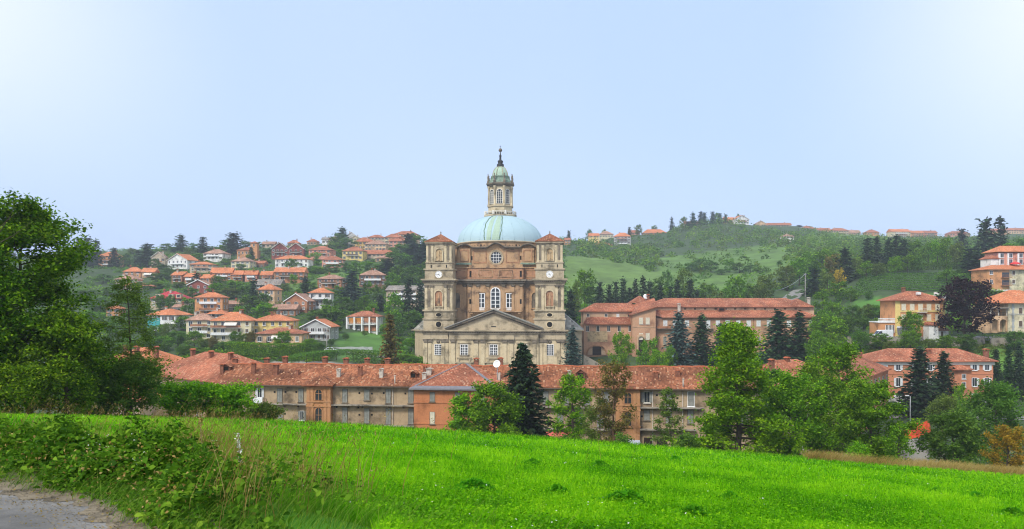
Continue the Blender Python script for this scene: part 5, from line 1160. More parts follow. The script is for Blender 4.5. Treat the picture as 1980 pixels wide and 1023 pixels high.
wing('old_house', 'low tiled house by the leafy tree at the roadside', (-70, 128), (-60.5, 126), 9, 8.6, 11.0, 'beige_wall', 'tiles_new', (1.5, 4.8), nch=2, seed=8)
wing('end_house', 'tile-roofed end house behind the tallest bright green tree', (41, 119), (54, 126), 10.5, 11.9, 15.1, 'old_plaster', 'tiles_red', (1.5, 5, 8.4), nch=3, seed=5)
wing('link_house', 'red-roofed house between the end house and salmon college', (62, 140), (80, 165), 11, 10.5, 13.6, 'salmon', 'tiles_red', (1.5, 4.6, 7.4), nch=2, seed=6)
HREC.append((330, 710, 'corner house of the long range', 120))

# ------------------------------------------------------------------ the monastery range
MD = 265.0; mk = MD / F
def mx(x): return (x - CX) * mk
def mz(y, D=MD): return EZ + (HY - y) * D / F
def Q(zx): return 1090 + zx / 3.882
def R(zy): return 540 + zy / 3.882
g0 = mz(692)
MN = empty('monastery', (mx(1425), MD, g0), 0, 'long brick monastery with two tiers of red tile roof', 'monastery'); ox = mx(1425)
HREC.append((1400, 640, 'long brick monastery', 450))
lx = lambda zx, D=MD: (Q(zx) - CX) * D / F - ox; lz = lambda zy, D=MD: mz(R(zy), D) - g0
e_lo, e_top = lz(285), lz(206, MD + 5)
x0, x1 = lx(688), lx(1900)
MB().box(x0, x1, 0, 24, -5, e_lo - 0.2).build('wall', 'monastery_brick', MN)
MB().box(x0 + 0.5, lx(1880, MD + 5), 5, 19, e_lo - 1, e_top - 0.2).build('clerestory', 'monastery_plaster', MN)
r = MB(); h_low = lz(232, MD + 5)
slope(r, [(x0 + 2.0, -0.9, e_lo), (x1 + 1.0, -0.9, e_lo), (x1 - 3.4, 5.0, h_low), (x0 + 4.6, 5.0, h_low)]); slope(r, [(x1 + 1.0, -0.9, e_lo), (x1 + 1.0, 25, e_lo), (x1 - 3.4, 19.5, h_low), (x1 - 3.4, 5.0, h_low)]); slope(r, [(x0 + 0.0, -0.2, e_lo + 0.6), (x0 + 2.0, -0.9, e_lo), (x0 + 4.6, 5.0, h_low), (x0 + 1.0, 5.0, h_low)])
r.face([(x0 + 2, -0.9, e_lo - 0.2), (x1 + 1, -0.9, e_lo - 0.2), (x1 + 1, -0.9, e_lo), (x0 + 2, -0.9, e_lo)]); r.face([(x0 + 2, -0.9, e_lo - 0.2), (x0 + 2, 0, e_lo - 0.2), (x1 + 1, 0, e_lo - 0.2), (x1 + 1, -0.9, e_lo - 0.2)]); r.build('lower_roof', 'tiles_red', MN)
tr = lz(141, MD + 12)
roof(MB(), x0 - 2.0, lx(1885, MD + 4), 4.2, 19.8, e_top, tr - e_top, 'hip').build('upper_roof', 'tiles_red', MN)
roof(MB(), lx(1690, MD + 4), lx(1882, MD + 4), 3.9, 14, e_top + 0.06, tr - e_top - 0.3, 'hip').build('upper_roof', 'tiles_red', MN)
for zx in (762, 835, 925, 1157, 1310, 1388, 1462, 1540, 1615, 1690, 1770, 1855): window(MN, lx(zx), -0.004, lz(350), 28 * mk / 3.882, lz(310) - lz(350), 0, 'off_white', 'glass', None, 'shutter_white')
for zx in (1083, 1230):
    window(MN, lx(zx), -0.004, lz(366), 30 * mk / 3.882, lz(308) - lz(366), 0, 'off_white', 'glass', None, 'shutter_white')
    bo = MB().box(lx(zx - 38), lx(zx + 38), -1.4, -0.01, lz(374), lz(370)).build('balcony', 'stone_dark', MN); rl = MB(); railing(rl, lx(zx - 38), lx(zx + 38), -1.38, lz(370), 1.0, step=0.5); rl.build('railing', 'iron', bo)
bo = MB().box(lx(694), lx(862), -1.6, -0.01, lz(374), lz(370)).build('balcony', 'stone_dark', MN); rl = MB(); railing(rl, lx(694), lx(862), -1.58, lz(370), 1.3, step=0.5); rl.box(lx(694), lx(862), -1.5, -1.45, lz(369), lz(352)); rl.build('railing', 'brick_wall', bo)
for zx in (758, 1000, 1387, 1465, 1620, 1700): window(MN, lx(zx), -0.004, lz(490), 22 * mk / 3.882, lz(430) - lz(490), 0, 'stone_light', 'glass', None, 'shutter_grey')
for zx in (1852,):
    for zy in (485, 570): window(MN, lx(zx), -0.004, lz(zy), 20 * mk / 3.882, 2.2, 0, 'stone_light', 'dark_void')
for zx in (912, 985, 1062, 1140, 1216, 1287, 1362, 1437, 1512, 1585, 1662, 1740): window(MN, lx(zx, MD + 5), 4.996, lz(229, MD + 5), 0.75, 0.6, 0, 'monastery_plaster', 'dark_void')
a = lx(1183, MD + 4); o = MB().box(a - 1.2, a + 1.2, 3.4, 6, lz(236, MD + 4), lz(214, MD + 4)).build('dormer', 'chimney_brick', MN); MB().box(a - 0.9, a + 0.9, 3.36, 3.397, lz(234, MD + 4), lz(217, MD + 4)).build('opening', 'dark_void', o)
MB().box(x0, x1, -0.1, 0.0, lz(392), lz(386)).build('string_course', 'monastery_plaster', MN)
for zx in (694, 1425): MB().tube([(lx(zx), -0.12, 0), (lx(zx), -0.12, e_lo - 0.3)], 0.1, 6).build('downpipe', 'chimney_brick', MN)
for zx, zy, D_ in ((865, 205, 4), (1838, 160, 8)): chimney(MN, lx(zx, MD + D_), D_, lz(zy + 30, MD + D_), 0.9, 2.6, 'chimney_pale', 'chimney_pale')
# gabled cross wing
ga, gb = lx(516, MD - 3), lx(690, MD - 3); gy = -3.0; ge = lz(266, MD - 3)
MB().prism([(ga, -5), (gb, -5), (gb, lz(208, MD - 3)), (ga, ge)], gy, 22, 'xz').build('cross_wing', 'monastery_brick', MN)
r = MB(); apx = lx(692, MD + 8); az_ = lz(139, MD + 8)
slope(r, [(ga - 0.7, gy - 0.8, ge), (ga - 0.7, 20, ge), (gb + 0.6, 20, lz(200, MD - 3) + 3.5), (gb + 0.6, gy - 0.8, lz(203, MD - 3))][::-1])
slope(r, [(ga - 0.7, gy - 0.8, ge + 0.02), (gb + 0.6, gy - 0.8, lz(203, MD - 3) + 0.02), (gb + 1.5, 8, az_), (ga + 3, 8, lz(205, MD + 5) + 1.0)])
r.face([(ga - 0.7, gy - 0.8, ge - 0.25), (gb + 0.6, gy - 0.8, lz(203, MD - 3) - 0.25), (gb + 0.6, gy - 0.8, lz(203, MD - 3) + 0.02), (ga - 0.7, gy - 0.8, ge + 0.02)]); r.build('cross_wing_roof', 'tiles_red', MN)
for zx in (580, 630):
    for zb, zt in ((335, 290), (450, 406)): window(MN, lx(zx, MD - 3), gy - 0.004, lz(zb, MD - 3), 25 * mk / 3.882, lz(zt, MD - 3) - lz(zb, MD - 3), 0, 'off_white', 'glass', None, 'shutter_cream')
MB().box(ga, gb, gy - 0.1, gy, lz(362, MD - 3), lz(356, MD - 3)).build('string_course', 'monastery_plaster', MN)
po = arch_poly(40 * mk / 3.882, 6.2); pa = lx(580, MD - 3)
pf = ring(MB(), off([(u * 1.5, v * 1.12) for u, v in po], pa, lz(566, MD - 3)), off(po, pa, lz(566, MD - 3)), gy - 0.5, gy).build('portal', 'monastery_plaster', MN); MB().prism(off(po, pa, lz(566, MD - 3)), gy - 0.06, gy - 0.004, 'xz').build('door', 'door_wood', pf)
# gate wing on the church side
la, lb_ = lx(152), lx(522); le = lz(336)
MB().box(la, lb_, 0.5, 14, -5, le - 0.15).build('gate_wing', 'monastery_brick', MN)
MB().box(la + 0.2, lb_, 4.5, 14, le - 1, lz(243, MD + 5) - 0.1).build('gate_clerestory', 'monastery_plaster', MN)
r = MB(); slope(r, [(la + 0.8, -0.4, le), (lb_, -0.4, le), (lb_, 4.6, lz(282, MD + 4)), (la + 1.6, 4.6, lz(282, MD + 4))]); r.face([(la + 0.8, -0.4, le - 0.2), (lb_, -0.4, le - 0.2), (lb_, -0.4, le), (la + 0.8, -0.4, le)]); slope(r, [(la + 0.2, 4.6, le + 0.3), (la + 0.8, -0.4, le), (la + 1.6, 4.6, lz(282, MD + 4))]); r.build('gate_lower_roof', 'tiles_red', MN)
u0 = lz(241, MD + 4); roof(MB(), la - 0.6, lb_ + 6, 3.8, 15, u0, lz(178, MD + 10) - u0, 'hip').build('gate_upper_roof', 'tiles_red', MN)
roof(MB(), lx(500, MD + 12), lx(640, MD + 12), 8, 18, lz(175, MD + 12), 2.4, 'hip').build('stair_roof', 'tiles_red', MN)
for zx in (180, 258, 338, 418, 498): window(MN, lx(zx), 0.496, lz(390), 0.95, 1.7, 0, 'off_white', 'glass')
for zx in (182, 316, 405, 492): window(MN, lx(zx, MD + 5), 4.496, lz(281, MD + 5), 0.9, 0.95, 0, 'off_white', 'glass', None, 'shutter_white' if zx in (405,) else None)
MB().box(lx(180), lx(330), 0.4, 0.497, lz(470), lz(390)).build('fresco_panel', 'fresco', MN)
cir_ = MB().lathe([(0.01, -0.03), (1.25, -0.03), (1.35, 0.0)], 20).build('fresco_roundel', 'stone_light', MN, (lx(255), 0.397, lz(435))); cir_.rotation_euler = (math.pi / 2, 0, 0)
zb = lz(568); wA = 158 * mk / 3.882; hA = lz(490) - zb
aa = [(math.cos(math.pi * i / 14) * wA / 2, math.sin(math.pi * i / 14) * hA) for i in range(15)]; ai = [(u * 0.88, v * 0.86) for u, v in aa]
gt = ring(MB(), off(aa, lx(248), zb), off(ai, lx(248), zb), 0.1, 0.5).build('gate_arch', 'church_brick_red', MN); MB().prism(off(ai, lx(248), zb), 0.42, 0.494, 'xz').build('gate_niche', 'monastery_plaster', gt); MB().box(lx(217), lx(283), 0.3, 0.419, zb, lz(505)).build('gate_door', 'door_wood', gt)
dsh = empty('satellite_dish', (ox + lx(613, MD + 9), MD + 9, g0 + lz(160, MD + 9)), 0, 'small white satellite dish on the monastery roof', 'dish')
MB().tube([(0, 0, -0.6), (0, 0, 1.2)], 0.06, 6).build('pole', 'steel', dsh); q_ = MB().lathe([(0.02, 0), (0.5, 0.06), (0.95, 0.25), (0.95, 0.3), (0.02, 0.05)], 20).build('reflector', 'white_paint', dsh, (0, -0.1, 1.3)); q_.rotation_euler = (math.radians(70), 0, 0.3)
chimney(MN, lx(632, MD + 9), 9, lz(165, MD + 9), 0.9, 2.6)
# forecourt ramp wall below the gate
rw = MB().prism([(lx(148, 252), -6), (lx(305, 252), -6), (lx(305, 252), lz(652, 252)), (lx(150, 252), lz(566, 252))], 0, 0.6, 'xz').build('ramp_wall', 'wall_stone'); rw.location = (ox, 252, g0); tag(rw, 'sloping stone ramp wall below the monastery gate', 'wall')

# ------------------------------------------------------------------ buildings on the right
SD = 180.0; sk = SD / F
SX = lambda zx, D=SD: (1560 + zx / 3.652 - CX) * D / F; SZ = lambda zy, D=SD: EZ + (HY - (640 + zy / 3.652)) * D / F
gS = 1.0
SL = empty('college', (SX(900), SD, gS), 0, 'salmon building with white shutters and long red hip roof', 'building'); sx = lambda zx, D=SD: SX(zx, D) - SX(900); sz = lambda zy, D=SD: SZ(zy, D) - gS
HREC.append((1810, 730, 'salmon building with white shutters', 220))
a, c = sx(492), sx(1316); se = sz(210)
MB().box(a, c, 0, 11, -3, se - 0.95).build('wall', 'salmon', SL); MB().box(a - 0.2, c + 0.2, -0.25, 11.2, se - 0.948, se - 0.25).build('cornice', 'off_white', SL)
roof(MB(), a - 0.8, c + 0.8, -0.9, 11.9, se, sz(122, SD + 5.5) - se, 'hip', 0.22).build('roof', 'tiles_red', SL)
for zx in (553, 645, 760, 870, 960, 1185, 1272):
    for zb, zt in ((276, 236), (390, 332), (500, 440)):
        cl = zx == 553 or (zx == 760 and zb == 276)
        window(SL, sx(zx), -0.004, sz(zb), 30 * sk / 3.652, sz(zt) - sz(zb), 0, 'white_paint', 'glass', None if cl else 'shutter_white', 'shutter_white' if cl else None)
pb = MB().box(sx(1040, 178), sx(1160, 178), -2.2, 0.0, -3, sz(275, 178)).build('porch', 'salmon', SL); r = MB(); p0, p1 = sx(1026, 178), sx(1168, 178); pz = sz(270, 178)
roof(r, p0, p1, -3.0, 1.0, pz, 0.9, 'hip'); r.build('porch_roof', 'tiles_red', pb)
for zb in (336, 392): window(pb, sx(1105, 178), -2.204, sz(zb, 178), 0.8, 1.0, 0, 'white_paint', 'glass')
for zx in (860, 1265): chimney(SL, sx(zx, SD + 3), 3, sz(180, SD + 3), 0.9, 1.9)
MB().box(a - 0.05, c + 0.05, -0.1, 0.0, sz(306), sz(300)).build('string_course', 'salmon', SL)
MB().box(a, c, -0.12, 0.0, -2, sz(440) - 0.9).build('plinth', 'grey_concrete', SL)

VD = 222.0; vk = VD / F; vx_ = lambda zx, D=VD: (1680 + zx / 6.6 - CX) * D / F; vz_ = lambda zy, D=VD: EZ + (HY - (540 + zy / 6.6)) * D / F
gv = vz_(690); VL = empty('villa', (vx_(650), VD, gv), math.radians(-4), 'three-storey orange villa with cream shutters and yellow corners', 'house'); HREC.append((1780, 610, 'orange villa with cream shutters', 90))
vx = lambda zx, D=VD: vx_(zx, D) - vx_(650); vz = lambda zy, D=VD: vz_(zy, D) - gv
a, c = vx(350), vx(960); ve = vz(268)
MB().box(a, c, 0, 11, -3, ve - 0.2).build('wall', 'orange_wall', VL)
roof(MB(), a - 0.9, c + 0.9, -0.9, 11.9, ve, vz(150, VD + 5) - ve, 'hip').build('roof', 'tiles_red', VL)
for zx in (362, 392, 948): MB().box(vx(zx) - 0.35, vx(zx) + 0.35, -0.1, 0.0, -1, ve - 0.22).build('corner_strip', 'yellow_wall', VL)
for zy in (405, 545): MB().box(a - 0.05, c + 0.05, -0.14, 0.0, vz(zy) - 0.3, vz(zy) + 0.25).build('string_course', 'yellow_wall', VL)
for zx in (450, 555, 658, 762, 868):
    window(VL, vx(zx), -0.004, vz(392), 50 * vk / 6.6, vz(315) - vz(392), 0, 'cream_wall', 'glass', None, 'shutter_cream'); window(VL, vx(zx), -0.004, vz(525), 50 * vk / 6.6, vz(450) - vz(525), 0, 'cream_wall', 'glass', None, 'shutter_cream')
MB().box(vx(700), vx(735), -0.06, -0.003, 0, vz(580)).build('door', 'door_wood', VL); MB().box(vx(800), vx(850), -0.06, -0.003, 0, vz(590)).build('door', 'door_wood', VL)
bo = MB().box(vx(610), vx(720), -1.2, -0.15, vz(425), vz(418)).build('balcony', 'off_white', VL); rl = MB(); railing(rl, vx(610), vx(720), -1.18, vz(418), 1.0, step=0.4); rl.build('railing', 'off_white', bo)
for zx in (622, 845): MB().box(vx(zx, VD + 2) - 0.5, vx(zx, VD + 2) + 0.5, 1.2, 2.4, vz(200, VD + 2) + 0.1, vz(180, VD + 2) + 0.35).build('skylight', 'white_paint', VL)
chimney(VL, vx(560), 6, ve + 2.2, 0.8, 1.6)
te = MB().box(vx(145), vx(360), 0.5, 7, -3, vz(555)).build('terrace', 'orange_wall', VL); MB().box(vx(140), vx(370), 0.2, 7.2, vz(555) + 0.002, vz(540)).build('terrace_slab', 'white_paint', te)
b_ = MB().box(vx(142), vx(368), 0.25, 0.5, vz(500) - 0.12, vz(500) + 0.06)
for i in range(16): b_.lathe([(0.07, vz(540)), (0.12, vz(528)), (0.05, vz(512)), (0.07, vz(500) - 0.121)], 6, vx(150) + (vx(360) - vx(150)) * i / 15, 0.38)
b_.build('balustrade', 'white_paint', te); glz = MB().box(vx(235), vx(340), 0.44, 0.497, 0.1, vz(585)).build('glazed_door', 'glass', te)
fr = MB()
for i in range(7): xx = vx(235) + (vx(340) - vx(235)) * i / 6; fr.box(xx - 0.07, xx + 0.07, 0.38, 0.438, 0.1, vz(585))
fr.build('door_frame', 'white_paint', glz)
# white electricity cabin with lean-to
k0 = vz_(738, 216); KI = empty('cabin', (vx_(830, 216), 216, k0), 0, 'small white cabin with red tile roof below the villa', 'cabin'); HREC.append((1800, 645, 'small white cabin', 30))
kx = lambda zx: vx_(zx, 216) - vx_(830, 216); kz = lambda zy: vz_(zy, 216) - k0
MB().box(kx(768), kx(888), 0, 3.0, -2, kz(590)).build('wall', 'white_wall', KI); roof(MB(), kx(758), kx(895), -0.3, 3.3, kz(585), 0.9, 'gx', 0.12).build('roof', 'tiles_red', KI)
MB().box(kx(888), kx(1038), 0.8, 3.0, -2, kz(662)).build('annexe', 'white_wall', KI); roof(MB(), kx(886), kx(1045), 0.4, 3.2, kz(655), 0.7, 'gx', 0.1).build('annexe_roof', 'tiles_brown', KI)
MB().box(kx(940), kx(968), 0.74, 0.798, -0.5, kz(668)).build('door', 'shutter_brown', KI); MB().box(kx(825), kx(845), -0.04, -0.003, kz(706), kz(694)).build('meter', 'dark_void', KI)
for zx in (812, 852): MB().prism([(kx(zx) - 0.16, kz(606)), (kx(zx) + 0.16, kz(606)), (kx(zx), kz(598))], -0.03, -0.003, 'xz').build('vent', 'shutter_grey', KI)
# metal skip bin
k1 = vz_(718, 217); bn = empty('storage_bin', (vx_(477, 217), 217, k1), 0, 'grey metal bin with white lid beside the villa drive', 'bin')
MB().prism([(-2.0, 0), (2.0, 0), (2.2, 2.2), (-2.2, 2.2)], -0.8, 0.8, 'xz').build('body', 'lead', bn); MB().prism([(-2.25, 2.21), (2.25, 2.21), (2.1, 2.55), (-2.1, 2.55)], -0.9, 0.9, 'xz').build('lid', 'white_paint', bn)
for i in range(5): MB().box(-1.7 + 0.85 * i - 0.06, -1.7 + 0.85 * i + 0.06, -0.88, -0.801, 0.1, 2.1).build('rib', 'steel', bn)
# ochre villa with arcaded loggia at the right edge
OD = 224.0; okx = lambda zx, D=OD: (1680 + zx / 6.6 - CX) * D / F; go = vz_(665, OD)
OV = empty('villa', (okx(1850, OD), OD, go), math.radians(5), 'cream villa with arched loggia and orange hip roof', 'house'); HREC.append((1950, 610, 'cream villa with arched loggia', 80))
ax = lambda zx: okx(zx, OD) - okx(1850, OD); az2 = lambda zy: vz_(zy, OD) - go
MB().box(ax(1775), ax(2350), 0, 12, -3, az2(302)).build('wall', 'cream_wall', OV); roof(MB(), ax(1688), ax(2440), -1.2, 13.2, az2(300), 3.8, 'hip').build('roof', 'tiles_new', OV)
for zx in (1940, 2080, 2220):
    for zb, zt in ((440, 365), (605, 532)): window(OV, ax(zx), -0.004, az2(zb), 1.05, az2(zt) - az2(zb), 0, 'off_white', 'glass', None, 'shutter_brown')
for zx in (1838,):
    qn = MB()
    for i in range(9): qn.box(ax(zx) - (0.42 if i % 2 else 0.3), ax(zx) + (0.42 if i % 2 else 0.3), -0.12, -0.003, i * (az2(310) / 9), (i + 0.92) * (az2(310) / 9))
    qn.build('quoins', 'grey_wall', OV)
MB().box(ax(1775), ax(2350), -0.12, 0, az2(448), az2(440)).build('string_course', 'off_white', OV)
lo = MB().box(ax(1540), ax(1770), 2.4, 8, -3, az2(340)).build('loggia', 'peach_wall', OV); slope_r = MB(); roof(slope_r, ax(1515), ax(1780), -0.6, 8.4, az2(360), 0.9, 'flat', 0.3); slope_r.build('loggia_roof', 'tiles_grey', lo)
w1 = ax(1660) - ax(1553)
for zx in (1600, 1708):
    ap = arch_poly(w1 * 0.86, az2(510), 10); W2 = w1 / 2 + 0.01; Ht = az2(480)
    outer = [(-W2, 0), (W2, 0)] + [(W2 * math.cos(math.pi * i / 10) / max(abs(math.cos(math.pi * i / 10)), abs(math.sin(math.pi * i / 10))), Ht if i in range(3, 8) else az2(510) - w1 * 0.43 + (Ht - az2(510) + w1 * 0.43) * min(1, math.tan(math.pi * min(i, 10 - i) / 10))) for i in range(11)]
    ring(MB(), off(outer, ax(zx), 0), off(ap, ax(zx), 0), 0.0, 0.5).build('arch', 'peach_wall', lo)
    MB().box(ax(zx) - W2, ax(zx) + W2, 0.0, 2.4, Ht + 0.002, Ht + 0.3).build('loggia_floor', 'peach_wall', lo)
rl = MB(); railing(rl, ax(1545), ax(1768), 0.05, az2(478) + 0.3, 1.0, step=0.4); rl.build('railing', 'iron', lo)
for zx in (1548, 1650, 1764): MB().lathe([(0.2, az2(478)), (0.16, az2(470)), (0.14, az2(366)), (0.2, az2(362))], 10, ax(zx), 0.3).build('column', 'off_white', lo)
# pink terraced house higher up at the right edge
HD = 300.0; hx = lambda zx: (1500 + zx / 3.41 - 1960) * HD / F; hz0 = EZ + (HY - 560) * HD / F; hz = lambda zy: EZ + (HY - (390 + zy / 3.41)) * HD / F - hz0
TH = empty('terraced_house', ((1960 - CX) * HD / F, HD, hz0), math.radians(2), 'orange and cream stepped house with red parasol on its terrace', 'house'); HREC.append((1950, 520, 'stepped house with red parasol', 90))
MB().box(hx(1392), hx(1540), 0, 10, -1, hz(448)).build('wall', 'orange_wall', TH); MB().box(hx(1540) + 0.01, hx(1850), 0.6, 10, -1, hz(448)).build('wall', 'cream_wall', TH); MB().box(hx(1385), hx(1545), -0.1, 9, -4, 0.0).build('basement', 'white_wall', TH)
roof(MB(), hx(1380), hx(1860), -0.8, 10.8, hz(446), 1.9, 'hip').build('roof', 'tiles_new', TH)
MB().box(hx(1530), hx(1850), 6, 14, hz(470), hz(330)).build('upper_wall', 'pink_wall', TH); roof(MB(), hx(1515), hx(1860), 5.2, 14.8, hz(322), 2.6, 'hip').build('upper_roof', 'tiles_new', TH)
MB().box(hx(1478), hx(1530), 5.5, 12, hz(450), hz(372)).build('stair_tower', 'white_wall', TH); roof(MB(), hx(1472), hx(1535), 5, 12.6, hz(368), 1.3, 'hip').build('tower_roof', 'tiles_red', TH)
for zx in (1418,):
    for zb in (480, 540): window(TH, hx(zx), -0.004, hz(zb), 1.1, 1.4, 0, 'white_paint', 'glass')
for zx in (1575, 1690):
    for zb in (482, 540): window(TH, hx(zx), 0.596, hz(zb), 1.1, 1.5, 0, 'white_paint', 'glass', None, 'shutter_brown')
for zb in (500, 552):
    bo = MB().box(hx(1482), hx(1545), -1.3, -0.01, hz(zb) - 0.15, hz(zb)).build('balcony', 'brick_wall', TH); rl = MB(); railing(rl, hx(1482), hx(1545), -1.28, hz(zb), 1.0, step=0.4); rl.build('railing', 'brick_wall', bo); MB().box(hx(1490), hx(1538), -0.04, -0.003, hz(zb), hz(zb) + 2.0).build('glazed_door', 'glass', TH)
for zx in (1560, 1620, 1690):
    window(TH, hx(zx), 5.996, hz(405), 1.3, 1.8, 0, 'white_paint', 'glass'); window(TH, hx(zx), 5.996, hz(362), 1.3, 1.6, 0, 'white_paint', 'glass'); MB().box(hx(zx) - 1.6, hx(zx) - 1.2, 5.3, 5.99, hz(448), hz(335)).build('pillar', 'white_paint', TH)
PR = empty('parasol', ((1963 - CX) * (HD + 4) / F, HD + 4, hz0 + hz(430)), 0, 'red parasol opened on the roof terrace of the stepped house', 'parasol')
MB().tube([(0, 0, -0.6), (0, 0, 2.3)], 0.05, 6).build('pole', 'white_paint', PR); MB().lathe([(1.9, 1.5), (1.0, 2.0), (0.05, 2.3)], 8, smooth=False).lathe([(1.9, 1.48), (1.9, 1.25)], 8, smooth=False).build('canopy', 'parasol_red', PR)
# stone retaining walls under the terrace road
def lowwall(lab, x0, x1, D, yt, h_, mat='wall_stone', th=0.5):
    X0, X1 = (x0 - CX) * D / F, (x1 - CX) * D / F; zt = EZ + (HY - yt) * D / F; R_ = random.Random(int(x0)); mb = MB(); n = max(3, int((X1 - X0) / 1.6))
    tops = [zt + R_.uniform(-0.12, 0.12) for _ in range(n + 1)]
    for i in range(n):
        a_, c_ = X0 + (X1 - X0) * i / n, X0 + (X1 - X0) * (i + 1) / n
        mb.prism([(a_, zt - h_), (c_, zt - h_), (c_, tops[i + 1]), (a_, tops[i])], D + R_.uniform(-.06, .06), D + th, 'xz')
    o = mb.build('stone_wall', mat); return tag(o, lab, 'wall')
lowwall('broken stone retaining wall below the cream villa', 1916, 2010, 212, 654, 3.5); lowwall('stone retaining wall in front of the white van', 1640, 1742, 215, 651, 2.5); lowwall('weedy stone wall beneath the copper beech', 1840, 1905, 213, 652, 3.2)
lowwall('pale garden wall on the left hillside by orange flats', 180, 232, 470, 541, 5, 'grey_wall'); lowwall('long pale terrace wall under the long beige flats', 640, 720, 266, 671, 3, 'grey_wall')
# ------------------------------------------------------------------ trees: wood (trunk and limbs) and leaf-sized faces spread through the crown
def leaf_faces(c, ln, wd, rng, up_bias=0.6, axis=None, droop=0.0):
    n = len(c)
    nrm = rng.normal(size=(n, 3)); nrm[:, 2] = np.abs(nrm[:, 2]) + up_bias; nrm /= np.linalg.norm(nrm, axis=1, keepdims=True)
    a = rng.normal(size=(n, 3)) if axis is None else axis + rng.normal(size=(n, 3)) * 0.35
    a[:, 2] -= droop
    a -= nrm * (a * nrm).sum(1, keepdims=True); a /= np.linalg.norm(a, axis=1, keepdims=True) + 1e-9
    b = np.cross(nrm, a); l = (ln * rng.uniform(0.6, 1.35, n))[:, None]; q = (wd * rng.uniform(0.7, 1.3, n))[:, None]
    return np.stack([c - a * l * 0.5, c + b * q * 0.5 - a * l * 0.05, c + a * l * 0.5, c - b * q * 0.5 - a * l * 0.05], 1)
ENV = {
 'round': lambda t: math.sin(math.pi * min(1, t * 0.8 + 0.17)) ** 0.75,
 'cone': lambda t: (1 - t) ** 0.75 + 0.06,
 'oval': lambda t: (math.sin(math.pi * (t * 0.86 + 0.08))) ** 0.6,
 'wide': lambda t: 1.0 if t < 0.3 else math.cos((t - 0.3) / 0.7 * math.pi / 2) ** 0.6,
 'taper': lambda t: (1 - t) ** 0.55 * 0.95 + 0.08,
 'spire': lambda t: (1 - t) ** 1.1 + 0.04,
 'column': lambda t: 0.9 * (1 - t ** 3) + 0.1,
}
def gen_tree(seed, H, Rr, cb=0.22, nl=26, nsub=5, nleaf=6000, ls=0.3, env='round', upw=0.45, spread=0.1, tr=0.022, sides=5, ragged=0.3):
    rng = np.random.default_rng(seed); R_ = random.Random(seed); wood = MB(); cl = []; cw = []
    tp = [Vector((0, 0, -0.06 * H))]; dx = dy = 0
    for i in range(1, 9): dx += R_.gauss(0, 0.008 * H); dy += R_.gauss(0, 0.008 * H); tp.append(Vector((dx, dy, H * 0.92 * i / 8)))
    tr0 = tr * H
    wood.tube(tp, [tr0 * (1.25 - 1.15 * i / 8) for i in range(9)], sides + 2)
    def on(t): q = t * 8; i = min(7, int(q)); return tp[i].lerp(tp[i + 1], q - i)
    for i in range(nl):
        t = cb + (0.96 - cb) * (i + R_.random()) / nl; f = (t - cb) / (1 - cb); b = on(t); az = i * 2.4 + R_.gauss(0, 0.35)
        r = Rr * ENV[env](f) * R_.uniform(1 - ragged, 1 + ragged * 0.5); d = Vector((math.cos(az), math.sin(az), 0)); rise = upw * r * R_.uniform(0.5, 1.4)
        e = b + d * r + Vector((0, 0, rise)); m_ = b.lerp(e, 0.5) + Vector((R_.gauss(0, .04) * r, R_.gauss(0, .04) * r, -0.06 * r))
        r0 = tr0 * 0.42 * (1 - 0.65 * f)
        wood.tube([b, m_, e], [r0, r0 * 0.6, r0 * 0.12], sides)
        cl += [e, b.lerp(e, 0.78) + Vector((0, 0, .02 * H))]; cw += [1.2, 1]
        for j in range(nsub):
            s = R_.uniform(0.25, 0.95); p = (b.lerp(m_, s * 2) if s < 0.5 else m_.lerp(e, s * 2 - 1)); a2 = az + R_.choice([-1, 1]) * R_.uniform(0.5, 1.3); l2 = Rr * R_.uniform(0.16, 0.34) * (0.5 + 0.5 * ENV[env](f))
            q = p + Vector((math.cos(a2) * l2, math.sin(a2) * l2, l2 * R_.uniform(-0.25, 0.7))); wood.tube([p, q], [r0 * 0.35, r0 * 0.1], 4); cl += [q, p.lerp(q, 0.6)]; cw += [1, 0.7]
    C = np.array([tuple(c) for c in cl]); wgt = np.array(cw) * rng.uniform(0.4, 1.6, len(C)); wgt /= wgt.sum()
    k = rng.choice(len(C), nleaf, p=wgt); sp = spread * Rr * rng.uniform(0.6, 1.4, len(C))
    P_ = C[k] + rng.normal(size=(nleaf, 3)) * sp[k][:, None] * np.array([1, 1, 0.7]); P_[:, 2] = np.maximum(P_[:, 2], 0.02 * H)
    sz_ = H / np.percentile(P_[:, 2], 99.7); P_[:, 2] *= sz_
    rr = np.percentile(np.hypot(P_[:, 0], P_[:, 1]), 96) / Rr; P_[:, :2] /= rr
    wood.v = [(x / rr if z > H * cb * 0.8 else x, y / rr if z > H * cb * 0.8 else y, min(z * sz_, H)) for x, y, z in wood.v]
    tint = rng.uniform(0, 1, nleaf) * 0.6 + rng.uniform(0, 0.4, len(C))[k]
    return wood.mesh('trunk', None), quads_mesh('crown', leaf_faces(P_, ls, ls * 0.62, rng), tint)
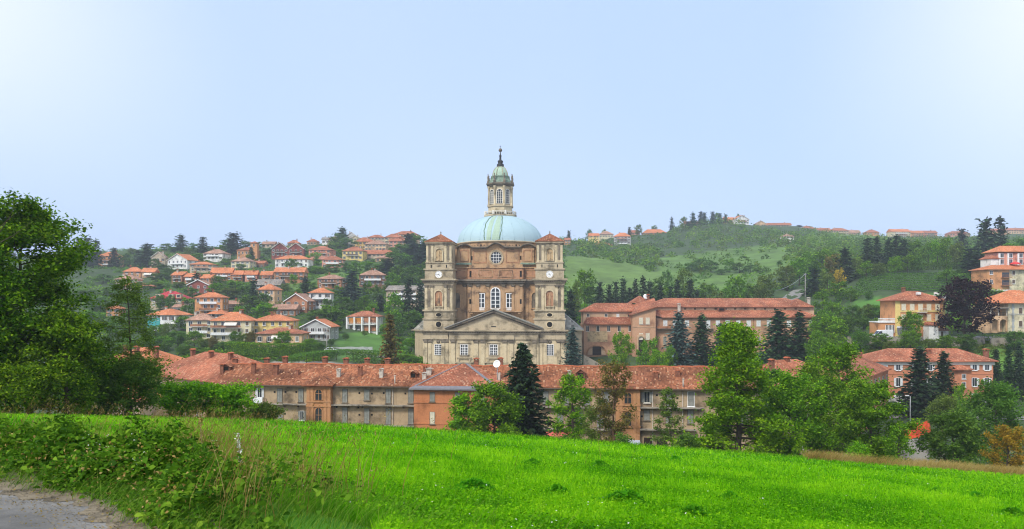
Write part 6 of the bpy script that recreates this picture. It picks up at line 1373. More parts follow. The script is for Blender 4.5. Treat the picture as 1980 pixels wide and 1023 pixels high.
def gen_conifer(seed, H, Rr, nw=26, nb=8, spr=7, ls=0.6, droop=0.35, base=0.05, p=0.85, loose=0.12, tr=0.014):
    rng = np.random.default_rng(seed); c, ax_ = [], []; wood = MB()
    wood.tube([(0, 0, -0.05 * H), (0, 0, H * 0.5), (0, 0, H * 0.97)], [tr * H, tr * H * 0.6, 0.01], 6)
    for w_ in range(nw):
        h = H * (base + (0.985 - base) * (w_ + rng.uniform(0, .6)) / nw); L0 = Rr * (1 - h / H) ** p + 0.015 * Rr
        n = max(4, int(nb * (0.55 + 0.45 * L0 / Rr)))
        for b in range(n):
            az = 2 * math.pi * (b + rng.random()) / n + w_; L_ = L0 * rng.uniform(0.72, 1.12); d = np.array([math.cos(az), math.sin(az), 0]); sd_ = np.array([-d[1], d[0], 0])
            if L_ > 0.35 * Rr and b % 2 == 0: wood.tube([(0, 0, h), tuple(d * L_ * 0.85 + np.array([0, 0, h - droop * L_ * 0.7]))], [0.012 * H * 0.25, 0.004], 3)
            m_ = max(3, int(spr * L_ / Rr) + 2)
            for i in range(m_):
                s = (i + 0.6) / m_
                for side in (-1, 0, 1):
                    q = d * L_ * s + sd_ * side * L_ * 0.17 * (1.1 - s * 0.6); z = h - droop * L_ * s + 0.45 * droop * L_ * s * s
                    c.append(q + np.array([0, 0, z]) + rng.normal(size=3) * loose * ls); ax_.append(d + sd_ * side * 0.7 + np.array([0, 0, -0.25]))
    c.append(np.array([0, 0, H * 0.985])); ax_.append(np.array([0.0, 0.0, 1.0]))
    c = np.array(c); ax_ = np.array(ax_)
    P_ = leaf_faces(c, ls, ls * 0.5, rng, 1.1, ax_)
    return wood.mesh('trunk', None), quads_mesh('crown', P_, rng.uniform(0, 1, len(c)))
# shared unit crowns (height 1); far ones are coarse, mid ones finer
TM = {}
def proto(key, fn):
    if key not in TM: TM[key] = fn()
    return TM[key]
def far_broad(i): return proto(('fb', i), lambda: gen_tree(100 + i, 1, 0.42, 0.12, 13, 3, 1300, 0.085, ['round', 'wide', 'oval', 'round'][i % 4], 0.4, 0.16, 0.02, 4))
def far_con(i): return proto(('fc', i), lambda: gen_conifer(200 + i, 1, 0.25, 17, 7, 4, 0.085, 0.3, 0.04, 0.8, 0.5))
def mid_broad(i): return proto(('mb', i), lambda: gen_tree(300 + i, 1, 0.42, 0.16, 24, 4, 5200, 0.05, ['round', 'oval', 'wide'][i % 3], 0.4, 0.11, 0.02, 5))
def mid_con(i): return proto(('mc', i), lambda: gen_conifer(400 + i, 1, 0.26, 30, 9, 7, 0.055, [0.35, 0.5, 0.25][i % 3], 0.04, 0.85, 0.4))
TREES = []
def put_tree(x, D, ytop, wpx, meshes, mat, nm, cat, label=None, group=None, bark='bark', proto_R=0.42, sink=0.0, phrase='tree', minh=2.0, unit=True):
    X = (x - CX) * D / F; Z = gz(X, D) - sink; H = max(minh, EZ + (HY - ytop) * D / F - Z); Wd = wpx * D / F / 2
    E = empty(nm, (X, D, Z), 0, label, cat, group)
    wm, cm = meshes; rot = (x * 1.7 + D) % 6.28
    s = (Wd / proto_R, Wd / proto_R, H) if unit else (1, 1, 1)
    link('trunk', wm, E, (0, 0, 0), rot, s, bark); link('crown', cm, E, (0, 0, 0), rot, s, mat)
    if label is None: TREES.append((E, x, ytop, D, H * F / D, phrase))
    return E
# hillside and valley trees: column, top row, depth, width px, kind
#   b broadleaf, c conifer; then leaf material
TL = '''
15 470 620 40 c needle_dark|152 462 560 30 c needle_dark|168 459 540 30 c needle_dark|185 464 540 26 c needle_dark|220 479 545 22 c needle_dark|240 490 560 30 b leaf_dark|268 484 560 18 c needle_dark|284 471 540 34 c needle_dark|257 480 600 20 b leaf_olive|300 500 515 22 b leaf_dark
322 471 610 26 b leaf_mid|350 454 600 26 c needle_green|340 478 600 30 b leaf_dark|377 470 590 24 b leaf_dark|392 458 590 22 c needle_dark|405 476 610 22 b leaf_olive|452 450 600 40 c needle_dark|440 462 610 30 b leaf_dark|428 474 590 26 b leaf_mid|476 466 640 26 b leaf_olive|497 468 640 24 b leaf_mid|486 478 555 14 c needle_green
318 512 490 40 b leaf_dark|336 520 460 46 b leaf_dark|312 528 440 44 b leaf_dark|300 545 410 40 b leaf_mid|345 545 415 30 b leaf_olive|380 528 395 26 c needle_dark|372 556 372 34 b leaf_dark|425 533 405 30 b leaf_dark|418 548 385 34 b leaf_mid|455 541 400 40 b leaf_mid|440 556 375 46 b leaf_olive|470 552 380 34 b leaf_dark
380 490 530 40 b leaf_mid|365 478 570 20 b leaf_olive|436 500 540 24 b leaf_mid|466 510 500 26 b leaf_dark|480 492 550 16 b leaf_mid|507 500 540 34 b leaf_mid|520 482 580 30 b leaf_dark|545 508 500 20 b leaf_mid|563 500 480 26 b leaf_dark|607 488 510 30 b leaf_fresh|618 480 555 24 b leaf_mid|590 484 570 20 b leaf_dark
490 542 350 26 c needle_dark|510 566 338 30 b leaf_dark|478 570 335 40 b leaf_dark|462 592 322 30 b leaf_mid|510 585 325 44 b leaf_mid|590 535 375 24 c needle_dark|575 560 370 24 b leaf_mid|550 548 392 24 b leaf_olive|600 545 400 26 b leaf_mid|568 530 415 20 b leaf_mid|610 515 470 40 b leaf_mid|640 512 480 34 b leaf_dark|585 515 465 24 b leaf_mid
662 440 640 28 c needle_green|652 452 630 34 b leaf_dark|672 460 610 36 b leaf_dark|640 468 600 26 b leaf_mid|655 482 570 24 b leaf_mid|680 523 372 44 c needle_blue|690 505 470 30 b leaf_mid|668 508 480 28 b leaf_dark|715 505 480 34 b leaf_mid|740 512 470 30 b leaf_dark|712 545 375 26 b leaf_mid|730 552 372 24 b leaf_dark|655 552 385 22 b leaf_mid
662 574 350 44 b leaf_dark|640 590 330 50 b leaf_mid|610 600 325 40 b leaf_dark|665 600 330 46 b leaf_mid|690 580 350 26 b leaf_dark|705 570 360 24 b leaf_mid|632 578 345 26 b leaf_dark|650 620 305 30 b leaf_dark|720 585 345 24 b leaf_mid|735 570 360 20 c needle_dark|762 566 335 40 b leaf_mid|750 545 400 22 b leaf_dark
790 452 560 34 c needle_dark|806 452 570 40 b leaf_dark|775 470 540 44 b leaf_dark|800 470 530 44 c needle_dark|760 485 500 44 b leaf_dark|785 490 490 50 b leaf_dark|810 492 480 40 c needle_dark|750 500 470 36 c needle_dark|772 515 440 40 b leaf_dark|798 515 430 46 b leaf_dark|760 528 410 34 b leaf_mid|820 505 440 36 b leaf_dark|789 540 350 28 c needle_dark|813 548 345 26 c needle_dark|820 470 520 36 c needle_dark
255 520 470 30 b leaf_dark|268 545 400 34 b leaf_dark|236 560 380 40 b leaf_mid|216 555 390 40 b leaf_dark|255 575 350 46 b leaf_mid|280 590 325 30 b leaf_dark|225 620 300 46 b leaf_mid|260 610 310 40 b leaf_dark|310 570 342 26 b leaf_dark|330 572 338 24 b leaf_dark|362 575 345 28 b leaf_mid|352 610 305 36 b leaf_mid|360 590 322 30 b leaf_dark|300 628 285 40 b leaf_mid|325 625 282 30 b leaf_olive|345 640 270 40 b leaf_dark|318 650 262 44 b leaf_mid|290 655 258 40 b leaf_dark|195 575 350 50 b leaf_dark|200 530 450 36 b leaf_dark|180 600 320 60 b leaf_mid|160 560 380 60 b leaf_dark
375 640 268 36 b leaf_mid|398 655 262 30 b leaf_olive|412 652 258 22 b leaf_rust|436 660 255 40 b leaf_dark|455 640 262 26 b leaf_dark|475 645 258 30 b leaf_olive|486 640 255 22 b leaf_rust|545 640 252 34 b leaf_mid|600 655 258 30 b leaf_mid|615 662 252 24 b leaf_dark|590 670 250 20 b leaf_dark|640 655 272 16 b leaf_dark|668 645 290 14 b leaf_dark|705 645 310 14 b leaf_olive|385 672 250 40 b leaf_mid|410 680 246 44 b leaf_mid|360 668 250 40 b leaf_dark|700 600 330 18 b leaf_mid|745 625 305 30 b leaf_mid|770 650 280 36 b leaf_mid|795 655 275 40 b leaf_mid|778 685 245 34 b leaf_mid|800 690 240 30 b leaf_dark|770 612 320 40 b leaf_dark|800 600 330 40 b leaf_dark|810 640 290 30 b leaf_dark
1103 560 300 30 c needle_dark|1112 545 310 30 b leaf_olive|1130 522 345 46 b leaf_mid|1110 565 320 26 b leaf_rust|1145 550 340 40 b leaf_dark|1160 545 335 22 c needle_dark|1178 550 334 20 c needle_dark|1191 544 333 20 c needle_dark|1205 538 332 22 c needle_dark|1218 556 338 20 c needle_dark|1229 541 333 20 c needle_dark|1244 535 332 22 c needle_dark|1256 543 333 20 c needle_dark|1268 552 338 20 b leaf_dark|1277 550 334 18 c needle_dark|1297 554 334 18 c needle_dark|1288 556 345 26 b leaf_mid|1310 540 345 20 c needle_dark|1322 519 350 36 b leaf_olive|1335 541 335 24 c needle_dark|1348 560 335 20 c needle_dark|1291 523 400 24 b leaf_dark|1272 536 390 30 b leaf_dark|1365 550 360 40 b leaf_mid|1385 562 345 34 b leaf_olive|1405 556 350 30 b leaf_mid|1426 533 335 44 b leaf_mid|1448 550 340 34 b leaf_mid|1470 548 335 36 b leaf_olive|1482 530 340 44 b leaf_olive|1355 500 520 40 b leaf_dark|1375 505 505 34 b leaf_dark|1338 508 510 30 b leaf_dark|1395 520 490 26 b leaf_dark|1410 500 500 26 b leaf_mid|1430 508 490 34 b leaf_dark|1452 512 480 30 b leaf_dark|1470 518 470 30 b leaf_mid|1360 522 485 16 b leaf_olive
1330 428 850 14 c needle_dark|1340 411 850 14 c needle_green|1355 409 850 14 c needle_dark|1362 411 855 12 c needle_green|1378 409 850 13 c needle_dark|1384 412 850 16 b leaf_mid|1392 412 852 12 c needle_green|1403 414 855 9 c needle_dark|1321 419 860 16 b leaf_olive|1299 420 870 10 c needle_dark|1428 414 875 10 b leaf_dark|1234 434 880 16 b leaf_olive|1217 439 870 9 c needle_dark|1265 436 890 14 b leaf_mid|1139 443 850 12 b leaf_dark|1100 446 780 10 c needle_dark|1168 444 880 14 b leaf_mid
1545 436 900 12 c needle_dark|1860 442 520 26 c needle_dark|1905 423 400 40 c needle_dark|1935 420 400 34 c needle_dark|1677 460 375 26 c needle_dark|1695 458 378 24 c needle_dark|1717 462 374 24 c needle_dark|1733 455 376 26 c needle_dark|1748 462 378 26 c needle_dark|1633 480 345 36 c needle_dark|1770 466 390 36 b leaf_mid|1795 470 380 34 b leaf_mid|1813 464 375 30 b leaf_fresh|1830 460 370 32 b leaf_mid|1850 470 360 34 b leaf_olive|1875 480 350 40 c needle_dark|1890 490 335 44 c needle_dark|1915 480 345 44 b leaf_dark|1955 470 380 40 b leaf_mid|1975 462 390 40 b leaf_dark|1730 495 345 30 b leaf_fresh|1755 492 348 36 b leaf_mid|1775 496 348 26 b leaf_dark|1675 505 338 30 b leaf_fresh|1695 508 335 34 b leaf_olive|1655 500 345 30 b leaf_olive|1610 492 360 40 b leaf_rust|1590 480 390 46 b leaf_mid|1565 488 390 46 b leaf_mid|1545 500 370 44 b leaf_mid|1522 512 360 44 b leaf_olive|1575 520 335 36 c needle_dark|1600 525 325 36 b leaf_olive|1622 520 322 24 b leaf_yellow|1625 545 310 44 b leaf_mid|1590 560 300 36 b leaf_mid|1645 560 300 30 b leaf_mid|1680 565 292 20 b leaf_dark|1610 585 275 40 b leaf_mid|1650 590 262 34 b leaf_dark|1680 588 258 30 b leaf_olive|1700 590 255 34 b leaf_mid|1720 595 250 30 b leaf_mid|1632 612 250 44 b leaf_dark|1670 615 245 40 b leaf_dark|1600 600 270 36 b leaf_mid|1580 610 262 30 b leaf_dark|1830 520 320 34 b leaf_mid|1858 530 310 40 b leaf_dark|1880 545 300 36 b leaf_mid|1900 560 285 30 b leaf_mid|1925 562 280 36 b leaf_dark|1945 570 272 34 b leaf_mid|1975 562 285 30 b leaf_dark|1890 605 235 30 b leaf_fresh|1960 640 208 40 b leaf_dark|1665 640 212 44 b leaf_dark|1700 645 210 36 b leaf_mid|1760 640 207 40 b leaf_mid|1795 655 205 30 b leaf_olive|1830 648 207 44 b leaf_mid|1870 645 208 40 b leaf_dark|1720 660 205 24 b leaf_olive|1860 520 340 34 b leaf_dark
'''
KP = {'leaf_dark': 'dark green', 'leaf_mid': 'mid green', 'leaf_fresh': 'fresh green', 'leaf_olive': 'olive green', 'leaf_rust': 'rusty', 'leaf_yellow': 'yellowing', 'needle_dark': 'dark', 'needle_green': 'green', 'needle_blue': 'bluish'}
for i, row in enumerate(TL.replace('\n', '|').split('|')):
    if not row.strip(): continue
    x, yt, D, wp, k, mt = row.split(); x, yt, D, wp = float(x), float(yt), float(D), float(wp)
    con = k == 'c'; near = D < 300
    ms = (mid_con(i % 3) if near else far_con(i % 4)) if con else (mid_broad(i % 4) if near else far_broad(i % 6))
    nm = 'conifer' if con else 'broadleaf_tree'
    put_tree(x, D, yt, wp, ms, mt, nm, 'tree', None, 'trees on the hills', proto_R=0.17 if con else 0.42, phrase=KP[mt] + (' conifer' if con else ' tree'))
# bigger trees in the valley that can be told apart by eye
def solo(x, D, yt, wp, con, i, mt, label, nm=None, bark='bark'):
    put_tree(x, D, yt, wp, mid_con(i) if con else mid_broad(i), mt, nm or ('conifer' if con else 'broadleaf_tree'), 'tree', label, None, bark, 0.14 if con else 0.42)
solo(754, 190, 606, 40, 1, 0, 'leaf_rust', 'tall brownish spruce beside the left flank of the sanctuary')
solo(1107, 200, 636, 42, 1, 1, 'needle_blue', 'grey-blue spruce against the right flank of the sanctuary')
solo(1200, 232, 643, 46, 0, 1, 'leaf_fresh', 'bright green oval tree in front of the monastery gate')
solo(1252, 230, 655, 44, 0, 1, 'leaf_mid', 'rounded green tree by the monastery portal'); solo(1272, 222, 678, 38, 0, 2, 'leaf_fresh', 'low bright bush-like tree beside the monastery portal tree'); solo(1296, 236, 668, 26, 0, 0, 'leaf_mid', 'small slim tree just left of the blue cedar')
solo(1313, 240, 603, 50, 1, 1, 'needle_blue', 'blue cedar with level branches before the monastery'); solo(1357, 242, 610, 44, 1, 2, 'needle_green', 'broad green conifer right of the blue cedar'); solo(1393, 244, 625, 34, 1, 0, 'needle_green', 'shorter conifer under the monastery balcony')
solo(1505, 236, 600, 64, 1, 1, 'needle_green', 'wide dark cedar at the right part of the monastery'); solo(1546, 238, 605, 50, 1, 2, 'needle_green', 'lopsided cedar at the monastery end')
solo(1607, 230, 610, 70, 0, 0, 'leaf_fresh', 'pale green birch-like tree past the monastery end'); solo(1580, 222, 640, 44, 0, 2, 'leaf_mid', 'round tree at the corner of the monastery')
solo(1865, 213, 538, 100, 0, 2, 'leaf_purple', 'huge dark purple copper beech beside the orange villa', 'copper_beech'); solo(1764, 214, 603, 44, 0, 0, 'leaf_mid', 'round green tree in front of the orange villa')
solo(1777, 162, 670, 62, 1, 0, 'needle_dark', 'tall dark spruce before the salmon building'); solo(1824, 166, 682, 46, 1, 2, 'needle_dark', 'pointed dark spruce right of the tall one at the salmon building')
solo(1926, 186, 675, 22, 1, 0, 'needle_dark', 'slim young conifer at the salmon building corner'); solo(1950, 188, 672, 24, 1, 1, 'needle_green', 'middle young conifer on the bank'); solo(1971, 184, 666, 30, 1, 2, 'needle_dark', 'young conifer at the right frame edge on the bank')
solo(1856, 150, 742, 24, 0, 1, 'leaf_fresh', 'little round tree on a thin trunk by the porch')
# labels for the hillside trees: what they look like, and the building they stand next to
def where(x, y):
    best = min(HREC, key=lambda h: max(0, abs(x - h[0]) - h[3] / 2) ** 2 + ((y - h[1]) * 1.2) ** 2 + (abs(x - h[0]) * 0.1) ** 2); dx, dy = x - best[0], y - best[1]
    if abs(dx) > best[3] * 0.45: rel = 'right of' if dx > 0 else 'left of'
    else: rel = 'above' if dy < 0 else 'below'
    return rel, best[2]
byl = {}
for E, x, yt, D, hp, ph in TREES:
    rel, ph2 = where(x, yt + hp * 0.5); byl.setdefault(' '.join([ph, rel, 'the', ph2]), []).append((x, E))
ORD = ['leftmost', 'second', 'third', 'fourth', 'fifth', 'sixth', 'seventh', 'eighth', 'ninth', 'tenth', 'eleventh', 'twelfth', 'thirteenth', 'fourteenth', 'fifteenth', 'sixteenth', 'seventeenth', 'eighteenth', 'nineteenth', 'twentieth']
for lb_, L_ in byl.items():
    L_.sort(key=lambda q: q[0])
    for i, (x, E) in enumerate(L_):
        wds = lb_.split()
        E['label'] = ' '.join(wds[:16]) if len(L_) == 1 else ' '.join(([ORD[min(i, 19)]] + wds)[:16])

# ------------------------------------------------------------------ the trees between the field and the long building
def big(x, D, yt, wp, seed, mat, label, env='round', cb=0.2, nl=30, nsub=5, nleaf=18096, ls=0.291, bark='bark', upw=0.45, spread=0.125, nm='broadleaf_tree', tr=0.02, ragged=0.3, sink=0.2):
    X = (x - CX) * D / F; Z = gz(X, D); H = EZ + (HY - yt) * D / F - Z; Rr = wp * D / F / 2
    return put_tree(x, D, yt, wp, gen_tree(seed, H, Rr, cb, nl, nsub, nleaf, ls, env, upw, spread, tr, 6, ragged), mat, nm, 'tree', label, None, bark, unit=False, sink=0.0)
big(905, 97, 762, 84, 1, 'leaf_fresh', 'yellow-green tree at the corner of the orange brick block', nleaf=13572, ls=0.336)
big(958, 95, 742, 112, 2, 'leaf_mid', 'broad leafy tree hiding the right of the orange block', nleaf=18096, ls=0.336, env='wide')
X, H = 0, 0
def bigcon(x, D, yt, wp, seed, mat, label, **kw):
    X = (x - CX) * D / F; H = EZ + (HY - yt) * D / F - gz(X, D)
    return put_tree(x, D, yt, wp, gen_conifer(seed, H, wp * D / F / 2, **kw), mat, 'conifer', 'tree', label, None, unit=False)
bigcon(1011, 100, 660, 165, 5, 'needle_dark', 'tall black-green spruce in front of the long red roof', nw=40, nb=13, spr=10, ls=0.85, droop=0.4, p=0.62)
big(1112, 96, 726, 96, 3, 'leaf_fresh', 'light yellow-green tree over the red awning', nleaf=10744, ls=0.302, cb=0.22, spread=0.1, ragged=0.4)
big(1190, 90, 698, 84, 4, 'leaf_rust', 'thin rusty tree with visible trunks before the brick bay', nleaf=5202, ls=0.269, cb=0.3, nl=24, bark='bark_red', upw=0.9, spread=0.12, tr=0.012)
big(1160, 92, 770, 70, 41, 'leaf_olive', 'small olive tree leaning beside the rusty tree', nleaf=3845, ls=0.269, cb=0.25, nl=18, upw=0.9, spread=0.12, tr=0.012)
big(1297, 88, 752, 84, 6, 'leaf_olive', 'feathery young cone-shaped tree left of the tallest bright one', env='cone', nleaf=5881, ls=0.246, cb=0.1, nl=34, upw=0.25, spread=0.07, tr=0.012)
big(1425, 80, 628, 196, 7, 'leaf_fresh', 'tallest bright green tree towering over the field edge', env='spire', nleaf=36192, ls=0.302, cb=0.06, nl=58, nsub=6, upw=0.15, spread=0.075, tr=0.016, ragged=0.45)
big(1545, 82, 722, 150, 8, 'leaf_mid', 'wide dome of green right of the tallest bright tree', env='wide', nleaf=24882, ls=0.280, cb=0.14, nl=36, spread=0.1)
big(1618, 100, 664, 118, 9, 'leaf_mid', 'dark broad tree rising behind the wide dome', nleaf=18096, ls=0.336, cb=0.2)
big(1682, 80, 736, 136, 10, 'leaf_mid', 'rounded green tree left of the lamp post', env='round', nleaf=24882, ls=0.280, cb=0.12, nl=36, spread=0.1)
big(1585, 90, 700, 110, 44, 'leaf_mid', 'leafy tree filling the gap behind the wide dome', nleaf=10000, ls=0.3)
big(1490, 90, 715, 70, 11, 'leaf_dark', 'narrow shaded tree squeezed between two large ones', nleaf=7917, ls=0.314)
big(1845, 78, 792, 112, 12, 'leaf_dark', 'dense dark green bush-like tree below the netting', env='wide', nleaf=16965, ls=0.269, cb=0.05, tr=0.02)
big(1925, 96, 738, 132, 13, 'leaf_dark', 'large blackish tree at the right frame edge', nleaf=16965, ls=0.336, cb=0.12, env='wide')
big(1948, 70, 822, 74, 14, 'leaf_yellow', 'golden yellow autumn shrub at the field edge', nleaf=5881, ls=0.2, cb=0.05, upw=0.9, nm='shrub')
big(1822, 125, 764, 70, 15, 'leaf_olive', 'olive tree behind the dense dark bush-like tree', nleaf=6786, ls=0.336)
big(1375, 84, 800, 70, 16, 'leaf_mid', 'low bush at the foot of the tallest bright tree', nleaf=6786, ls=0.269, cb=0.05)
big(1660, 68, 855, 50, 17, 'leaf_fresh', 'small sapling in the dry grass strip', nleaf=2488, ls=0.16, cb=0.05, upw=0.8)
big(1548, 70, 850, 34, 18, 'leaf_fresh', 'bright sapling under the wide dome of green', nleaf=1809, ls=0.15, cb=0.05, upw=0.9)
big(1740, 74, 822, 60, 19, 'leaf_mid', 'leafy bush left of the orange netting', nleaf=4524, ls=0.2, cb=0.05)
big(1085, 78, 842, 60, 20, 'leaf_dark', 'dark bush at the foot of the yellow-green tree', nleaf=4524, ls=0.2, cb=0.05)
big(1330, 74, 840, 60, 21, 'leaf_dark', 'shadowy bush below the feathery young tree', nleaf=4524, ls=0.2, cb=0.05)
big(1205, 76, 838, 60, 43, 'leaf_dark', 'dark shrub around the foot of the rusty tree', nleaf=4071, ls=0.2, cb=0.05)
# left-hand roadside trees
big(58, 43, 388, 262, 22, 'leaf_shade', 'huge leafy tree rising at the left above the field', env='taper', nleaf=47502, ls=0.2, cb=0.1, nl=54, nsub=7, upw=0.5, spread=0.075, tr=0.014, ragged=0.6)
big(-60, 40, 470, 220, 23, 'leaf_shade', 'second leafy tree cut off by the left frame edge', env='oval', nleaf=27144, ls=0.2, cb=0.08, nl=40, upw=0.5)
big(128, 41, 600, 150, 24, 'leaf_shade', 'dark leafy undergrowth tree at the foot of the huge one', env='wide', nleaf=20358, ls=0.17, cb=0.04, nl=34)
big(255, 46, 538, 130, 25, 'leaf_olive', 'young larch-like tree with sparse tiers of olive leaves', env='cone', nleaf=10179, ls=0.13, cb=0.2, nl=44, nsub=6, upw=0.12, spread=0.07, tr=0.01, ragged=0.35, bark='bark')
big(245, 45, 690, 150, 26, 'leaf_dark', 'dark evergreen bush around the larch-like tree', env='wide', nleaf=18096, ls=0.15, cb=0.03, nl=34)
big(350, 50, 738, 90, 27, 'leaf_fresh', 'green bush beside the corner house roof', env='round', upw=0.8, nleaf=10179, ls=0.17, cb=0.03)
big(430, 52, 738, 120, 28, 'leaf_fresh', 'spreading elder bush hiding the start of the long building', env='round', upw=0.8, nleaf=12441, ls=0.18, cb=0.03)
big(510, 54, 780, 70, 29, 'leaf_olive', 'straggly low bush under the open shutters', env='wide', nleaf=4071, ls=0.17, cb=0.03)
big(10, 38, 700, 200, 30, 'leaf_shade', 'leafy hazel bush at the left frame edge', env='wide', nleaf=15834, ls=0.15, cb=0.03)
big(170, 60, 690, 110, 31, 'leaf_dark', 'dark thicket tree between the huge tree and larch', env='wide', nleaf=10179, ls=0.2, cb=0.05)
# bare twigs poking out of the frame-edge tree
tw = MB(); R_ = random.Random(4)
b0 = Vector(W(-20, 480, 39))
for i in range(5):
    e = Vector(W(-25 + 26 * i * 0.6 + R_.uniform(0, 30), 372 + 14 * i, 39 + R_.uniform(-1, 1))); m_ = b0.lerp(e, 0.5) + Vector((R_.uniform(-.2, .2), 0, R_.uniform(-.1, .2))); tw.tube([b0, m_, e], [0.035, 0.02, 0.006], 5)
par_ = [o for o in bpy.data.objects if o.get('label', '').startswith('second leafy tree')][0]
o = tw.build('branch', 'bark', par_); o.location = tuple(-v for v in par_.location)

# ------------------------------------------------------------------ hedges, shrub cover, far woods, vineyard (masses nobody could count)
def clumps(name, pts, rad, per, ls, mat, seed, flat=0.75, kind='stuff', label=None, cat=None):
    rng = np.random.default_rng(seed); n = len(pts); P_ = np.repeat(pts, per, 0); r = np.repeat(rad, per)[:, None]
    d = rng.normal(size=P_.shape); d /= np.linalg.norm(d, axis=1, keepdims=True); d *= (rng.uniform(0.3, 1, len(P_)) ** 0.5)[:, None]; d[:, 2] = np.abs(d[:, 2]) * 1.2 - 0.15
    c = P_ + d * r * np.array([1, 1, flat]); l = np.repeat(np.asarray(ls) * np.ones(n), per)
    tint = np.repeat(rng.uniform(0, 0.55, n), per) + rng.uniform(0, 0.45, len(c))
    f = leaf_faces(c, 1, 0.65, rng, 0.7); f = c[:, None, :] + (f - c[:, None, :]) * l[:, None, None]
    return tag(link(name, quads_mesh(name, f, tint, mat)), label, cat, None, kind)
rng = np.random.default_rng(77)
def scatter(n, x0, x1, d0, d1, keep=None, powr=1.0):
    D = d0 + (d1 - d0) * rng.uniform(0, 1, n) ** powr; x = rng.uniform(x0, x1, n); X = (x - CX) * D / F
    ok = np.ones(n, bool)
    for h in HS:
        hx_, hy_ = (h[0] + h[1]) / 2, h[5]; Xc = (hx_ - CX) * hy_ / F; wd = (h[1] - h[0]) * hy_ / F
        ok &= ~((np.abs(X - Xc) < wd / 2 + 1.5) & (D > hy_ - 9) & (D < hy_ + 14))
    Z = ground(X, D); y = HY - (Z - EZ) * F / D
    if keep is not None: ok &= keep(x, y, D)
    return np.stack([X, D, Z], 1)[ok]
p = scatter(2900, -100, 830, 245, 690, lambda x, y, D: ~((x > 640) & (x < 745) & (D < 335)))
q = rng.uniform(0, 1, len(p))
clumps('hillside_shrubs', p[q < .7], rng.uniform(1.2, 3.6, int((q < .7).sum())), 46, 0.85, 'leaf_mid', 1); clumps('hillside_shrubs', p[q >= .7], rng.uniform(1.2, 3.6, int((q >= .7).sum())), 46, 0.85, 'leaf_dark', 2)
def keepR(x, y, D):
    slopeA = (x > 1085) & (x < 1292) & (y > 496 + np.clip((x - 1130) * 0.22, 0, 40)) & (D < 600)
    slopeB = (x > 1270) & (x < 1520) & (y > 478) & (y < 560) & (rng.uniform(0, 1, len(x)) < 0.8)
    return ~slopeA & ~slopeB
p = scatter(3000, 1060, 2060, 400, 1000, lambda x, y, D: keepR(x, y, D) & ~((D > 820) & (x > 1440)) & ~((D > 745) & (x > 1130) & (x < 1300) & (y < 486)), 0.8); k = p[:, 1] / 600
q = rng.uniform(0, 1, len(p)); r3 = rng.uniform(2.4, 6.5, len(p)) * np.clip(k, 0.9, 1.5)
for i_, (lo, hi, mt) in enumerate(((0, .5, 'leaf_mid'), (.5, .85, 'leaf_dark'), (.85, 1.01, 'leaf_olive'))):
    s_ = (q >= lo) & (q < hi); clumps('far_wood', p[s_], r3[s_], 44, 1.9, mt, 30 + i_, 1.1)
p = scatter(500, 1110, 1310, 735, 900, lambda x, y, D: y < 490); clumps('far_wood', p, rng.uniform(1.4, 2.6, len(p)), 30, 1.3, 'leaf_dark', 41, 1.0)
p = scatter(700, 830, 1090, 330, 720); clumps('far_wood', p, rng.uniform(2, 5, len(p)), 30, 1.4, 'leaf_dark', 4)
p = scatter(900, 1100, 2050, 290, 400, lambda x, y, D: ~((x > 1630) & (x < 1850) & (y > 520)) & ~((x < 1295) & (D > 345)) & ~((x > 1490) & (x < 1560) & (D < 362))); clumps('slope_shrubs', p, rng.uniform(1.2, 3.6, len(p)), 50, 0.8, 'leaf_mid', 5)
p = scatter(420, 1575, 2050, 226, 290, lambda x, y, D: (y > 606) | (x > 1870)); clumps('slope_shrubs', p, rng.uniform(0.8, 2.2, len(p)), 60, 0.6, 'leaf_mid', 6)
p = scatter(260, 1640, 2000, 204, 216); clumps('slope_shrubs', p, rng.uniform(0.6, 1.5, len(p)), 60, 0.45, 'leaf_olive', 7)
p = scatter(420, 350, 830, 236, 262, lambda x, y, D: ~((x > 640) & (x < 745))); clumps('valley_shrubs', p, rng.uniform(0.8, 2.2, len(p)), 60, 0.55, 'leaf_mid', 8)
p = scatter(520, 880, 2150, 58, 92, lambda x, y, D: rng.uniform(0, 1, len(x)) < 0.85); p[:, 2] += 0.1
clumps('bank_shrubs', p, rng.uniform(0.5, 1.5, len(p)), 90, 0.28, 'leaf_mid', 9)
p = scatter(420, -250, 560, 54, 85); clumps('bank_shrubs', p, rng.uniform(0.6, 1.8, len(p)), 90, 0.3, 'leaf_mid', 10)
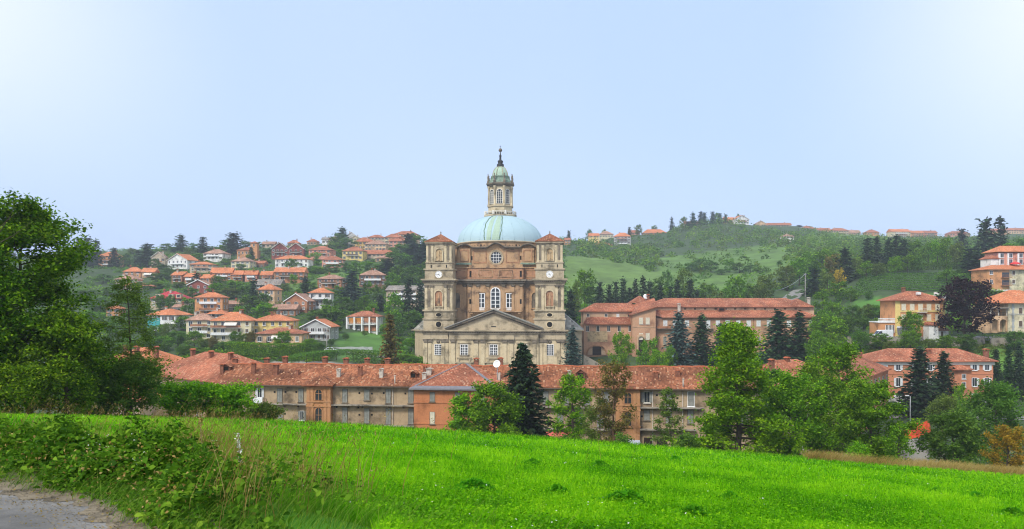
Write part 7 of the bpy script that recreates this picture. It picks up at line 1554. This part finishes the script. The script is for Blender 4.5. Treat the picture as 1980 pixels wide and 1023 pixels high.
# vineyard rows and the clipped hedges
vp = []
for r_ in range(9):
    D = 304 + r_ * 4.6
    for x in np.arange(1642 + r_ * 3, 1862, 2.2): vp.append(((x - CX) * D / F, D + rng.uniform(-.2, .2)))
vp = np.array(vp); vp = np.column_stack([vp, ground(vp[:, 0], vp[:, 1]) + 0.5]); clumps('vineyard', vp, rng.uniform(0.5, 0.9, len(vp)), 16, 0.5, 'leaf_hedge', 11)
def hedge(pts, h_, w_, mat, label, seed, ls=0.32, dens=70, lift=0.0, nm='hedge'):
    r_ = np.random.default_rng(seed); c = []
    for (xa, ya), (xb, yb) in zip(pts, pts[1:]):
        L_ = math.hypot(xb - xa, yb - ya); n = int(L_ * dens * h_ / 1.5); t = r_.uniform(0, 1, n); nx, ny = -(yb - ya) / L_, (xb - xa) / L_
        f = r_.integers(0, 3, n); o_ = np.where(f == 0, -w_/2, np.where(f == 1, w_/2, r_.uniform(-w_/2, w_/2, n))) + r_.normal(0, .12, n); z = np.where(f == 2, h_, r_.uniform(0.0, h_, n)) + r_.normal(0, .1, n)
        X = xa + (xb - xa) * t + nx * o_; Y = ya + (yb - ya) * t + ny * o_; c.append(np.column_stack([X, Y, ground(X, Y) + lift + z]))
    c = np.concatenate(c); E = empty(nm, (pts[0][0], pts[0][1], gz(*pts[0])), 0, label, 'hedge')
    f = leaf_faces(c - np.array(tuple(E.location)), ls, ls * 0.65, r_, 0.5); link('foliage', quads_mesh('foliage', f, r_.uniform(0, 1, len(c)), mat), E)
    co = MB()
    for (xa, ya), (xb, yb) in zip(pts, pts[1:]):
        n = max(2, int(math.hypot(xb - xa, yb - ya) / 3))
        for i in range(n):
            x, y = xa + (xb - xa) * (i + .5) / n, ya + (yb - ya) * (i + .5) / n; z = gz(x, y); co.tube([(x - E.location[0], y - E.location[1], z - 0.3 - E.location[2]), (x - E.location[0], y - E.location[1], z + lift + h_ * 0.7 - E.location[2])], [0.12, 0.06], 5)
    co.build('stems', 'bark', E)
hedge([gxy(555, 224), gxy(600, 232), gxy(640, 240), gxy(680, 246), gxy(735, 246)], 1.6, 2.6, 'leaf_hedge', 'bright green pleached hedge on thin trunks below the hillside', 1, 0.36, 150, 1.6)
hedge([gxy(440, 246), gxy(480, 243), gxy(530, 240), gxy(590, 244)], 3.4, 3.0, 'leaf_mid', 'row of rounded clipped trees beyond the red roof', 2, 0.42, 130, 1.2, 'tree_row')
hedge([gxy(676, 236), gxy(705, 235), gxy(735, 233)], 3.2, 3.0, 'leaf_dark', 'dark clipped hedge beside the brownish spruce', 3, 0.4, 130, 0.6)
hedge([gxy(1646, 346), gxy(1700, 352), gxy(1760, 358), gxy(1850, 358)], 3.0, 2.5, 'leaf_dark', 'long dark hedge along the top of the vineyard', 4, 0.6, 60)
hedge([gxy(1632, 213.5), gxy(1700, 213.5), gxy(1745, 213.5)], 0.9, 1.2, 'leaf_dark', 'dark hedge under the white van', 5, 0.35, 120)
hedge([gxy(1898, 217), gxy(1940, 216.5), gxy(2000, 216)], 1.5, 1.4, 'leaf_dark', 'clipped hedge in front of the cream villa', 6, 0.35, 120)
# ------------------------------------------------------------------ the field: grass blades and small leaves, denser per metre near the eye
rng = np.random.default_rng(21)
LAT = np.random.default_rng(8).uniform(-1, 1, (256, 256))
def vnoise(x, y, s):                              # smooth lattice noise, about -1..1
    a, b_ = x * s + 77.3, y * s + 31.7; i, j = np.floor(a).astype(int), np.floor(b_).astype(int); f, g_ = a - i, b_ - j; f = f * f * (3 - 2 * f); g_ = g_ * g_ * (3 - 2 * g_)
    L_ = lambda p, q: LAT[p % 256, q % 256]
    return (L_(i, j) * (1 - f) + L_(i + 1, j) * f) * (1 - g_) + (L_(i, j + 1) * (1 - f) + L_(i + 1, j + 1) * f) * g_
def dist_edge(X, Y): return 0.615 * X + 0.788 * Y - 2.74
n = 290000
iv = rng.uniform(1 / 54.0, 1 / 5.2, n); Y = 1 / iv; u = rng.uniform(-0.82, 0.82, n); X = u * Y
d = dist_edge(X, Y); ok = (d > 0.9) & ~((d < 1.6) & (X < -1)); X, Y = X[ok], Y[ok]; n = len(X)
Z = ground(X, Y)
patch = 0.5 * vnoise(X, Y, 0.2) + 0.6 * vnoise(X, Y, 0.8) + 0.6 * vnoise(X, Y, 2.6)
h = (0.10 + 0.07 * rng.random(n)) * (1 + 0.25 * patch) + 0.0012 * Y; wd = np.maximum(0.011, 0.0011 * Y) * rng.uniform(0.7, 1.5, n)
az = rng.uniform(0, 2 * math.pi, n); lean = rng.uniform(0.15, 0.9, n) * h; la = rng.uniform(0, 2 * math.pi, n)
base = np.stack([X, Y, Z - 0.02], 1); sd_ = np.stack([np.cos(az) * wd, np.sin(az) * wd, np.zeros(n)], 1); tip = base + np.stack([np.cos(la) * lean, np.sin(la) * lean, h], 1)
tint = np.clip(rng.beta(2, 2, n) * 0.7 + 0.15 + 0.42 * patch, 0, 1)
tag(link('field_grass', quads_mesh('field_grass', np.stack([base - sd_, base + sd_, tip], 1), tint, 'grass_leaf')), kind='stuff')
m_ = 120000
iv = rng.uniform(1 / 54.0, 1 / 5.2, m_); Y = 1 / iv; X = rng.uniform(-0.82, 0.82, m_) * Y; d = dist_edge(X, Y); ok = (d > 1.0) & ~((d < 1.7) & (X < -1)); X, Y = X[ok], Y[ok]
c = np.stack([X, Y, ground(X, Y) + rng.uniform(0.05, 0.16, len(X)) + 0.001 * Y], 1); ls = np.maximum(0.035, 0.0026 * Y)
f = leaf_faces(c, 1, 0.6, rng, 1.2); f = c[:, None] + (f - c[:, None]) * ls[:, None, None]
tag(link('field_clover', quads_mesh('field_clover', f, np.clip(rng.beta(2, 2, len(c)) * 0.8 + 0.1 + 0.3 * (0.5 * vnoise(X, Y, 0.2) + 0.6 * vnoise(X, Y, 0.8) + 0.6 * vnoise(X, Y, 2.6)), 0, 1), 'grass_leaf')), kind='stuff')
m_ = 5200; iv = rng.uniform(1 / 48.0, 1 / 5, m_); Y = 1 / iv; X = rng.uniform(-0.75, 0.8, m_) * Y; ok = (dist_edge(X, Y) > 1.2) & (vnoise(X, Y, 0.35) > -0.1); FS = (X[ok], Y[ok])
# tiny white flowers in the field
m_ = 320; iv = rng.uniform(1 / 45.0, 1 / 5, m_); Y = 1 / iv; X = rng.uniform(-0.7, 0.75, m_) * Y; ok = dist_edge(X, Y) > 1.5; X, Y = X[ok], Y[ok]
c = np.stack([X, Y, ground(X, Y) + 0.17 + 0.001 * Y], 1); f = leaf_faces(c, 1, 0.9, rng, 1.0); f = c[:, None] + (f - c[:, None]) * np.maximum(0.018, 0.0016 * Y)[:, None, None]
tag(link('field_flowers', quads_mesh('field_flowers', f, rng.random(len(c)), 'flower')), kind='stuff')
# dark tussocks standing proud of the field
def hit(x, y):                                   # where the photo ray meets the ground
    lo, hi = 4.0, 60.0
    Ys = np.geomspace(4, 60, 500); zr = EZ + (HY - y) * Ys / F; g_ = ground((x - CX) * Ys / F, Ys); k = np.argmax(zr < g_); return ((x - CX) * Ys[k] / F, Ys[k])
for x, y, wp, lab in ((1212, 985, 92, 'largest dark grass tussock low in the middle of the field'), (920, 962, 84, 'wide dark tussock below the tall spruce'), (1078, 968, 52, 'small faint tussock between the two widest ones'), (1342, 1012, 62, 'dark tussock at the bottom right of the largest one'), (1412, 975, 34, 'narrow upright tussock right of the largest one'),
                      (1030, 905, 30, 'small far tussock below the red awning'), (1306, 893, 22, 'tiny tussock near the far edge of the field'), (1888, 968, 30, 'round tussock below the golden shrub'), (1958, 1008, 56, 'dark leafy tussock in the bottom right corner'), (1808, 958, 16, 'tiny dark tuft left of the round tussock'), (716, 822, 34, 'low tuft on the field edge under the beige wall'), (1160, 905, 26, 'faint flat tuft right of the far small one')):
    X0, Y0 = hit(x, y); r = wp * Y0 / F / 2; k = int(500 + 9 * wp); a = rng.uniform(0, 2 * math.pi, k); q = np.minimum(r * np.abs(rng.normal(0, 0.6, k)), r); q = q * (1 + 0.35 * np.sin(a * 3 + x) + 0.2 * np.sin(a * 7)); h = 0.1 + 0.16 * np.clip(1 - (q / r) ** 2, 0, 1) * min(1, r * 2.0 + 0.25) * rng.random(k)
    P_ = np.stack([q * np.cos(a), q * np.sin(a) * 0.8, h], 1); P_[:, 2] += ground(X0 + P_[:, 0], Y0 + P_[:, 1]) - gz(X0, Y0)
    E = link('grass_tussock', quads_mesh('grass_tussock', leaf_faces(P_, max(0.07, 0.003 * Y0), max(0.03, 0.0015 * Y0), rng, 0.4), rng.random(k), 'tussock_leaf'), None, (X0, Y0, gz(X0, Y0))); tag(E, lab, 'tussock', 'dark tussocks in the field')
def leaf6(c, size, rng, up_bias):                 # pointed oval leaves folded along the midrib
    q = leaf_faces(c, 1, 1, rng, up_bias); a = q[:, 2] - q[:, 0]; b_ = q[:, 1] - q[:, 3]; n_ = np.cross(a, b_); n_ /= np.linalg.norm(n_, axis=1, keepdims=True) + 1e-9
    a /= np.linalg.norm(a, axis=1, keepdims=True); b_ /= np.linalg.norm(b_, axis=1, keepdims=True); s_ = size[:, None]; w_ = s_ * rng.uniform(0.2, 0.34, len(c))[:, None]; up_ = n_ * s_ * 0.1
    return np.stack([c - a * s_ * 0.5, c - a * s_ * 0.2 + b_ * w_ + up_, c + a * s_ * 0.15 + b_ * w_ * 0.85 + up_, c + a * s_ * 0.5 - n_ * s_ * 0.12, c + a * s_ * 0.15 - b_ * w_ * 0.85 + up_, c - a * s_ * 0.2 - b_ * w_ + up_], 1)
# ------------------------------------------------------------------ the weedy verge between road and field
def verge_pts(k, lo, hi, d0, d1, bias=1.0):
    t = rng.uniform(lo, hi, k); ex = np.interp(t, np.arange(len(EDGE)), [e[0] for e in EDGE]); ey = np.interp(t, np.arange(len(EDGE)), [e[1] for e in EDGE]); dd = d0 + (d1 - d0) * rng.random(k) ** bias
    return ex + dd * 0.615 + rng.normal(0, .05, k), ey + dd * 0.788 + rng.normal(0, .05, k), dd
k = 100000; X, Y, dd = verge_pts(k, 0, 10.6, 0.3, 2.5, 0.85)
tt = np.interp(X, [e[0] for e in EDGE], np.arange(len(EDGE)))
pk = np.clip((10.8 - tt) / 3.0, 0, 1) * np.clip((2.5 - dd) / 1.2, 0, 1) * np.clip(0.75 + 0.9 * vnoise(X, Y, 1.1), 0.08, 1)
keep_ = rng.random(k) < pk; X, Y, dd = X[keep_], Y[keep_], dd[keep_]; k = len(X)
hm = (0.05 + 0.4 * np.clip((dd - 0.2) / 0.8, 0, 1) * np.clip((2.6 - dd) / 1.1, 0.3, 1)) * np.clip(0.8 + 0.8 * vnoise(X, Y, 1.5) + 0.5 * vnoise(X, Y, 4.1), 0.15, 1.6)
Z = ground(X, Y) + 0.02 + hm * rng.random(k) ** 0.6; tint = np.clip(rng.beta(2, 2.2, k) + 0.2 * vnoise(X, Y, 2.2), 0, 1)
c = np.stack([X, Y, Z], 1); tag(link('verge_weeds', quads_mesh('verge_weeds', leaf6(c, np.clip(rng.lognormal(-3.0, 0.38, k), 0.025, 0.095), rng, 0.45), tint, 'weed_leaf')), kind='stuff')
X2, Y2, d2 = verge_pts(2600, 0, 8.6, 0.2, 2.0); c2 = np.stack([X2, Y2, ground(X2, Y2) + rng.uniform(0.05, 0.4, 2600)], 1); tag(link('withered_leaves', quads_mesh('withered_leaves', leaf6(c2, rng.uniform(0.012, 0.04, 2600), rng, 0.3), rng.random(2600), 'dry_grass')), kind='stuff')
# long grass and dry stalks in the verge
def stalks(name, X, Y, hmin, hmax, w0, mat, bend=0.35, seg=3):
    k = len(X); h = rng.uniform(hmin, hmax, k); az = rng.uniform(0, 2 * math.pi, k); la = rng.normal(0.4, 0.9, k); F_ = []; z0 = ground(X, Y) - 0.03
    pts = [np.stack([X + np.cos(la) * h * bend * (i / seg) ** 2, Y + np.sin(la) * h * bend * (i / seg) ** 2, z0 + h * (i / seg) * (1 - 0.12 * bend * (i / seg))], 1) for i in range(seg + 1)]
    sd_ = np.stack([np.cos(az), np.sin(az), 0 * az], 1) * w0
    for i in range(seg):
        a, b_ = 1 - i / seg * 0.75, 1 - (i + 1) / seg * 0.75; F_.append(np.stack([pts[i] - sd_ * a, pts[i] + sd_ * a, pts[i + 1] + sd_ * b_, pts[i + 1] - sd_ * b_], 1))
    f = np.concatenate(F_); t_ = np.tile(rng.random(k), seg); return f, t_, pts[-1]
f, t_, _ = stalks('f', FS[0], FS[1], 0.16, 0.38, 0.0025, None, 0.6); tag(link('field_stems', quads_mesh('field_stems', f, t_, 'verge_blade')), kind='stuff')
X, Y, dd = verge_pts(15000, 0, 10.0, 0.2, 2.6, 1.3); f, t_, _ = stalks('g', X, Y, 0.07, 0.3, 0.0028, None, 0.8); tag(link('verge_grass', quads_mesh('verge_grass', f, t_, 'verge_blade')), kind='stuff')
Xs, Ys = [], []
for x, y, sx_, k in ((385, 905, 40, 380), (455, 920, 35, 200), (330, 900, 45, 150), (555, 960, 40, 110), (640, 985, 50, 60), (240, 890, 50, 160), (110, 870, 60, 150), (20, 850, 60, 120), (480, 1000, 50, 60)):
    X0, Y0 = hit(x, y); s_ = sx_ * Y0 / F; Xs.append(rng.normal(X0, s_, k)); Ys.append(rng.normal(Y0, s_ * 1.2, k))
X, Y = np.concatenate(Xs), np.concatenate(Ys); f, t_, tips = stalks('d', X, Y, 0.35, 0.85, 0.0035, None, 0.4)
sh = leaf_faces(np.repeat(tips, 3, 0) + rng.normal(0, 0.02, (len(tips) * 3, 3)), 0.045, 0.008, rng, 0.2, np.tile(np.array([[0, 0, 1.0]]), (len(tips) * 3, 1)))
tag(link('dry_stalks', quads_mesh('dry_stalks', np.concatenate([f, sh]), np.concatenate([t_, rng.random(len(sh))]), 'dry_grass')), kind='stuff')
Xs, Ys = [], []
for x, y, sx_, k in ((400, 868, 55, 46), (355, 860, 30, 18), (560, 930, 30, 14), (645, 960, 40, 14), (985, 900, 300, 8)):
    X0, Y0 = hit(x, y); s_ = sx_ * Y0 / F; Xs.append(rng.normal(X0, s_, k)); Ys.append(rng.normal(Y0, s_, k))
X, Y = np.concatenate(Xs), np.concatenate(Ys); f, t_, tips = stalks('t', X, Y, 0.7, 1.1, 0.005, None, 0.35, 4)
tag(link('tall_stalks', quads_mesh('tall_stalks', np.concatenate([f, leaf_faces(np.repeat(tips, 6, 0) + rng.normal(0, 0.03, (len(tips) * 6, 3)), 0.035, 0.008, rng, 0.2)]), np.concatenate([t_, rng.random(len(tips) * 6)]), 'dry_grass')), kind='stuff')
# pale flower spike and white flower heads of the verge
for x, yb, yt, lab in ((468, 905, 838, 'pale mint flower spike standing in the brown verge grass'), (392, 870, 793, 'withered dark seed head rising above the verge')):
    X0, Y0 = hit(x, yb + 60); H = (yb + 60 - yt) * Y0 / F; E = empty('wild_plant', (X0, Y0, gz(X0, Y0)), 0, lab, 'plant')
    MB().tube([(0, 0, -0.05), (-0.01, 0, H * 0.5), (-0.05, 0.02, H)], [0.006, 0.005, 0.003], 5).build('stalk', 'stem', E)
    z = rng.uniform(0.55, 1, 70) * H; c = np.stack([-0.05 * (z / H) ** 2 + rng.normal(0, .012, 70), 0.02 * (z / H) + rng.normal(0, .012, 70), z], 1); link('flower_head', quads_mesh('flower_head', leaf_faces(c, 0.028, 0.02, rng, 0.3), rng.random(70), 'flower' if 'pale' in lab else 'dry_grass'), E)
c = []
for x, y, k in ((183, 895, 10), (205, 905, 8), (262, 905, 8), (320, 880, 8), (415, 880, 8), (270, 940, 8), (300, 870, 6)):
    X0, Y0 = hit(x, y + 30); c.append(np.stack([rng.normal(X0, .05, k), rng.normal(Y0, .1, k), gz(X0, Y0) + rng.uniform(0.3, 0.5, k)], 1))
c = np.concatenate(c); tag(link('verge_flowers', quads_mesh('verge_flowers', leaf_faces(c, 0.016, 0.014, rng, 0.8), rng.random(len(c)), 'flower')), kind='stuff')
# fallen leaves and grit on the road edge
X, Y, dd = verge_pts(900, 0, 9, -0.45, 0.25); c = np.stack([X, Y, ground(X, Y) + 0.055], 1); f = leaf_faces(c, 0.024, 0.014, rng, 3.0); tag(link('road_litter', quads_mesh('road_litter', f, rng.random(len(c)) * 0.5, 'dry_grass')), kind='stuff')
X, Y, dd = verge_pts(5000, 0, 10, -0.25, 0.5); c = np.stack([X, Y, ground(X, Y) + 0.045], 1); f = leaf_faces(c, 0.016, 0.014, rng, 2.0); tag(link('loose_stones', quads_mesh('loose_stones', f, rng.random(len(c)), 'gravel')), kind='stuff')
# dry grass strip on the far field edge
k = 26000; x = rng.uniform(1555, 2150, k); D = rng.uniform(49.5, 53.5, k); X = (x - CX) * D / F
hv = np.clip(0.55 + 0.5 * vnoise(X, D, 0.35) + 0.35 * vnoise(X, D, 1.3), 0.05, 1); s_ = rng.random(k) < hv; X, D = X[s_], D[s_]; f, t_, _ = stalks('s', X, D, 0.2, 0.8, 0.014, None, 0.7); t_ = np.clip(t_ * 0.6 + np.tile(0.35 + 0.4 * vnoise(X, D, 0.5), 3), 0, 1); tag(link('dry_grass_strip', quads_mesh('dry_grass_strip', f, t_, 'dry_grass')), kind='stuff')
k = 16000; x = rng.uniform(-300, 1560, k); D = rng.uniform(49.5, 52.5, k); X = (x - CX) * D / F
f, t_, _ = stalks('s', X, D, 0.12, 0.36, 0.03, None, 0.6); tag(link('field_edge_grass', quads_mesh('field_edge_grass', f, t_ * 0.8, 'grass_leaf')), kind='stuff')

# ------------------------------------------------------------------ vehicles, lamp, poles, netting
def car(x, D, rz, paint, label, nm='car', van=False, z=None):
    X = (x - CX) * D / F; E = empty(nm, (X, D, (gz(X, D) if z is None else z) + 0.02), rz, label, 'van' if van else 'car', None)
    if van: prof = [(-2.7, 0.35), (2.55, 0.35), (2.75, 0.6), (2.7, 1.0), (1.95, 1.25), (1.25, 2.1), (0.9, 2.35), (-2.6, 2.4), (-2.72, 2.2)]; w_ = 0.98
    else: prof = [(-2.05, 0.3), (2.0, 0.3), (2.12, 0.5), (2.05, 0.78), (1.1, 0.92), (0.45, 1.4), (-1.05, 1.45), (-1.8, 1.0), (-2.1, 0.9)]; w_ = 0.85
    b_ = MB(); n = len(prof)
    rings = [(-w_, 0.9), (-w_ + 0.1, 1.0), (w_ - 0.1, 1.0), (w_, 0.9)]; V = []
    for y, s in rings: V.append([(px_ * (0.985 if s < 1 else 1), y, 0.3 + (pz_ - 0.3) * (0.96 if s < 1 else 1)) for px_, pz_ in prof])
    for a, c in zip(V, V[1:]):
        for i in range(n): j = (i + 1) % n; b_.face([a[i], a[j], c[j], c[i]][::-1])
    b_.face(V[0]); b_.face(V[-1][::-1]); b_.build('body', paint, E)
    if van:
        MB().prism([(1.88, 1.3), (1.28, 2.02), (1.2, 2.02), (0.55, 2.0), (0.55, 1.3)], -w_ - 0.02, w_ + 0.02, 'xz').build('side_window', 'glass', E); MB().prism([(1.98, 1.3), (1.34, 2.06), (1.3, 2.03), (1.9, 1.29)], -w_ + 0.12, w_ - 0.12, 'xz').build('windscreen', 'glass', E)
        MB().box(-2.7, 2.6, -w_ - 0.012, w_ + 0.012, 0.35, 0.5).build('sill_trim', 'tyre', E)
    else:
        MB().prism([(0.95, 0.95), (0.38, 1.33), (-0.95, 1.37), (-1.5, 1.0)], -w_ - 0.015, w_ + 0.015, 'xz').build('side_window', 'glass', E); MB().prism([(1.06, 0.96), (0.5, 1.36), (0.46, 1.33), (1.0, 0.95)], -w_ + 0.12, w_ - 0.12, 'xz').build('windscreen', 'glass', E)
    ax_ = 1.75 if van else 1.3
    for sx_ in (-1, 1):
        for sy_ in (-1, 1):
            o = MB().lathe([(0.02, -0.1), (0.31, -0.1), (0.33, -0.06), (0.33, 0.06), (0.31, 0.1), (0.02, 0.1)], 16).build('wheel', 'tyre', E, (sx_ * ax_, sy_ * (w_ - 0.08), 0.32)); o.rotation_euler = (math.pi / 2, 0, 0)
            MB().lathe([(0.02, -0.115), (0.2, -0.112), (0.2, 0.112), (0.02, 0.115)], 12).build('rim', 'steel', o)
    for s in (-1, 1):
        MB().box(prof[3][0] - 0.06, prof[3][0] + 0.015, s * (w_ - 0.3) - 0.14, s * (w_ - 0.3) + 0.14, 0.6, 0.76).build('headlight', 'white_paint', E); MB().box(-(2.72 if van else 2.1) - 0.015, -2.0, s * (w_ - 0.16) - 0.08, s * (w_ - 0.16) + 0.08, 0.7, 0.9).build('tail_light', 'parasol_red', E)
    return E
car(1706, 220.0, math.pi + 0.05, 'car_white', 'long white delivery van parked on the terrace road', 'van', True)
car(1183, 248, 0.15, 'car_dark', 'dark car parked below the monastery gate')
car(1765, 284.6, 0.1, 'car_white', 'white car on the road under the vineyard'); car(1787, 288, 0.1, 'car_silver', 'silver car ahead of the white one under the vineyard'); car(1807, 291, 0.1, 'car_white', 'small pale car leading under the vineyard')
car(640, 259.5, 0.1, 'car_white', 'white car parked by the grey modern house')
for x, D, p_, lb_ in ((1392, 94, 'car_white', 'white car glimpsed under the tallest bright tree'), (1420, 96, 'car_silver', 'silver car half hidden by the tallest bright tree trunk'), (1478, 95, 'car_white', 'white car between trunks left of the bright sapling'), (1508, 97, 'car_dark', 'dark car parked right of the white one under trees'), (1625, 95, 'car_silver', 'silver car beneath the wide dome of green'), (1330, 98, 'car_silver', 'silver car behind the feathery young tree'), (1600, 97, 'car_red', 'red car beneath the wide dome of green'), (1250, 99, 'car_white', 'white car parked before the shop fronts')): car(x, D, 0.1 + 0.3 * math.sin(x), p_, lb_)
X, Y = gxy(1760, 150); LP = empty('street_lamp', (X, Y, gz(X, Y)), 0, 'tall grey street lamp in front of the salmon building', 'lamp'); Hh = EZ + (HY - 766) * 150 / F - gz(X, Y)
MB().tube([(0, 0, -0.3), (0, 0, Hh * 0.6), (0, 0, Hh)], [0.11, 0.08, 0.06], 8).build('post', 'steel', LP); MB().tube([(0, 0, Hh - 0.02), (-0.2, 0, Hh + 0.06), (-0.35, 0, Hh + 0.06)], 0.035, 6).build('arm', 'steel', LP); MB().prism([(-0.95, Hh + 0.02), (-0.3, Hh + 0.02), (-0.33, Hh + 0.16), (-0.85, Hh + 0.13)], -0.16, 0.16, 'xz').build('lamp_head', 'white_paint', LP)
def pole(x, D, yt, label, arm=False):
    X, Y = gxy(x, D); H = EZ + (HY - yt) * D / F - gz(X, Y); E = empty('utility_pole', (X, Y, gz(X, Y)), 0, label, 'pole'); MB().tube([(0, 0, -0.5), (0, 0, H)], [0.2, 0.13], 8).build('shaft', 'grey_concrete', E); MB().box(-0.8, 0.8, -0.06, 0.06, H - 0.5, H - 0.35).build('crossarm', 'steel', E); return (X, Y, gz(X, Y) + H - 0.4)
a = pole(1557, 318, 528, 'pale concrete utility pole on the road bend above the monastery'); pole(632, 262, 634, 'grey utility pole beside the grey modern house')
e = (gxy(1500, 300)[0], 300, EZ + (HY - 562) * 300 / F)
o = MB().tube([tuple(a[i] + (e[i] - a[i]) * f - (1.2 * math.sin(math.pi * f) if i == 2 else 0) for i in range(3)) for f in np.linspace(0, 1, 12)], 0.07, 4).build('overhead_cable', 'steel'); tag(o, 'slack overhead cable dropping from the concrete pole', 'cable')
# orange safety netting and a concrete block beside the car park
nb = MB(); x0, y0 = gxy(1752, 108); R_ = random.Random(6)
for i in range(14):
    for j in range(4):
        pt = lambda a, b_: (x0 + a * 0.26, y0 + 0.4 * math.sin(a * 0.9) + 0.25 * b_, EZ + (HY - 850) * 108 / F + b_ * 0.3 + 0.12 * math.sin(a * 1.7) + (0.1 * a if b_ > 1 else 0.05 * a)); nb.face([pt(i, j), pt(i + 1, j), pt(i + 1, j + 1), pt(i, j + 1)], smooth=True)
tag(nb.build('safety_netting', 'net_orange'), 'sagging orange safety netting beside the lamp post', 'netting')
z0 = EZ + (HY - 866) * 106 / F; x0, x1 = gxy(1750, 106)[0], gxy(1796, 106)[0]
tag(MB().box(x0, x1, 106, 106.5, -0.5, z0 + 1.1).build('concrete_barrier', 'grey_concrete'), 'pale concrete barrier under the orange netting', 'barrier')
# ------------------------------------------------------------------ the summer haze of the valley
hz_ = MB().box(-1820, 1820, -60, 1720, -14, 128).build('haze', None); tag(hz_, kind='stuff')
m = bpy.data.materials.new('haze'); m.use_nodes = True; t = m.node_tree; t.nodes.clear(); mo = t.nodes.new('ShaderNodeOutputMaterial'); pv = t.nodes.new('ShaderNodeVolumePrincipled')
pv.inputs['Color'].default_value = (0.86, 0.93, 1.0, 1); pv.inputs['Density'].default_value = 0.00028; pv.inputs['Anisotropy'].default_value = 0.2
t.links.new(pv.outputs[0], mo.inputs['Volume']); hz_.data.materials.append(m)
